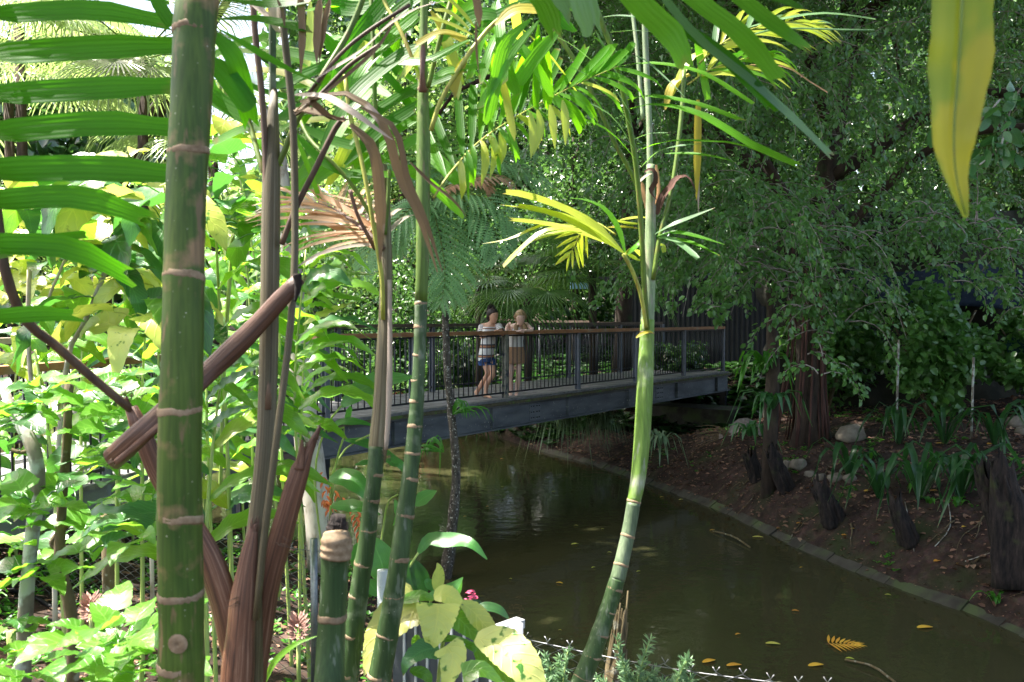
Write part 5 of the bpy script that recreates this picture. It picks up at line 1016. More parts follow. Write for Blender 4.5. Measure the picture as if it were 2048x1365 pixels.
for a, w_, mt, kd in (
        ([(1222, 65, 3.3), (1260, 62, 3.2), (1302, 64, 3.1)], 9, 'palm_glau', 'strap'), ([(1205, 35, 3.3), (1240, 32, 3.2), (1300, 38, 3.1)], 9, 'palm_glau', 'strap'),
        ([(1235, 115, 3.3), (1280, 115, 3.2), (1330, 155, 3.1), (1370, 195, 3.0)], 5, 'palm_glau', 'lance'),
        ([(1241, 133, 3.3), (1300, 127, 3.2), (1400, 145, 3.1), (1500, 205, 3.0)], 17, 'palm', 'jag'), ([(1256, 200, 3.3), (1300, 193, 3.2), (1390, 208, 3.1), (1482, 242, 3.0)], 19, 'palm', 'jag'),
        ([(1260, 218, 3.3), (1310, 210, 3.2), (1400, 230, 3.0), (1500, 290, 2.9), (1600, 335, 2.8)], 27, 'palm', 'jag'), ([(1270, 278, 3.3), (1300, 268, 3.2), (1338, 266, 3.1)], 7, 'palm_glau', 'strap'),
        ([(1280, 300, 3.3), (1330, 284, 3.2), (1400, 283, 3.1), (1480, 290, 3.0), (1570, 325, 2.9)], 15, 'palm', 'lance'), ([(1282, 335, 3.3), (1315, 305, 3.2), (1360, 292, 3.1), (1405, 288, 3.1)], 10, 'palm_glau', 'lance'),
        ([(1330, 308, 3.3), (1380, 308, 3.2), (1440, 316, 3.1), (1475, 326, 3.1)], 12, 'palm', 'lance'),
        ([(1262, 230, 3.3), (1210, 150, 3.2), (1150, 95, 3.1), (1085, 60, 3.0)], 12, 'palm_glau', 'lance'), ([(1264, 255, 3.3), (1225, 200, 3.2), (1180, 155, 3.1), (1125, 128, 3.0)], 12, 'palm_glau', 'lance'),
        ([(1268, 300, 3.3), (1225, 235, 3.2), (1160, 200, 3.1), (1090, 180, 3.0)], 13, 'palm_glau', 'lance'), ([(1270, 318, 3.3), (1220, 265, 3.2), (1150, 235, 3.1), (1080, 233, 3.0)], 15, 'palm', 'lance'),
        ([(1235, 150, 3.3), (1210, 100, 3.3), (1190, 60, 3.3)], 9, 'palm_glau', 'lance'), ([(1230, 130, 3.3), (1205, 90, 3.3), (1185, 70, 3.3)], 8, 'palm', 'lance'),
        ([(1250, 505, 3.34), (1235, 455, 3.4), (1205, 415, 3.45), (1160, 398, 3.5), (1142, 397, 3.5)], 14, 'palm', 'lance'),
        ([(1247, 506, 3.34), (1195, 455, 3.3), (1120, 415, 3.3), (1050, 392, 3.3), (1005, 385, 3.3)], 26, 'palm_yel', 'jag'), ([(1245, 506, 3.34), (1190, 470, 3.3), (1110, 430, 3.3), (1030, 412, 3.3)], 20, 'palm_yel', 'jag'),
        ([(1240, 500, 3.36), (1170, 450, 3.4), (1100, 425, 3.4), (1000, 410, 3.4)], 16, 'palm_yel', 'lance'), ([(1235, 495, 3.4), (1160, 465, 3.45), (1090, 448, 3.5), (1020, 440, 3.5)], 15, 'palm_yel', 'jag'),
        ([(1160, 458, 3.45), (1090, 462, 3.45), (1040, 500, 3.45), (1010, 530, 3.45)], 14, 'palm_yel', 'jag'), ([(1160, 460, 3.5), (1100, 470, 3.5), (1045, 490, 3.5)], 15, 'palm_yel', 'lance'), ([(1155, 455, 3.5), (1090, 450, 3.5), (1020, 478, 3.5), (965, 488, 3.5)], 9, 'palm_yel', 'lance'),
        ([(1255, 510, 3.34), (1275, 490, 3.4), (1285, 470, 3.4)], 12, 'palm', 'lance'), ([(1250, 505, 3.4), (1275, 520, 3.4), (1285, 520, 3.4)], 12, 'palm_yel', 'lance'), ([(1252, 505, 3.36), (1270, 500, 3.4), (1285, 517, 3.5)], 16, 'palm_yel', 'lance'),
        ([(1312, 474, 3.46), (1350, 465, 3.4), (1400, 475, 3.35), (1450, 490, 3.3)], 13, 'palm', 'lance'), ([(1312, 475, 3.46), (1345, 480, 3.4), (1375, 500, 3.35), (1395, 518, 3.3)], 14, 'palm_glau', 'jag'), ([(1320, 475, 3.46), (1380, 485, 3.4), (1440, 512, 3.3)], 13, 'palm', 'lance'),
        ([(1308, 470, 3.46), (1345, 450, 3.4), (1390, 432, 3.4), (1430, 416, 3.4)], 12, 'palm_glau', 'lance'), ([(1312, 490, 3.5), (1325, 492, 3.5), (1328, 503, 3.5)], 10, 'palm_yel', 'jag'),
        ([(1240, 440, 3.6), (1280, 435, 3.6), (1300, 438, 3.6)], 9, 'palm_yel', 'lance'), ([(1225, 440, 3.6), (1260, 448, 3.6), (1290, 448, 3.6)], 10, 'palm_yel', 'lance'), ([(1215, 455, 3.6), (1255, 455, 3.6), (1290, 460, 3.6)], 8, 'palm_yel', 'lance'),
        ([(1396, 200, 3.6), (1395, 300, 3.6), (1393, 400, 3.6)], 15, 'palm_old', 'strap'), ([(1398, 330, 3.6), (1397, 390, 3.6), (1397, 432, 3.6)], 4, 'dead_pale', 'strap')):
    leafpx('leaflet', a, w_, M[mt], t, kind=kd, n=9, fold=.22, jag=.5 if kd == 'jag' else 0, nrm=(random.uniform(-.2, .2), -.6, .75))
for pp, w_, mt in (([(1290, 345, 3.45), (1298, 340, 3.44), (1308, 345, 3.44), (1310, 365, 3.44), (1300, 385, 3.44), (1318, 405, 3.44)], 12, 'sheath'), ([(1314, 430, 3.44), (1325, 395, 3.44), (1345, 372, 3.44), (1352, 360, 3.44), (1375, 356, 3.44), (1392, 385, 3.44)], 17, 'sheath'),
                   ([(1284, 365, 3.4), (1286, 390, 3.4), (1290, 418, 3.4)], 10, 'dead_org'), ([(1312, 330, 3.45), (1316, 380, 3.45), (1310, 410, 3.45)], 9, 'dead_org'), ([(1272, 370, 3.42), (1295, 352, 3.4), (1305, 348, 3.4)], 10, 'dead_pale')):
    leafpx('dead_sheath', pp, w_, M['bark_red'] if mt == 'sheath' else M[mt], t, kind='strap', n=12, fold=.5, twist=.6)
# small yellow terminal feather of its left frond
frond(t, WP([(1232, 470, 3.4), (1190, 445, 3.45), (1165, 460, 3.5), (1150, 490, 3.52), (1136, 515, 3.53)]), .004, 8, .135, .013, 'palm_yel', ang=(62, 25), droop=.15, N=(0, -1, .1), t0=.42, kind='lance', stalk='petiole_y', nb=7)

# --- bright frond at the upper right, from a palm standing behind
t = thing('palm', W(1390, 900, 4.6), 'palm of bright backlit fronds reaching right above the pond, beside the lime stemmed palm', 'palm', 'ringed palm stems in the foreground')
P, r = pxcurve([(1368, 260, 9, 4.1), (1362, 200, 9, 4.1), (1375, 150, 8, 4.1), (1410, 110, 7, 4.1)], 10); tube('petiole', P, r, M['petiole'], t, k=6)
t.location = P[0]; ORG[t.name] = Vector(t.location)
for o in t.children: o.location = -Vector(0 * o.location) ; 
frond(t, WP([(1395, 130, 4.1), (1440, 90, 4.1), (1500, 60, 4.15), (1570, 45, 4.2), (1640, 50, 4.3)]), .006, 13, .36, .030, ['palm_yel', 'palm_yel', 'palm_glau'], ang=(40, 12), droop=.45, N=(.1, -.7, .6), t0=.1, kind='lance', stalk='petiole_y')
frond(t, WP([(1375, 170, 4.1), (1420, 140, 4.1), (1480, 120, 4.15), (1540, 110, 4.2)]), .005, 9, .34, .030, ['palm_yel', 'palm'], ang=(45, 12), droop=.6, N=(.1, -.7, .6), t0=.1, kind='lance', stalk='petiole_y')
for a, w_, mt in (([(1340, 200, 4.1), (1380, 120, 4.1), (1430, 100, 4.1), (1480, 95, 4.1)], 20, 'palm_yel'), ([(1500, 130, 4.1), (1570, 135, 4.1), (1620, 165, 4.1), (1655, 186, 4.1)], 10, 'dead_org'), ([(1330, 220, 4.1), (1345, 170, 4.1), (1380, 150, 4.1)], 18, 'palm_old'),
                  ([(1480, 60, 4.1), (1560, 40, 4.1), (1650, 28, 4.1), (1752, 40, 4.1)], 16, 'palm_glau'), ([(1390, 60, 4.1), (1400, 120, 4.1), (1415, 200, 4.1)], 18, 'palm'), ([(1470, 80, 4.1), (1560, 60, 4.1), (1700, 62, 4.1), (1750, 62, 4.1)], 16, 'palm_glau'), ([(1400, 10, 4.1), (1450, 30, 4.1), (1460, 60, 4.1)], 24, 'palm')):
    leafpx('leaflet', a, w_, M[mt], t, kind='jag', n=9, fold=.22, nrm=(0, -.5, .8))

# --- very near blurred frond along the top (right of centre)
t = thing('palm_frond', W(1250, -200, 1.7), 'near out of focus palm frond slanting down from the top edge right of centre', 'palm frond')
P = WP([(1100, -160, 1.8), (1250, -120, 1.7), (1420, -80, 1.65), (1560, -60, 1.6)]); rch = tube('rachis', crv(P, 10), np.linspace(.008, .004, 10), M['petiole'], t, k=6)
for a, w_, mt in (([(1130, -140, 1.8), (1160, -20, 1.75), (1185, 75, 1.75)], 56, 'palm_glau'), ([(1190, -120, 1.7), (1270, 0, 1.65), (1340, 70, 1.6), (1370, 125, 1.6)], 66, 'palm'), ([(1260, -120, 1.7), (1390, 0, 1.6), (1480, 70, 1.55), (1560, 165, 1.5)], 52, 'palm'),
                  ([(1350, -110, 1.7), (1470, -10, 1.6), (1560, 60, 1.5), (1610, 92, 1.5)], 46, 'palm'), ([(1250, -110, 1.7), (1380, 60, 1.65), (1500, 160, 1.6), (1600, 250, 1.6), (1660, 310, 1.6)], 22, 'palm_glau'), ([(1300, 20, 1.7), (1430, 100, 1.65), (1500, 165, 1.6), (1548, 222, 1.6)], 38, 'palm_dark'),
                  ([(1000, -60, 1.9), (1080, 0, 1.85), (1110, 70, 1.8)], 44, 'palm'), ([(1080, -100, 1.8), (1100, -40, 1.8), (1140, 30, 1.8)], 40, 'palm_glau'), ([(1420, -60, 1.7), (1560, 0, 1.6), (1600, 20, 1.5)], 30, 'palm_dark')):
    leafpx('leaflet', a, w_, M[mt], rch, kind='jag', n=12, fold=.12, jag=.5, ac=2, nrm=(0, -.8, .5))
# --- big yellow leaf top right
t = thing('hanging_leaf', W(1925, -40, .85), 'huge near yellow green leaf hanging into the top right corner', 'leaf')
leafpx('blade', [(1925, -160, .86), (1922, 0, .85), (1914, 150, .85), (1905, 260, .84), (1910, 350, .84), (1932, 436, .84)], 132, M['big_yel'], t, kind='lance', n=26, fold=.16, wave=.045, nw=4, ac=3, serr=.03, nrm=(0, -1, .1))
tube('midrib', crv(WP([(1926, -165, .852), (1924, 0, .846), (1916, 150, .846), (1908, 260, .836), (1912, 350, .836), (1931, 430, .838)]), 20), np.linspace(.0022, .0006, 20), M['petiole'], t, k=6)
tube('stalk', crv(WP([(1925, -165, .86), (1940, -260, .86), (1990, -420, .9)]), 6), .003, M['petiole_y'], t, k=6)

U_ = np.array([0, 0, 1.0])
# ------------------------------------------------------------------ tree ferns
def fern_frond(parent, pts, L, mat, n=18, droopy=.25, name='frond', N=(0, -.5, .85), r0=.010):
    """one frond: rachis, pinnae and pinnules as real small blades in one mesh"""
    P = crv(pts, 40); T = unit(np.gradient(P, axis=0)); N = np.array(N, float)
    fr = tube(name, P, np.linspace(r0, .002, 40), M['petiole'], parent, k=5)
    g = []
    for q in range(n):
        u = .1 + .9 * q / n; i_ = int(u * 39); p = P[i_]; tt = T[i_]
        for s in (1, -1):
            sd = unit(np.cross(tt, N)) * s; nn = unit(np.cross(sd, tt)) * s
            ll = L * (math.sin(math.pi * (u * .86 + .1)) ** .7) * random.uniform(.85, 1.1); a = R(66 - 28 * u + random.uniform(-5, 5))
            d = unit(tt * math.cos(a) + sd * math.sin(a)); v = np.linspace(0, 1, 5)[:, None]; pp = p + d * v * ll - U_ * (v ** 2) * ll * droopy
            V, F, _ = ribbon_geo(pp, .05 * (.5 + L), nrm=nn, kind='oval', n=27, fold=.4, serr=1.6); g.append((V, F))
    V, F = join_geo(g); tag(mk('pinnae', V, F, M[mat], fr, smooth=False), kind='stuff'); return fr
t = thing('tree_fern', onz(895, 1160), 'leaning tree fern, slim speckled trunk rising from the pond before the bridge', 'tree fern')
ORG[t.name] = Vector(t.location)
DT = 10.3
P, r = pxcurve([(868, 395, 14, DT - .4), (878, 460, 15, DT - .3), (890, 560, 14, DT - .2), (891, 650, 14, DT - .1), (896, 760, 15, DT), (905, 850, 16, DT), (912, 930, 18, DT), (909, 1010, 20, DT), (902, 1080, 22, DT), (893, 1150, 24, DT), (890, 1190, 25, DT)], 34)
tube('trunk', P, r, M['fern_trunk'], t, k=12, rough=.09)
FT = (868, 392)
for pts, L, mt in (([(868, 395, 9.9), (935, 405, 9.7), (985, 450, 9.5), (1000, 520, 9.4)], .45, 'fern'), ([(868, 395, 9.9), (950, 320, 10.0), (1030, 330, 10.0), (1100, 375, 10.0)], .45, 'fern'), ([(868, 395, 9.9), (820, 420, 9.6), (760, 470, 9.5), (720, 540, 9.5)], .45, 'fern'), ([(868, 395, 9.9), (920, 330, 10.3), (990, 330, 10.6), (1060, 345, 10.9)], .5, 'fern'), ([(868, 395, 9.9), (885, 410, 9.8), (905, 470, 9.7), (912, 530, 9.6), (900, 600, 9.6)], .42, 'fern'), ([(868, 395, 9.9), (870, 430, 9.7), (885, 500, 9.6), (890, 560, 9.5), (880, 615, 9.5)], .42, 'fern'), ([(868, 395, 9.9), (920, 345, 10), (1000, 312, 10.2), (1070, 308, 10.4), (1118, 325, 10.5)], .42, 'fern'),
                   ([(868, 395, 9.9), (930, 375, 10), (990, 372, 10.2), (1050, 400, 10.4), (1085, 430, 10.5)], .45, 'fern'), ([(868, 395, 9.9), (910, 390, 9.7), (970, 395, 9.6), (1020, 440, 9.6), (1040, 480, 9.6)], .42, 'fern'),
                   ([(868, 395, 9.9), (930, 340, 10.4), (960, 330, 10.8), (1040, 350, 11), (1080, 385, 11)], .4, 'fern'), ([(868, 395, 9.9), (840, 350, 10), (790, 330, 10.2), (730, 350, 10.3)], .45, 'fern'), ([(868, 395, 9.9), (840, 400, 9.8), (800, 440, 9.7), (780, 500, 9.7)], .4, 'fern'),
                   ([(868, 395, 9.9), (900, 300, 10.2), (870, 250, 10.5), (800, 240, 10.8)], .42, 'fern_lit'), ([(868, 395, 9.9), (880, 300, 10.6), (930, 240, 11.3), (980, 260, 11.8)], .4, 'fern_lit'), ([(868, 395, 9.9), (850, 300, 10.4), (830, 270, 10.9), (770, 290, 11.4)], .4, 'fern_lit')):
    fern_frond(t, WP(pts), L, mt)
for pts in ([(868, 395, 9.9), (910, 370, 9.8), (960, 362, 9.7), (985, 390, 9.7)], [(868, 395, 9.9), (930, 360, 9.8), (1000, 355, 9.8), (1030, 380, 9.8)]): fern_frond(t, WP(pts), .22, 'dead_org', n=16)
for q, (px, py, lab) in enumerate(((905, 830, 'upper tuft of strappy epiphyte on the tree fern trunk, right of it'), (888, 905, 'lower tuft of strappy epiphyte on the tree fern trunk, left of it'))):
    e = thing('epiphyte', W(px, py, DT - .06), lab, 'epiphyte', 'epiphytes on the fern trunk')
    for k in range(14):
        a = (random.uniform(-.4, 1.4) if q == 0 else random.uniform(1.7, 3.6)); dx, dz = math.cos(a), math.sin(a) * .8 + .35; L = random.uniform(.25, .5)
        p = W(px, py, DT - .1); leaf('leaf', [p, p + Vector((dx * L * .4, random.uniform(-.1, .05), dz * L * .4)), p + Vector((dx * L * .8, random.uniform(-.1, .05), dz * L * .35)), p + Vector((dx * L, random.uniform(-.12, .05), dz * L * .1 - .2 * L - (.25 if k < 3 and q else 0)))], .022, M['weed'], e, kind='lance', n=8)
# second tree fern, left behind
t = thing('tree_fern', (-6.4, 19.5, .3), 'tree fern with grey green fronds left behind the orange dead frond', 'tree fern')
tube('trunk', [(-6.4, 19.5, .0), (-6.2, 19.4, 2.5), (-6.0, 19.3, 4.7)], .11, M['fern_trunk'], t, k=10, rough=.08)
for q in range(10):
    a = q * .628 + .2; c = np.array([-6.0, 19.3, 4.7]); d = np.array([math.cos(a), math.sin(a), 0])
    fern_frond(t, [c, c + d * .8 + np.array([0, 0, .45]), c + d * 1.7 + np.array([0, 0, .35]), c + d * 2.5 + np.array([0, 0, -.35])], .55, 'fern', n=22)

# ------------------------------------------------------------------ fan palms
def fan_leaf(parent, c, d, n_, Rr, mat, nseg=30, wid=.034, name='fan_leaf', spread=3.6, droop=.8):
    c = np.array(c, float); d = unit(np.array(d, float)); n_ = np.array(n_, float); s = unit(np.cross(d, n_)); n_ = np.cross(s, d)
    g = []
    for q in range(nseg):
        a = (q / (nseg - 1) - .5) * 2 * spread / 2 * 1.0; dd = d * math.cos(a) + s * math.sin(a); L = Rr * (.8 + .2 * math.cos(a)) * random.uniform(.93, 1.05)
        pts = [c, c + dd * L * .45, c + dd * L * .8 - np.array([0, 0, droop * .12 * L]), c + dd * L - np.array([0, 0, droop * .5 * L])]
        V, F, uv = ribbon_geo(pts, wid * Rr, nrm=n_, kind='lance', n=5, fold=.5); g.append((V, F))
    V, F = join_geo(g); return mk(name, V, F, M[mat], parent)
def fan_palm(base, h, nleaf, Rr, mat, label, seed=1, trunk='bark_dark', dirs=None, group='fan palms', pet=1.0):
    random.seed(seed); base = Vector(base); t = thing('fan_palm', base, label, 'palm', group)
    top = base + Vector((0, 0, h)); tube('trunk', [base - Vector((0, 0, .2)), base + Vector((0.03, 0, h * .5)), top], .09, M[trunk], t, k=9, rough=.06)
    for q in range(nleaf):
        a = q * 2.4 + random.uniform(-.2, .2); el = random.uniform(-.25, 1.1) if dirs is None else dirs
        d = Vector((math.cos(a) * math.cos(el), math.sin(a) * math.cos(el), math.sin(el))); L = pet * random.uniform(.8, 1.15)
        e = top + d * L - Vector((0, 0, .12)); tube('petiole', crv([top, top + d * L * .5 + Vector((0, 0, .06)), e], 6), .012, M['petiole'], t, k=5)
        fan_leaf(t, e, d + Vector((0, 0, -.5)), Vector((-d.x * .5, -d.y * .5, 1)), Rr, mat)
    return t
fan_palm((.35, 19.2, 1.2), 2.5, 13, 1.2, 'fan', 'fan palm directly behind the two women', 3, pet=1.1)
fan_palm((1.9, 20.2, 1.3), 2.9, 13, 1.2, 'fan', 'fan palm right of the women, under the yellow frond', 4, pet=1.1)
fan_palm((-.9, 22.8, 1.0), 3.0, 10, 1.0, 'fan', 'taller shaded fan palm just left of the women', 5)
fan_palm((-6.4, 14.8, .6), 7.0, 15, 1.25, 'fan_pale', 'pale fan palm high behind the left leaflets', 6, pet=1.3)
fan_palm((-8.9, 15.5, .6), 8.0, 15, 1.3, 'fan_pale', 'pale fan palm at the top left corner', 7, pet=1.4)
fan_palm((-5.6, 16.0, .5), 6.0, 13, 1.1, 'fan_pale', 'lower pale fan palm behind the thickest stem', 8, pet=1.3)
fan_palm((-10.0, 17, .6), 7.0, 14, 1.4, 'fan_pale', 'pale fan palm farther back at the left edge', 9, pet=1.4)

# ------------------------------------------------------------------ strap leaved clumps
def clump(name, base, n_, L, w, mat, label, cat, group=None, arch=.8, up=1.0, kind='lance', leafname='leaf', each=True, spread=1.0):
    base = Vector(base); t = thing(name, base, label, cat, group); g = []
    for q in range(n_):
        a = random.uniform(0, 6.283); l_ = L * random.uniform(.6, 1.1); s = random.uniform(.25, 1) * spread; d = Vector((math.cos(a) * s, math.sin(a) * s, 0)); p = base + d * .04
        pts = [p, p + d * l_ * .25 + Vector((0, 0, l_ * .5 * up)), p + d * l_ * .6 + Vector((0, 0, l_ * .62 * up)), p + d * l_ * .95 + Vector((0, 0, l_ * (.62 * up - arch * .55 * s)))]
        V, F, uv = ribbon_geo(pts, w * random.uniform(.7, 1.1), nrm=(-d.x * .6, -d.y * .6, 1), kind=kind, n=7, fold=.3)
        if each: mk(leafname, V, F, M[mat], t, uv=uv)
        else: g.append((V, F))
    if g: V, F = join_geo(g); tag(mk('blades', V, F, M[mat], t), kind='stuff')
    return t
for q, (px, py, D, n_, L, lab) in enumerate([(1760, 880, 11.5, 18, 1.1, 'broad strap leaved clump on the shaded bank beside the bare stake'), (1840, 860, 11.0, 20, 1.2, 'broad strap leaved clump in the middle of the shaded bed'), (1920, 850, 10.6, 20, 1.25, 'broad strap leaved clump beneath the hanging spray at far right'),
        (2000, 840, 10.2, 20, 1.2, 'broad strap leaved clump at the right edge of the bed'), (1700, 850, 12.4, 14, 1.0, 'smaller strap leaved clump next to the fig trunk'), (1800, 800, 13, 18, 1.2, 'strap leaved clump at the back of the bed below the blue tarp'), (1890, 790, 12.6, 18, 1.2, 'strap leaved clump at the back of the bed below the teal tarp'), (1990, 770, 12.2, 18, 1.2, 'rearmost strap leaved clump at the far right')]):
    p = W(px, py, D); z = H(p.x, p.y); clump('strap_leaf_plant', (p.x, p.y, z), int(n_ * .65), L, .095, 'strap', lab, 'plant', 'strap leaved plants in the shaded bed', arch=1.3, up=.8)
for q, (px, D, lab, zz) in enumerate(((1530, 13.2, "bird's nest fern perched highest on the post beside the bridge end", 2.3), (1545, 13.0, "bird's nest fern drooping midway down beside the bridge end", 1.75), (1500, 13.6, 'small drooping fern under the other nest ferns', 1.25))):
    p = W(px, 700, D); clump('nest_fern', (p.x, p.y, zz), 18, .9 - .15 * q, .10, 'ginger_dk' if q else 'weed', lab, 'fern', "bird's nest ferns by the bridge end", arch=1.5, up=.55)
p = W(1540, 700, 13.25); tag(tube('dead_trunk', [(p.x, p.y, H(p.x, p.y) - .1), (p.x + .05, p.y, 2.4), (p.x + .02, p.y, 3.6)], [.12, .1, .08], M['bark_dark'], k=9, rough=.08, org=Vector((p.x, p.y, H(p.x, p.y)))), 'dark trunk carrying the nest ferns beside the bridge end', 'tree trunk')
# tussock under the bridge
for q, (x, y, n_, L, lab) in enumerate(((1.25, 18.6, 130, 1.5, 'large grassy tussock hanging over the water under the bridge'), (2.0, 18.4, 70, 1.0, 'smaller grassy tussock right of the large one under the bridge'))):
    clump('grass_tussock', (x, y, .75), n_, L, .032, 'grass', lab, 'grass tussock', 'tussocks under the bridge', arch=2.0, up=.6, each=False, spread=.9)
for q, (px, py, lab) in enumerate(((1320, 890, 'yellow green fern hanging over the abutment'), (960, 868, 'dark leafy plant under the bridge at the water'))):
    p = onz(px, py, .9 if q == 0 else .15); clump('bank_fern', p, 22, .7, .06, 'grass' if q == 0 else 'strap', lab, 'fern', arch=1.7, up=.5)
for q, (x, y, L, mt, lab) in enumerate(((-3.6, 22.8, 1.9, 'fan', 'cane palm like clump behind the left balusters'), (-1.0, 21.8, 1.5, 'fan_pale', 'pale arching strap plant behind the balusters left of the women'), (-.2, 21.5, 1.6, 'fan', 'arching strap plant directly behind the women'), (-2.4, 22.6, 1.2, 'red', 'red leaved plant glimpsed behind the bridge balusters'), (1.4, 21.8, 1.5, 'fan', 'arching strap plant behind the balusters right of the women'), (-5.0, 21.8, 1.4, 'fan', 'arching strap plant behind the left end of the bridge'))):
    clump('bank_plant', (x, y, max(.3, H(x, y))), 40, L, .06, mt, lab, 'plant', 'plants on the far bank', arch=1.2, up=1.1)
# small pale blue sheet and dark screen seen through the palms
tag(box('blue_sheet', W(1165, 572, 25), (.36, .02, 0), (0, .02, 0), (0, 0, .09), M['skyblue']), 'small pale blue sheet glimpsed between the fan palms', 'sheet')

# ------------------------------------------------------------------ right bank: stumps, rocks, litter
def stump(pp, mat, label, rag=.08, name='rotten_stump', group='rotten stumps on the right bank', splinters=7):
    A = crv(pp, 12); P = np.array([np.array(W(a[0], a[1], a[3])) for a in A]); r = A[:, 2] * A[:, 3] / FPX / 2
    t = thing(name, P[-1], label, 'stump', group)
    k = 22; V, F, uv = tube_geo(P, r, k); lob = 1 + .16 * np.sin(np.arange(k) / k * 6.283 * 3 + random.random() * 6) + .10 * rng.standard_normal(k); ctr = np.repeat(P, k, 0); V = ctr + (V - ctr) * (np.tile(lob, 12) * (1 + .05 * rng.standard_normal(12 * k)))[:, None]; V[:k] += np.array([0, 0, 1]) * (rng.random((k, 1)) ** 3 * rag * 4) * min(1, r[0] / .1); V[k:2 * k] += np.array([0, 0, 1]) * (rng.random((k, 1)) ** 3 * rag) * min(1, r[0] / .1); mk('trunk', V, F, M[mat], t, uv=uv)
    for q in range(splinters):
        a = q / splinters * 6.28; u = random.uniform(.1, .8); i_ = int(u * 11); c = P[i_] + np.array([math.cos(a), math.sin(a), 0]) * r[i_] * .95; T = unit(P[min(i_ + 1, 11)] - P[max(i_ - 1, 0)])
        V, F, _ = tube_geo([c - T * .2, c, c + T * .25], [.004, r[i_] * .22, r[i_] * .1], 6, rough=.1); mk('splinter', V, F, M[mat], t)
    return t
def bankD(px, py):
    """distance where the view ray through this pixel meets the terrain"""
    d = W(px, py, 1) - CAM; best = None
    for D in np.arange(2.0, 40, .05):
        p = CAM + d * D
        if p.z <= H(p.x, p.y): return D
    return 14
def onb(px, py): D = bankD(px, py); return W(px, py, D), D
for pp, lab in (([(2002, 945, 34), (2012, 1000, 58), (2030, 1070, 84), (2048, 1165, 104)], 'largest black rotten stump at the right edge of the bank'), ([(1962, 945, 26), (1985, 990, 46), (2010, 1060, 56), (2022, 1130, 60)], 'leaning charred log against the largest stump'),
                ([(1790, 1005, 20), (1805, 1045, 32), (1822, 1090, 40)], 'short dark stump in the middle of the bank slope'), ([(1640, 985, 26), (1655, 1012, 38), (1668, 1050, 46)], 'dark stump below the round rocks'), ([(1545, 915, 24), (1560, 950, 30), (1575, 985, 34)], 'small leaning dark stump left of the round rocks'),
                ([(1500, 918, 22), (1508, 940, 28), (1515, 965, 34)], 'smallest dark stump nearest the bridge end')):
    D = bankD(pp[-1][0], pp[-1][1] - 8) - .02; stump([(a[0], a[1], a[2], D) for a in pp], 'char', lab)
stump([(1242, 1240, 22, 4.6), (1238, 1290, 32, 4.6), (1228, 1365, 40, 4.6), (1222, 1450, 42, 4.6)], 'bark_brown', 'fibrous brown post standing behind the wire fence at the bottom', name='fibrous_post', group=None, splinters=12)
def rock(px, py, wpx, label, group, mat='rock', sq=.7):
    p, D = onb(px, py); r = wpx * D / FPX / 2; t_ = rdir(1)[0]
    th, ph = np.meshgrid(np.linspace(0, np.pi, 9), np.arange(14) / 14 * 2 * np.pi, indexing='ij')
    d = np.stack([np.sin(th) * np.cos(ph), np.sin(th) * np.sin(ph), np.cos(th)], -1)
    s = random.random() * 9; rr = r * (1 + .18 * np.sin(d[..., 0] * 3 + s) * np.cos(d[..., 1] * 2.5 + s) + .08 * np.sin(d[..., 2] * 6 + s))
    V = (d * rr[..., None] * np.array([1, .9, sq])).reshape(-1, 3) + np.array(p) + np.array([0, 0, r * sq * .4])
    F = [(i_ * 14 + j_, i_ * 14 + (j_ + 1) % 14, (i_ + 1) * 14 + (j_ + 1) % 14, (i_ + 1) * 14 + j_) for i_ in range(8) for j_ in range(14)]
    return tag(mk('rock', V, F, M[mat]), label, 'rock', group)
for px, py, w_, lab in ((1573, 938, 34, 'tan rock left in the row of rocks below the fig trunk'), (1597, 936, 36, 'second tan rock in the row below the fig trunk'), (1545, 928, 20, 'small rock at the left end of the row'), (1642, 958, 24, 'small yellowish rock before the stump'), (1670, 962, 32, 'round grey rock at the right of the row'),
        (1700, 962, 28, 'brown rock at the right end of the row'), (2032, 852, 40, 'pale brown rock at the right edge above the largest stump'), (2045, 868, 30, 'smaller rock under the pale brown rock at the right edge'), (1620, 952, 22, 'mossy small rock between the tan and round rocks'), (1700, 880, 60, 'big mossy boulder beside the fig trunk')):
    rock(px, py, w_, lab, 'rocks on the right bank', 'rock')
# fallen spathe by the bridge end
p, D = onb(1490, 885); t = thing('fallen_palm_sheath', p, 'large dry grey palm sheath fallen beside the bridge end', 'dead frond')
leaf('sheath_blade', [p + Vector((-.3, 0, .12)), p + Vector((0, .05, .28)), p + Vector((.28, .05, .12)), p + Vector((.42, 0, .02))], .34, M['deadpod'], t, kind='oval', n=10, fold=.7, nrm=(0, -.6, .8))
for q in range(14):
    a = random.uniform(2.2, 4.0); leaf('dry_leaflet', [p + Vector((-.25, 0, .15)), p + Vector((-.5 + .1 * math.cos(a), 0, .15 + .2 * math.sin(a))), p + Vector((-.9, .05, .05 + .3 * math.sin(a)))], .018, M['dead'], t, kind='lance', n=6)
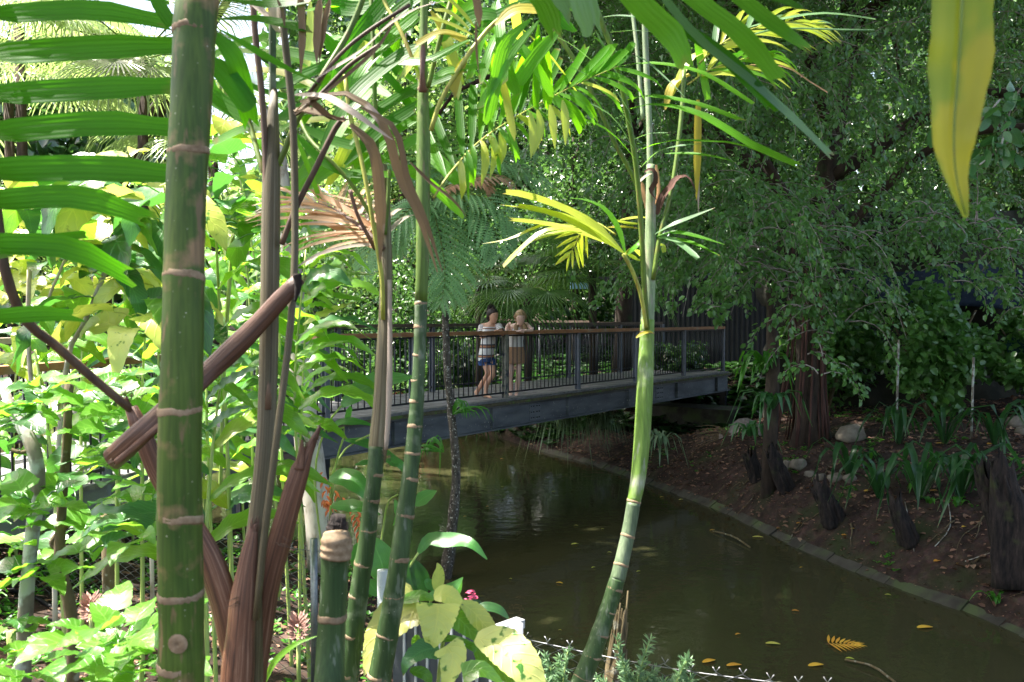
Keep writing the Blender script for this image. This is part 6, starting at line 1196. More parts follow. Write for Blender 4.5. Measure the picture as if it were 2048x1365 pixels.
# bare stakes
for px, y0, y1, lab in ((1795, 680, 870, 'thin grey stake in the strap leaf bed, left one'), (1945, 715, 880, 'thin brown stake in the strap leaf bed, right one')):
    q_, D = onb(px - 3, y1); tag(tube('garden_stake', [W(px - 3, y1 + 10, D), W(px, (y0 + y1) / 2, D), W(px + 2, y0, D)], .018, M['bark_grey'], k=7), lab, 'stake', 'stakes in the bed')
g = []
for q in range(46):
    u = random.uniform(.12, .95); a = Pe[int(u * 59)]; off = random.uniform(.15, 1.5); x, y = a[0] + off * .9, a[1] + random.uniform(-.2, .2); pts = []
    dx, dy = random.uniform(-.5, .2), random.uniform(-.4, .4)
    for k in range(6): xx, yy = x + dx * k / 5 + random.uniform(-.04, .04), y + dy * k / 5 + random.uniform(-.04, .04); pts.append((xx, yy, max(H(xx, yy), .02) + .012 + random.uniform(0, .03)))
    g.append(tube_geo(crv(pts, 9), np.linspace(random.uniform(.005, .014), .002, 9), 5)[:2])
V, F = join_geo(g); tag(mk('roots', V, F, M['bark_brown']), 'thin roots and twigs tangled over the slope of the right bank', 'roots', kind='stuff')
# litter (stuff), weeds (stuff), loose big leaves (things)
def on_terrain(n_, x0, x1, y0, y1, dmin=.05, dmax=30):
    X = rng.uniform(x0, x1, n_); Y = rng.uniform(y0, y1, n_); d = sdist(X, Y); k_ = (d > dmin) & (d < dmax); X, Y = X[k_], Y[k_]; return np.stack([X, Y, hgt(X, Y)], -1)
P = np.vstack([on_terrain(26000, 1, 11, 5, 22, .03, 7), on_terrain(11000, -8, 2.5, 2, 12, .1, 8), on_terrain(9000, -12, 6, 19, 34, .05, 6)]); n_ = len(P)
dr = unit(np.stack([rng.standard_normal(n_), rng.standard_normal(n_), rng.normal(0, .25, n_)], -1)); L = .03 + .075 * rng.random(n_) ** 2.5
tag(mass('leaf_litter', P + np.array([0, 0, .012]), dr, unit(np.array([0, 0, 1]) + .35 * rdir(n_)), L, M['litter'], wid=.9), 'brown dead leaf litter scattered over both banks', 'leaf litter', kind='stuff')
def rosettes(P, mat, name, label, k=7, L=.09):
    n0 = len(P); Q = np.repeat(P, k, 0); a = rng.random(len(Q)) * 6.283; s = .35 + .3 * rng.random(len(Q))
    d = unit(np.stack([np.cos(a), np.sin(a), s], -1)); tag(mass(name, Q + d * .02 + np.array([0, 0, .03]) * rng.random((len(Q), 1)), d, unit(np.array([0, 0, 1.0]) - d * .4 + 0 * d), L * (.6 + .8 * rng.random(len(Q))), mat), label, 'weeds', kind='stuff')
c_ = on_terrain(60, 2.2, 8, 5, 17, .1, 4); P = np.vstack([c_[rng.integers(0, len(c_), 330)] + rng.normal(0, .16, (330, 3))]); P[:, 2] = hgt(P[:, 0], P[:, 1]); P = P[sdist(P[:, 0], P[:, 1]) > .05]
rosettes(P, M['weed'], 'weeds', 'small green weeds dotted over the right bank', 7, .04)
rosettes(on_terrain(1500, -6, 1, 2.2, 9, .2, 8), M['weed'], 'ground_cover', 'green ground cover under the ginger canes on the near left bank', 7, .045)
rosettes(on_terrain(5000, -14, 7, 20, 38, .05, 11), M['cover_shade'], 'ground_cover', 'ground cover on the far bank behind the footbridge, shade put into its colour', 8, .22)
ORD_ = 'first second third fourth fifth sixth seventh eighth ninth tenth eleventh twelfth thirteenth fourteenth fifteenth sixteenth seventeenth'.split()
def ordered(items, k, phrase):
    return '%s %s' % (ORD_[sorted(range(len(items)), key=lambda i_: items[i_][0]).index(k)], phrase)
def flatleaf(name, p, L, ang, mat, label, group, cat='leaf', tilt=.1, w=.45):
    d = Vector((math.cos(ang), math.sin(ang), 0)) * L; p = Vector(p)
    V, F, uv = ribbon_geo([p - d * .5 + U * .01, p + U * .018, p + d * .5 + U * .012], L * w, nrm=(random.uniform(-tilt, tilt), random.uniform(-tilt, tilt), 1), kind='oval', n=8, fold=.12)
    return tag(mk(name, V, F, M[mat], uv=uv), label, cat, group)
FL = [(1878, 1125, 22), (1735, 985, 14), (1870, 985, 16), (1768, 943, 10), (1707, 1061, 10), (1560, 1060, 12), (1693, 1074, 16), (1980, 891, 14), (1880, 890, 12), (1930, 1057, 14), (1490, 1018, 8), (1975, 838, 12), (1848, 864, 14), (1920, 1130, 12), (1540, 1068, 16), (1600, 1050, 12)]
for q, (px, py, w_) in enumerate(FL):
    p, D = onb(px, py); flatleaf('fallen_leaf', p + U * .01, w_ * D / FPX * 1.25, random.uniform(-.6, .6), 'org', ordered(FL, q, 'orange or yellow fallen leaf from the left on the dark right bank'), 'fallen leaves on the right bank')
WL = [(1119, 1168, 12, 'org'), (1150, 1090, 14, 'limeleaf'), (1219, 1107, 8, 'limeleaf'), (1425, 1062, 10, 'org'), (1516, 1076, 18, 'limeleaf'), (1591, 1224, 12, 'org'), (1476, 1271, 10, 'org'), (1850, 1257, 28, 'org'), (1776, 1192, 10, 'limeleaf'), (1820, 1178, 14, 'org'), (1468, 1333, 26, 'org'), (1418, 1325, 26, 'org'), (1632, 1333, 28, 'org'),
        (1187, 1137, 8, 'limeleaf'), (1004, 919, 6, 'org'), (1005, 975, 6, 'limeleaf'), (1108, 985, 8, 'limeleaf'), (1120, 1263, 6, 'limeleaf'), (1021, 1160, 6, 'limeleaf'), (1152, 1053, 8, 'limeleaf'), (1205, 1060, 6, 'limeleaf'), (1546, 1290, 24, 'limeleaf'), (1324, 996, 8, 'org'), (1362, 1001, 8, 'limeleaf'), (1277, 1145, 8, 'limeleaf'), (1603, 1137, 8, 'org'), (930, 1035, 6, 'org'), (1700, 1320, 14, 'limeleaf'), (975, 1015, 6, 'org')]
for q, (px, py, w_, mt) in enumerate(WL):
    same = [a for a in WL if a[3] == mt]; kq = same.index((px, py, w_, mt))
   
    p = onz(px, py, .0); flatleaf('floating_leaf', p, w_ * (p.y) / FPX * 1.2, random.uniform(-.5, .5), mt, ordered(same, kq, 'orange leaf from the left among those floating on the pond' if mt == 'org' else 'lime yellow leaf from the left among those floating on the pond'), 'floating orange leaves' if mt == 'org' else 'floating lime leaves', tilt=.03)
t = thing('lobed_leaf', onz(1683, 1290), 'large lobed orange brown leaf floating on the pond near the bottom right', 'leaf')
c = onz(1683, 1290) + U * .015
tube('midrib', [c - Vector((.16, .02, 0)), c + Vector((.16, -.03, 0))], .003, M['sheath'], t, k=5)
for q in range(8):
    u = q / 7; p = c + Vector((-.12 + .24 * u, .016 - .036 * u, .0))
    for s in (1, -1):
        a = s * (1.15 - .9 * u) - .12; L = .15 * (1 - .3 * u); leaf('lobe', [p, p + Vector((math.cos(a), math.sin(a) * 1.6, .04)) * L * .5, p + Vector((math.cos(a), math.sin(a) * 1.6, .0)) * L], .030, M['org'], t, kind='lance', n=5, nrm=(0, 0, 1), fold=.1)
for q, (a, b_, lab) in enumerate((((1425, 1062), (1500, 1095), 'thin brown stick floating by the right bank'), ((1690, 1320), (1790, 1365), 'brown twig floating at the bottom right'), ((1620, 1085), (1700, 1130), 'pale twig lying at the water edge'))):
    pa, pb = onz(*a, .02), onz(*b_, .02); tag(tube('stick', crv([pa, pa.lerp(pb, .5) + Vector((.05, .05, .02)), pb], 6), .012, M['bark_brown'], k=5), lab, 'stick', 'sticks in the pond')
for q, (a, m_, b_, lab) in enumerate((((1895, 1000), (1900, 1060), (1870, 1100), 'thin vine trailing down the bank'), ((1810, 1010), (1822, 1070), (1828, 1110), 'thin root hanging beside the middle stump'), ((1930, 1130), (2010, 1108), (2048, 1140), 'pale twig in front of the largest stump'))):
    pts = [onb(*x)[0] + U * .04 for x in (a, m_, b_)]; tag(tube('vine', crv(pts, 10), .006, M['bark_grey'], k=5), lab, 'twig', 'twigs on the right bank')
for q, (px, py, s, lab) in enumerate(((1835, 975, 1, 'bright green seedling in the middle of the right bank'), (1860, 1000, .8, 'dark green seedling right of the bright one'), (1850, 930, .8, 'clover like green seedling high on the bank'), (1915, 1005, .8, 'drooping green seedling on a slope'), (1740, 910, 1.1, 'leafy seedling beside the round rocks'), (1700, 925, 1.1, 'leafy seedling over the round rocks'), (1995, 1200, .9, 'small bright plant at the lower right edge'), (2040, 1060, .9, 'green sprig growing from the largest stump'),
        (1800, 860, 1.0, 'low fern beside the left stake'), (1770, 840, 1.3, 'leafy plant with orange flowers left of the bed'))):
    p, D = onb(px, py + 10); clump('seedling', p, 9, .28 * s, .05, 'weed', lab, 'seedling', 'seedlings on the right bank', arch=.8, up=.8)
# ------------------------------------------------------------------ far forest belt and added unseen crowns that shade the pond
def belt(name, n_, x0, x1, y0, y1, z0, z1, L, mat, label):
    X = rng.uniform(x0, x1, n_); Yb = rng.uniform(y0, y1, n_); top = z1 + 1.6 * fbm(X, Yb, .35, 9); Zb = z0 + (top - z0) * rng.random(n_) ** .85
    P = np.stack([X, Yb, Zb + hgt(X, Yb) * .6], -1)
    tag(mass(name, P, unit(rdir(n_) + np.array([0, 0, -.5])), unit(rdir(n_) + np.array([0, -.5, .7])), L * (.6 + .8 * rng.random(n_)), M[mat]), label, 'forest', kind='stuff')
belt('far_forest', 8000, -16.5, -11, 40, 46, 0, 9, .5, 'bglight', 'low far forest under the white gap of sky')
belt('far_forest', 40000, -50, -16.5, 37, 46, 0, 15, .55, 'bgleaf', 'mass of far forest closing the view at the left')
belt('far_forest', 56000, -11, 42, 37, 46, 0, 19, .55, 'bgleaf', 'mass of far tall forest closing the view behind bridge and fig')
def shade_tree(x, y, h, c, rad, n_, L, label, seed):  # added tree, crown out of view, placed to keep direct sun off the scene
    z = H(x, y); t = thing('added_shade_tree', (x, y, z), label, 'tree', 'added trees whose unseen crowns shade the pond')
    c = np.array(c); tube('trunk', crv([(x, y, z - .2), (x, y, z + h * .5), (x * .6 + c[0] * .4, y * .6 + c[1] * .4, z + h * .8), c], 12), np.linspace(.28, .06, 12), M['bark_dark'], t, k=9, rough=.05)
    for q in range(7):
        a = q * .9; e = c + np.array([math.cos(a) * rad[0] * .8, math.sin(a) * rad[1] * .8, .2]); s = c * .7 + np.array([x, y, h * .75]) * .3
        tube('limb', crv([s, (s + e) / 2 + np.array([0, 0, .5]), e], 7), np.linspace(.09, .02, 7), M['bark_dark'], t, k=6)
    P, dv = crown_pts(c, rad, n_, 60, seed)
    g0, g1 = np.array([-4.7, 3.4]), np.array([-1.1, 5.6]); u = np.clip(((P[:, :2] - g0) @ (g1 - g0)) / ((g1 - g0) @ (g1 - g0)), 0, 1)
    P = P[np.linalg.norm(P[:, :2] - g0 - u[:, None] * (g1 - g0), axis=1) > 1.0]; n_ = len(P)   # gap cut through the added crowns to let sun onto the near fronds
    tag(mass('crown', P, unit(rdir(n_) + np.array([0, 0, -.5])), unit(rdir(n_) + np.array([0, 0, 1.2])), L * (.7 + .6 * rng.random(n_)), M['bgleaf'], t), kind='stuff')
shade_tree(9.5, 4.0, 11, (3.2, 5.2, 10.8), (6.6, 5.4, 1.6), 22000, .26, 'added tree, its unseen crown shades the near pond from the right', 201)
shade_tree(3.5, -6.0, 12, (-.2, 0.5, 11.2), (6.0, 4.6, 1.5), 15000, .26, 'added unseen tree behind the viewer, its spreading crown shades the foreground', 202)
shade_tree(12.5, 11, 12, (4.5, 13.5, 12.6), (8.5, 5.4, 1.5), 17000, .26, 'added tree, its unseen crown shades the right bank and bridge', 203)
shade_tree(13.5, 17, 13, (3.5, 20.5, 14.2), (8.5, 5, 1.5), 16000, .28, 'added tree, its unseen crown shades the far end of the bridge', 204)

shade_tree(-7.5, -3, 12, (-2.2, 9.6, 11.8), (3.9, 4.9, 1.5), 17000, .26, 'added unseen tree behind the viewer at left, its crown shades the near pond', 205)
shade_tree(-9.5, 20, 12, (-3.6, 16.5, 13.0), (4.2, 4.2, 1.4), 15000, .26, 'added tree, its unseen crown shades the left end of the bridge', 206)
shade_tree(-13, 13, 12, (-7.0, 12.6, 12.2), (2.8, 3.2, 1.3), 8000, .26, 'added tree at the left, its unseen crown keeps sun off the pond', 207)
shade_tree(-12, 25, 13, (-5.6, 22.3, 14.2), (4.6, 4.0, 1.4), 14000, .28, 'added tree, its unseen high crown over the far water shades the far bank', 208)
# ------------------------------------------------------------------ left bank planting
def cane(pp, nl, L, w, mats, label, group, u0=.35, stemw=.013, name='ginger_cane', droop=.5, wave=.10, side0=None):
    P = crv([W(*p) for p in pp], 24); g = H(P[0][0], P[0][1]); base = Vector((P[0][0], P[0][1], g))
    t = thing(name, base, label, 'ginger plant', group)
    if P[0][2] > g: P = np.vstack([[P[0][0] - .02, P[0][1], g - .05], P])
    tube('cane', P, np.linspace(stemw, stemw * .45, len(P)), M['cane'], t, k=7)
    az = random.uniform(-.5, .5) if side0 is None else side0
    for q in range(nl):
        u = u0 + (1 - u0) * (q + .6) / nl; i_ = min(int(u * (len(P) - 1)), len(P) - 2); p = P[i_]; T = unit(P[i_ + 1] - P[i_]); s = 1 if q % 2 else -1
        d = unit(np.array([s * math.cos(az), s * math.sin(az), 0]) + np.array([random.gauss(0, .25), random.gauss(0, .25), 0])); l_ = L * random.uniform(.75, 1.15) * (1 - .25 * (u > .9))
        up = .55 + .4 * u; dr = droop * random.uniform(.5, 1.5)
        pts = [p, p + d * l_ * .3 + U_ * l_ * .22 * up, p + d * l_ * .65 + U_ * l_ * (.30 * up - .12 * dr), p + d * l_ * .95 + U_ * l_ * (.30 * up - .5 * dr)]
        nr = np.array([-d[0] * .5, -d[1] * .5 - .35, 1.0]) + rng.normal(0, .25, 3)
        leaf('leaf', pts, w * random.uniform(.8, 1.15), M[random.choice(mats)], t, nrm=nr, kind='lance', n=17, fold=.28, wave=wave, nw=4.5)
    return t
U_ = np.array([0, 0, 1.0])
gc = [([(470, 1365, 4.3), (455, 900, 4.35), (440, 640, 4.4), (430, 420, 4.4)], 12), ([(620, 1365, 5.0), (600, 1000, 5.1), (590, 760, 5.2), (612, 500, 5.3)], 14), ([(585, 1365, 5.4), (565, 950, 5.5), (560, 650, 5.6), (575, 380, 5.7)], 14),
      ([(432, 1365, 4.8), (420, 1000, 4.9), (415, 760, 5.0), (450, 520, 5.0)], 12), ([(600, 1300, 5.8), (600, 980, 5.8), (606, 760, 5.9), (622, 470, 6.0)], 13), ([(415, 1365, 4.0), (412, 1100, 4.0), (425, 900, 4.1), (445, 740, 4.1)], 9),
      ([(500, 1250, 5.6), (505, 900, 5.8), (500, 620, 6.0), (480, 380, 6.0)], 14), ([(540, 1230, 6.2), (530, 860, 6.3), (520, 600, 6.4), (470, 300, 6.5)], 14), ([(285, 1320, 4.4), (285, 1000, 4.4), (284, 800, 4.5), (292, 640, 4.6)], 9), ([(235, 1320, 4.6), (234, 1000, 4.6), (238, 800, 4.7), (246, 620, 4.8)], 8),
      ([(135, 1365, 3.8), (122, 1150, 3.8), (100, 900, 3.9), (70, 700, 4.0)], 8), ([(355, 1330, 5.2), (350, 950, 5.2), (345, 700, 5.3), (330, 520, 5.4)], 11), ([(165, 1330, 5.2), (162, 950, 5.2), (165, 700, 5.3), (180, 480, 5.4)], 10), ([(560, 1180, 7.0), (550, 950, 7.0), (548, 760, 7.1), (556, 520, 7.2)], 9)]
side = ['left', 'right']
cl = ['ginger cane just right of the thickest stem, reaching the middle height', 'tall ginger cane whose wavy leaves reach over the left end of the handrail', 'tallest ginger cane behind the dead stalks', 'ginger cane behind the lodged brown sheath', 'ginger cane whose leaf tips hang before the pale trunk',
      'short ginger cane at the foot of the thickest stem', 'ginger cane between the thickest stem and the dead stalks', 'slender far ginger cane under the white sky gap', 'straight yellow green cane left of the thickest stem', 'second straight yellow green cane left of the thickest stem',
      'leaning ginger cane beside the grey lichen trunk', 'ginger cane hidden behind the thickest stem', 'ginger cane behind the yellow leaved shrub', 'small ginger cane beside the pale trunk base']
cn = {}
for q, (pp, nl) in enumerate(gc):
    cn[q] = cane(pp, nl, .56 if q not in (8, 9) else .42, .125, ['ginger', 'ginger', 'ginger', 'ginger_dk'] if q not in (5, 3, 11) else ['ginger_dk', 'ginger_dk', 'ginger'], cl[q], 'ginger canes on the left bank', u0={1: .62, 4: .6, 13: .55}.get(q, .35))
big = [(4, [(612, 492), (640, 478), (690, 478), (732, 484)], 23, 'ginger'), (4, [(610, 522), (636, 506), (674, 512)], 25, 'ginger'), (4, [(608, 572), (645, 550), (700, 548), (748, 550)], 24, 'ginger'), (4, [(608, 584), (650, 562), (694, 575)], 30, 'ginger_dk'),
       (3, [(418, 412), (440, 465), (475, 525), (494, 548)], 36, 'ginger'), (3, [(412, 500), (440, 535), (478, 602)], 30, 'ginger'), (1, [(598, 400), (620, 365), (660, 342), (702, 336)], 26, 'yelshrub'), (3, [(412, 598), (440, 612), (476, 652)], 26, 'ginger'), (5, [(430, 756), (470, 784), (514, 822)], 26, 'ginger'),
       (5, [(415, 640), (436, 668), (450, 692)], 42, 'ginger_dk'), (1, [(590, 690), (640, 656), (690, 648), (722, 666)], 22, 'ginger'), (1, [(592, 712), (650, 692), (696, 682)], 19, 'ginger'), (4, [(604, 768), (635, 745), (672, 735), (702, 743)], 17, 'ginger'), (1, [(588, 830), (604, 792), (622, 758)], 24, 'ginger'), (1, [(592, 862), (610, 846), (646, 838)], 24, 'ginger'),
       (5, [(412, 802), (446, 770), (490, 746), (516, 738)], 30, 'ginger_dk'), (5, [(412, 862), (455, 830), (502, 812)], 28, 'ginger_dk'), (4, [(606, 650), (650, 628), (704, 606)], 24, 'yelshrub'), (4, [(606, 622), (636, 610), (668, 620)], 20, 'ginger'), (4, [(606, 600), (650, 590), (742, 604)], 18, 'ginger'), (2, [(570, 420), (610, 396), (650, 405)], 30, 'ginger'), (2, [(562, 560), (590, 520), (610, 480)], 30, 'ginger'), (0, [(452, 880), (480, 850), (520, 838)], 28, 'ginger'), (0, [(452, 1020), (480, 1000), (520, 1002)], 26, 'ginger_dk'), (6, [(500, 460), (520, 420), (560, 400)], 30, 'ginger_dk'), (3, [(424, 330), (450, 300), (480, 320)], 40, 'ginger')]
for ci, pts, w_, mt in big:
    D = gc[ci][0][2][2] - .05; leafpx('leaf', [(x, y, D - .06 * k) for k, (x, y) in enumerate(pts)], w_, M[mt], cn[ci], kind='lance', n=20, fold=.25, wave=.10, nw=6, nrm=(random.uniform(-.3, .3), -.7, .75))
ORD = 'first second third fourth fifth sixth seventh eighth ninth tenth eleventh twelfth thirteenth fourteenth fifteenth sixteenth'.split()
for q in range(16):
    px = 40 + q * 32 + random.randint(-12, 12); D = random.uniform(6.6, 8.4); y1 = random.randint(360, 640); pb = W(px, 1000, D)
    cane([(px, 1120, D), (px - 5, 850, D), (px + random.randint(-20, 20), y1, D)], 12, .55, .13, ['ginger', 'ginger_dk', 'leaf_deep'], ORD[q] + ' far ginger cane from the left in the thicket before the boardwalk', 'far ginger canes before the boardwalk')
# pale slender trunk at the left pier
t = thing('pale_tree', W(645, 1095, 8.2), 'pale lichen white tree trunk leaning beside the left end of the footbridge', 'tree')
ORG[t.name] = Vector(t.location)
P, r = pxcurve([(575, 420, 34, 8.6), (588, 600, 42, 8.5), (600, 720, 46, 8.4), (608, 820, 50, 8.3), (622, 930, 54, 8.25), (638, 1030, 60, 8.2), (650, 1100, 70, 8.2), (652, 1140, 76, 8.2)], 24); tube('trunk', P, r, M['bark_pale'], t, k=14, rough=.03)
tube('limb', WP([(575, 425, 8.6), (560, 300, 8.7), (520, 200, 8.8)]), [.07, .05, .03], M['bark_pale'], t, k=8)

def heart_shrub(name, label, branches, nodes, L, mat, cat='shrub', k=6, droop=.4, kind='heart', wr=.72, seed=1, bmat='bark_brown', spread=1.0, petw=.003):
    random.seed(seed); b0 = W(*branches[0][0][-1][:3]) if branches else W(*nodes[0]); t = thing(name, Vector((b0[0], b0[1], H(b0[0], b0[1]))), label, cat)
    for pp, w_, bm in branches:
        P, r = pxcurve([(a[0], a[1], w_ * (1 if len(a) < 4 else a[3]), a[2]) for a in pp], 18); tube('branch', P, r, M[bm], t, k=8, rough=.04)
    for (px, py, D) in nodes:
        c = np.array(W(px, py, D)); a0 = random.uniform(0, 6.28)
        for q in range(k):
            a = a0 + q * 2.4; l_ = L * random.uniform(.55, 1.15); d = unit(np.array([math.cos(a), math.sin(a) * .8 - .15, random.uniform(-.1, .5)])) * spread
            p0 = c + np.array([0, 0, random.uniform(-.5, .3) * L]); p = p0 + d * l_ * .35; dr = droop * random.uniform(.3, 1.6)
            V, F, _ = tube_geo([p0, (p0 + p) / 2 + U_ * .008, p], petw, 4, cap=False)
            pts = [p, p + d * l_ * .35 + U_ * l_ * (.05 - .1 * dr), p + d * l_ * .7 - U_ * l_ * .35 * dr, p + d * l_ * .9 - U_ * l_ * .75 * dr]
            V2, F2, uv2 = ribbon_geo(pts, l_ * wr, nrm=np.array([-d[0] * .4, -d[1] * .4 - .3, 1]) + rng.normal(0, .25, 3), kind=kind, n=13, fold=.22, wave=.03, nw=4, serr=.06)
            V3 = np.vstack([V2, V]); F3 = list(F2) + [tuple(i + len(V2) for i in f) for f in F]
            mk('leaf', V3, F3, M[mat if isinstance(mat, str) else random.choice(mat)], t, uv=np.vstack([uv2, np.zeros((len(V), 2))]))
    return t
jit = lambda l, D0, D1_: [(x + random.randint(-10, 10), y + random.randint(-10, 10), random.uniform(D0, D1_)) for x, y in l]
heart_shrub('nettle_shrub', 'light green shrub of toothed heart shaped leaves on grey lichen trunk, bottom left',
            [([(46, 1365, 3.0, 1.1), (51, 1229, 3.0, 1.05), (56, 1157, 3.0), (67, 1050, 3.0), (77, 983, 3.0), (67, 896, 3.0), (31, 834, 3.05, .8), (8, 780, 3.1, .6)][::-1], 28, 'bark_grey'), ([(67, 896, 3.0), (40, 905, 3.0), (0, 890, 3.0)], 8, 'bark_brown'), ([(58, 1040, 3.0), (30, 1010, 3.0), (22, 960, 3.0)], 7, 'bark_brown')],
            jit([(190, 790), (90, 800), (60, 790), (40, 880), (20, 800), (60, 1000), (30, 1060), (10, 1160), (20, 840), (90, 1010), (5, 950), (0, 800), (75, 1110), (20, 1250)], 2.7, 3.2), .155, ['nettle', 'nettle', 'leaf_deep'], seed=11, k=5)
heart_shrub('nettle_shrub', 'light green shrub of heart shaped leaves on forked brown trunk, second from the left edge',
            [([(146, 1380, 3.3), (146, 1280, 3.3), (138, 1203, 3.3), (120, 1126, 3.3), (123, 1024, 3.3, .8), (133, 896, 3.3, .75), (138, 767, 3.3, .7)][::-1], 24, 'bark_brown'), ([(122, 1100, 3.3), (105, 1085, 3.3), (136, 1045, 3.3)], 13, 'bark_brown')],
            jit([(190, 800), (130, 800), (260, 770), (220, 830), (180, 900), (300, 900), (150, 960), (200, 1000), (120, 1090), (180, 1110), (200, 1060), (270, 1040), (310, 830), (220, 950), (250, 800), (300, 980), (240, 880)], 3.0, 3.7), .17, ['nettle', 'nettle', 'leaf_deep'], seed=12, k=4)
heart_shrub('nettle_plant', 'low heart leaved plant at the very bottom left of the thickest stem', [([(212, 1420, 2.3), (214, 1330, 2.3), (212, 1270, 2.3)][::-1], 7, 'cane')],
            jit([(212, 1270), (250, 1280), (180, 1290), (285, 1275), (60, 1320), (0, 1300), (240, 1320), (310, 1330)], 2.1, 2.5), .15, 'nettle', cat='plant', seed=13, k=5, droop=.2)
heart_shrub('yellow_shrub', 'sunlit yellow green shrub with large drooping blotchy leaves at the left',
            [([(240, 480, 3.9), (204, 560, 3.9), (172, 640, 3.9), (140, 700, 3.9), (120, 850, 3.9), (110, 1100, 3.9), (110, 1250, 3.9)], 10, 'bark_pale'), ([(59, 540, 3.9), (56, 652, 3.9), (62, 760, 3.9), (80, 900, 3.9)], 9, 'bark_pale'), ([(130, 520, 3.9), (100, 590, 3.9), (84, 640, 3.9)], 6, 'bark_pale')],
            jit([(40, 420), (100, 400), (160, 380), (220, 420), (280, 440), (60, 490), (130, 480), (200, 500), (260, 520), (300, 560), (40, 560), (110, 560), (180, 570), (240, 590), (80, 630), (20, 620), (310, 480), (310, 400), (20, 380), (150, 440), (270, 620), (10, 470), (290, 340), (200, 360)], 3.6, 4.4), .24, ['yelshrub', 'yelshrub', 'nettle', 'varieg', 'leaf_deep', 'ginger_dk'], seed=14, droop=1.1, k=6)
heart_shrub('yellow_shrub', 'big leaved backlit shrub between the thickest stem and the dead stalks', [([(470, 420, 4.6), (450, 700, 4.6), (440, 1000, 4.6)], 8, 'cane')],
            jit([(440, 300), (480, 340), (450, 380), (500, 400), (430, 430), (470, 290), (470, 450)], 4.2, 4.8), .27, ['yelshrub', 'ginger', 'nettle', 'ginger_dk'], seed=15, droop=1.0, k=6)
# yellow leaved plant bottom centre
t = thing('yellow_leaf_plant', W(880, 1400, 2.6), 'plant with huge yellow white toothed leaves before the metal fence, bottom centre', 'plant')
P, r = pxcurve([(925, 1208, 6, 2.6), (890, 1270, 7, 2.6), (880, 1330, 8, 2.6), (872, 1420, 8, 2.6)], 10); tube('stem', P, r, M['cane'], t, k=7)
for a, w_, mt, kd in (([(876, 1208, 2.55), (874, 1240, 2.52), (866, 1275, 2.5), (857, 1302, 2.5)], 92, 'varieg', 'heart'), ([(838, 1208, 2.6), (800, 1228, 2.58), (760, 1275, 2.55), (728, 1352, 2.5)], 105, 'yelshrub', 'heart'), ([(868, 1196, 2.6), (890, 1190, 2.6), (925, 1206, 2.6)], 42, 'varieg', 'oval'),
                      ([(922, 1206, 2.6), (945, 1222, 2.6), (970, 1250, 2.58), (998, 1278, 2.55)], 42, 'yelshrub', 'oval'), ([(905, 1225, 2.62), (930, 1250, 2.62), (968, 1290, 2.6)], 56, 'nettle', 'heart'), ([(952, 1275, 2.5), (1000, 1290, 2.47), (1045, 1330, 2.42), (1088, 1390, 2.4)], 84, 'varieg', 'oval'),
                      ([(955, 1300, 2.52), (990, 1330, 2.5), (1030, 1370, 2.45)], 40, 'nettle', 'oval'), ([(892, 1292, 2.5), (905, 1312, 2.48), (900, 1345, 2.46), (885, 1385, 2.45)], 66, 'varieg', 'heart'), ([(878, 1296, 2.5), (845, 1302, 2.48), (815, 1325, 2.45), (806, 1352, 2.45)], 58, 'ginger_dk', 'heart'),
                      ([(800, 1204, 2.6), (840, 1193, 2.6), (868, 1200, 2.6)], 28, 'nettle', 'oval'), ([(930, 1290, 2.6), (955, 1300, 2.6), (958, 1330, 2.6)], 22, 'nettle', 'oval'), ([(925, 1350, 2.4), (965, 1340, 2.4), (1010, 1372, 2.4)], 46, 'nettle', 'heart'), ([(860, 1280, 2.6), (900, 1278, 2.6), (950, 1288, 2.6)], 16, 'nettle', 'oval'), ([(820, 1340, 2.5), (850, 1350, 2.5), (862, 1370, 2.5)], 26, 'nettle', 'oval'), ([(835, 1270, 2.65), (832, 1290, 2.65), (834, 1300, 2.65)], 20, 'nettle', 'oval')):
    leafpx('leaf', a, w_, M[mt], t, kind=kd, n=22, fold=.2, wave=.02, nw=5, serr=.06, ac=2, nrm=(random.uniform(-.2, .2), -.7, .8))
# light leaf across the bottom left of the stump
t = thing('arching_leaf', W(560, 1400, 2.3), 'single arching lime leaf left of the cut palm stem', 'leaf'); leafpx('blade', [(528, 1370, 2.4), (550, 1325, 2.35), (590, 1290, 2.3), (636, 1272, 2.3)], 16, M['ginger'], t, kind='lance', n=12, fold=.3)
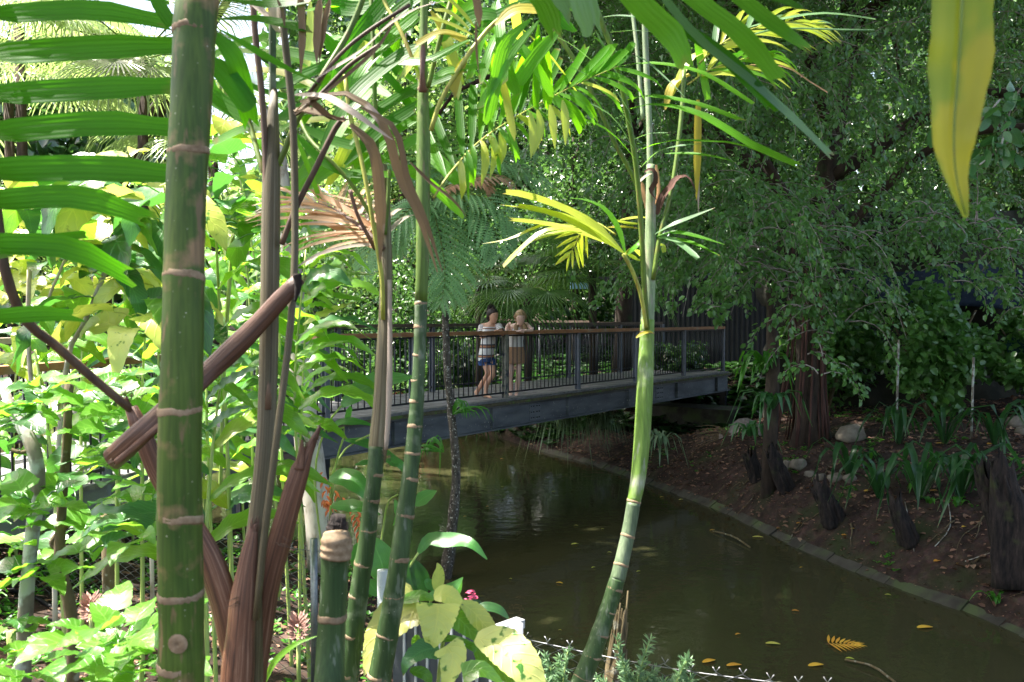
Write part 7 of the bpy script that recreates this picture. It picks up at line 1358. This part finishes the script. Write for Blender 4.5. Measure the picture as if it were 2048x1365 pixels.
# heliconia / canna with large smooth leaves near the pier
t = thing('heliconia', W(700, 1150, 6.0), 'heliconia with large smooth green leaves and hanging red flowers near the left bridge pier', 'heliconia')
ORG[t.name] = Vector(t.location)
for a, w_, nr in (([(683, 812, 6.0), (715, 785, 5.95), (765, 762, 5.9), (828, 754, 5.9)], 50, (-.3, -.9, .5)), ([(655, 864, 6.0), (680, 846, 5.95), (715, 845, 5.9), (748, 852, 5.9)], 26, (0, -.5, .8)), ([(658, 958, 5.8), (690, 955, 5.75), (722, 975, 5.7), (745, 1010, 5.7)], 46, (0, -.7, .7)), ([(662, 1012, 5.6), (695, 1012, 5.55), (730, 1018, 5.5), (760, 1030, 5.5)], 34, (0, -.6, .8)),
               ([(700, 812, 6.0), (695, 830, 6.0), (692, 850, 6.0)], 22, (.9, -.4, 0)), ([(828, 1010, 5.9), (850, 995, 5.9), (874, 982, 5.9)], 30, (0, -.8, .6)), ([(790, 1000, 5.9), (795, 1030, 5.9), (786, 1052, 5.9)], 16, (.6, -.6, 0)), ([(690, 880, 6.1), (740, 890, 6.1), (800, 920, 6.1)], 26, (0, -.5, .8)), ([(770, 920, 6.0), (800, 930, 6.0), (806, 945, 6.0)], 26, (0, -.5, .8)), ([(710, 930, 6.1), (740, 925, 6.1), (765, 930, 6.1)], 16, (0, -.5, .8))):
    leafpx('leaf', a, w_, M['helic'], t, kind='lance', n=14, fold=.15, wave=.04, nw=3, nrm=nr)
for a in ([(683, 812, 6.0), (650, 860, 6.0), (630, 960, 6.0), (650, 1150, 6.0)], [(655, 864, 6.0), (690, 860, 6.0), (668, 950, 6.0), (660, 1150, 6.0)], [(740, 870, 6.1), (690, 900, 6.1), (660, 980, 6.0), (680, 1150, 6.0)], [(662, 1012, 5.6), (660, 1080, 5.7), (690, 1170, 5.8)], [(795, 990, 5.9), (775, 1010, 6.0), (760, 1100, 6.0)]):
    tube('petiole', crv(WP(a), 12), .008, M['cane'], t, k=6)
for (x0, y0, x1, y1) in ((645, 945, 658, 1020), (662, 975, 722, 1030), (710, 1030, 722, 1075), (650, 1000, 664, 1010)):
    for q in range(9):
        u = q / 8; px, py = x0 + (x1 - x0) * u, y0 + (y1 - y0) * u; s = 1 if q % 2 else -1
        leafpx('flower_bract', [(px, py, 5.95), (px + s * 5, py + 6, 5.93), (px + s * 9 + 2, py + 15, 5.92)], 6, M['redfl'], t, kind='lance', n=5, fold=.5)
# canna near the metal fence
t = thing('canna', W(820, 1260, 4.6), 'canna with broad smooth leaves arching over the metal fence posts', 'canna')
ORG[t.name] = Vector(t.location)
for a, w_, nr, mt in (([(837, 1106, 4.6), (858, 1080, 4.6), (885, 1082, 4.58), (915, 1082, 4.55), (945, 1090, 4.5), (974, 1119, 4.5)], 36, (.1, -.7, .75), 'helic'), ([(768, 1165, 4.7), (764, 1130, 4.7), (752, 1098, 4.72), (745, 1075, 4.75)], 60, (.1, -.9, .4), 'helic'), ([(838, 1195, 4.6), (836, 1170, 4.6), (828, 1142, 4.6), (820, 1118, 4.6)], 52, (.3, -.9, .1), 'strap'),
                   ([(872, 1182, 4.5), (876, 1160, 4.5), (878, 1138, 4.5), (874, 1126, 4.5)], 26, (.2, -.9, .2), 'varieg'), ([(858, 1190, 4.5), (885, 1188, 4.48), (908, 1174, 4.45), (926, 1155, 4.45)], 30, (.1, -.7, .6), 'helic'), ([(905, 1196, 4.5), (915, 1180, 4.5), (924, 1160, 4.5)], 16, (.4, -.8, .2), 'helic'), ([(850, 1160, 4.55), (862, 1172, 4.55), (868, 1186, 4.55)], 20, (.2, -.8, .3), 'helic'),
                   ([(952, 1216, 4.3), (975, 1214, 4.3), (1000, 1222, 4.3), (1020, 1240, 4.3)], 24, (0, -.5, .8), 'strap'), ([(720, 1085, 4.8), (712, 1110, 4.8), (708, 1140, 4.8)], 26, (.2, -.8, .3), 'helic'), ([(735, 1160, 4.8), (750, 1180, 4.8), (768, 1190, 4.8)], 30, (.2, -.8, .5), 'helic')):
    leafpx('leaf', a, w_, M[mt], t, kind='lance' if w_ < 50 else 'oval', n=16, fold=.18, wave=.03, nw=2, nrm=nr)
for a in ([(837, 1106, 4.6), (815, 1150, 4.6), (812, 1260, 4.65)], [(768, 1165, 4.7), (785, 1210, 4.7), (800, 1270, 4.7)], [(872, 1182, 4.5), (850, 1230, 4.55), (840, 1270, 4.6)]): tube('stem', crv(WP(a), 10), .007, M['cane'], t, k=6)
t = thing('pink_flower', W(945, 1230, 4.5), 'small pink flower head beside the canna', 'flower'); ORG[t.name] = Vector(t.location)
tube('stem', WP([(945, 1235, 4.5), (943, 1200, 4.5)]), .004, M['cane'], t, k=5)
for q in range(14):
    c = W(943 + random.uniform(-8, 8), 1192 + random.uniform(-9, 9), 4.5 + random.uniform(-.02, .02)); leaf('petal', [c, c + Vector((random.uniform(-.02, .02), -.01, .012)), c + Vector((random.uniform(-.03, .03), -.015, .01))], .014, M['pink'], t, kind='oval', n=4)
for q in range(7):
    c = W(940, 1208, 4.5); a = q; leaf('leaf', [c, c + Vector((math.cos(a) * .04, math.sin(a) * .03, .01)), c + Vector((math.cos(a) * .07, math.sin(a) * .05, -.01))], .03, M['strap'], t, kind='oval', n=5)

# ------------------------------------------------------------------ fences
t = thing('metal_fence', W(900, 1400, 4.2), 'pale grey metal fence with round posts and dark slat panels behind the yellow leaves', 'fence'); ORG[t.name] = Vector(t.location)
A, B = W(766, 1186, 4.55), W(1033, 1272, 3.95); A.z = B.z = 1.70; fd = (B - A).normalized(); Lf = (B - A).length
for k, (p, h) in enumerate(((A, .10), (B, .03))): tube('post', [(p.x, p.y, H(p.x, p.y) - .1), (p.x, p.y, 1.70 + h)], .031, M['alu'], t, k=16)
fnv = Vector((-fd.y, fd.x, 0))
for zz in (1.66, 1.15): box('rail', (A + B) / 2 + U * (zz - 1.70), fd * (Lf / 2 - .04), fnv * .018, U * .02, M['alu'], t)
for q in range(9):
    c = A + fd * (.12 + q * (Lf - .2) / 8.5); box('slat', c - U * .30, fd * .038, fnv * .005, U * .225, M['slate'], t); box('mullion', c + fd * .055 - U * .30, fd * .008, fnv * .012, U * .23, M['alu'], t)
box('bracket', B + Vector((-.03, .05, .0)), (.05, .05, 0), (-.02, .02, 0), (0, 0, .02), M['alu'], t)
def chainlink(a, b_, h, label, posts=(), pitch=.055):
    a, b_ = Vector(a), Vector(b_); d = (b_ - a); L = d.length; d.normalize(); nn = Vector((-d.y, d.x, 0)); t = thing('chainlink_fence', a - U * h, label, 'wire fence', 'wire mesh fences')
    m_ = int(h / pitch); mes = []
    for sg in (1, -1):
        P = []
        for q in range(m_ * 2 + 1): s = sg * (1 if q % 2 else -1); P += [d * (s * pitch * .52) - U * (q * pitch * .5) + nn * (s * .003)]
        P = [P[0] - d * sg * -.3 * pitch + U * .024] + P
        V, F, _ = tube_geo(P, .0023, 4); mes.append(mesh_of(V, F, M['galv'], name='wire'))
    for q in range(int(L / pitch)):
        o = bpy.data.objects.new('wire', mes[q % 2]); C.objects.link(o); o.parent = t; u = (q * pitch + .03) / L; o.location = a + d * (q * pitch + .03) - U * (.03 * math.sin(u * 3.14) + .006 * math.sin(q)) - ORG[t.name]
    tube('line_wire', [a - U * .012 + d * (L * q / 12) - U * .03 * math.sin(q * math.pi / 12) for q in range(13)], .0019, M['galv'], t, k=5)
    for pp in posts: tube('post', [pp[0] - U * h * 1.2, pp[0] + U * pp[1]], .022, M['galv'], t, k=10)
chainlink((B.x + .04, B.y, 1.67), (1.35, 3.3, 1.70), .8, 'sagging galvanised wire mesh fence across the bottom right of the view')
a = W(640, 1100, 4.9); chainlink(a, (a.x - 2.6, a.y + 1.5, a.z - .02), .8, 'wire mesh fence with a grey post behind the peeling sheaths', posts=[(a + Vector((-.04, .02, 0)), .06)])
# grevillea sprigs
for q, (px, py, D, s, lab) in enumerate(((1120, 1335, 3.7, 1.0, 'left needle leaved sprig growing through the wire fence'), (1262, 1330, 3.7, 1.0, 'middle needle leaved sprig, tallest, growing through the wire fence'), (1335, 1350, 3.6, .7, 'right small needle leaved sprig behind the wire fence'))):
    b0 = W(px, 1420, D); t = thing('needle_sprig', b0, lab, 'shrub', 'needle leaved sprigs at the wire fence')
    for k in range(9):
        e = W(px + random.uniform(-70, 70) * s, py + random.uniform(-50, 30) * s, D + random.uniform(-.1, .1)); Pp = crv([b0, (b0 + e) / 2 + Vector((0, 0, .02)), e], 14)
        st = tube('twig', Pp, .0022, M['cane'], t, k=4); T = unit(np.gradient(Pp, axis=0)); PP, DD = [], []
        for u in range(4, 14):
            for z in range(7): dd = unit(rdir(1)[0] + T[u] * .9); PP.append(Pp[u]); DD.append(dd)
        tag(mass('needles', np.array(PP), np.array(DD), rdir(len(PP)), .038, M['sprig'], st, wid=.22), kind='stuff')
# small things on the left bed
def on_left(px, py): D = bankD(px, py); return W(px, py, D), D
for q, (px, py, lab, c2) in enumerate(((182, 1222, 'pinkish torch ginger cone on the mulch at left', 'cone'), (597, 1262, 'brown torch ginger cone beside the right ginger canes', 'cone'))):
    c = W(px, py, 4.6); t = thing('ginger_flower', c - U * .08, lab, 'flower', 'torch ginger flower heads')
    tube('stalk', [(c.x, c.y, H(c.x, c.y) - .02), c - U * .02], .012, M['cane'], t, k=6)
    for k in range(60):
        a = k * 2.4; h = (k / 60); rr = .05 * math.sin(math.pi * (.15 + .8 * h)) ; p = c + Vector((math.cos(a) * rr * .5, math.sin(a) * rr * .5, h * .10 - .04)); d = Vector((math.cos(a), math.sin(a), h * 1.4 - .2))
        leaf('bract', [p, p + d * .022, p + d * .04], .018, M['cone'], t, kind='oval', n=4, fold=.4)
for q, (pp, lab) in enumerate((([(0, 1235, 4.6), (60, 1240, 4.5), (130, 1245, 4.5), (220, 1180, 5.2), (300, 1190, 5.4)], 'black irrigation hose lying on the mulch, lower one'), ([(20, 1185, 5.0), (70, 1200, 4.9), (130, 1240, 4.6)], 'black irrigation hose curving on the mulch, upper one'))):
    P = [on_left(x, y)[0] + U * .02 for x, y, _ in pp]; tag(tube('hose', crv(P, 16), .014, M['hose'], k=7), lab, 'hose', 'irrigation hoses')
for q, (px, y0, y1, w_, lab, mt) in enumerate(((215, 1020, 1240, 26, 'dark leaning wooden post on the left bed behind the canes', 'bark_brown'), (22, 1262, 1330, 18, 'cut yellow cane stub at the bottom left', 'cane'), (200, 1225, 1300, 12, 'cut cane stub beside the pinkish cone', 'cane'), (300, 900, 1235, 8, 'pale dry cane leaning behind the thickest stem', 'bark_pale'))):
    D = bankD(px, y1 if q != 3 else y1) ; D = min(D, 5.5); a_, b_ = W(px, y0, D), W(px + 6, y1 + 30, D); r_ = w_ * D / FPX / 2; tag(tube('cut_post' if q == 0 else 'cane_stub', [a_, (a_ + b_) / 2, b_], [r_, r_, r_ * 1.05], M[mt], k=10), lab, 'post' if q == 0 else 'cane stub')
# right side branch of big round leaves
t = thing('leafy_branch', W(2060, 160, 6.5), 'branch of large round grey green leaves at the right edge of the view', 'branch')
for pp in ([(2150, 100, 6.5), (2040, 180, 6.4), (2000, 300, 6.3)], [(2140, 200, 6.6), (2050, 260, 6.5), (1960, 330, 6.4)], [(2000, 200, 6.4), (1960, 240, 6.4), (1870, 265, 6.4)]):
    Pp = crv(WP(pp), 12); tube('twig', Pp, .008, M['bark_grey'], t, k=5)
    for q in range(30):
        p = Pp[random.randint(2, 11)] + rdir(1)[0] * .12; d = unit(rdir(1)[0] + np.array([0, 0, -.4])); L = random.uniform(.08, .16)
        leaf('leaf', [p, p + d * L * .5, p + d * L - U_ * .02], L * .6, M['ginger_dk'], t, kind='oval', n=7, nrm=rdir(1)[0] + np.array([0, -.6, .8]), fold=.15)
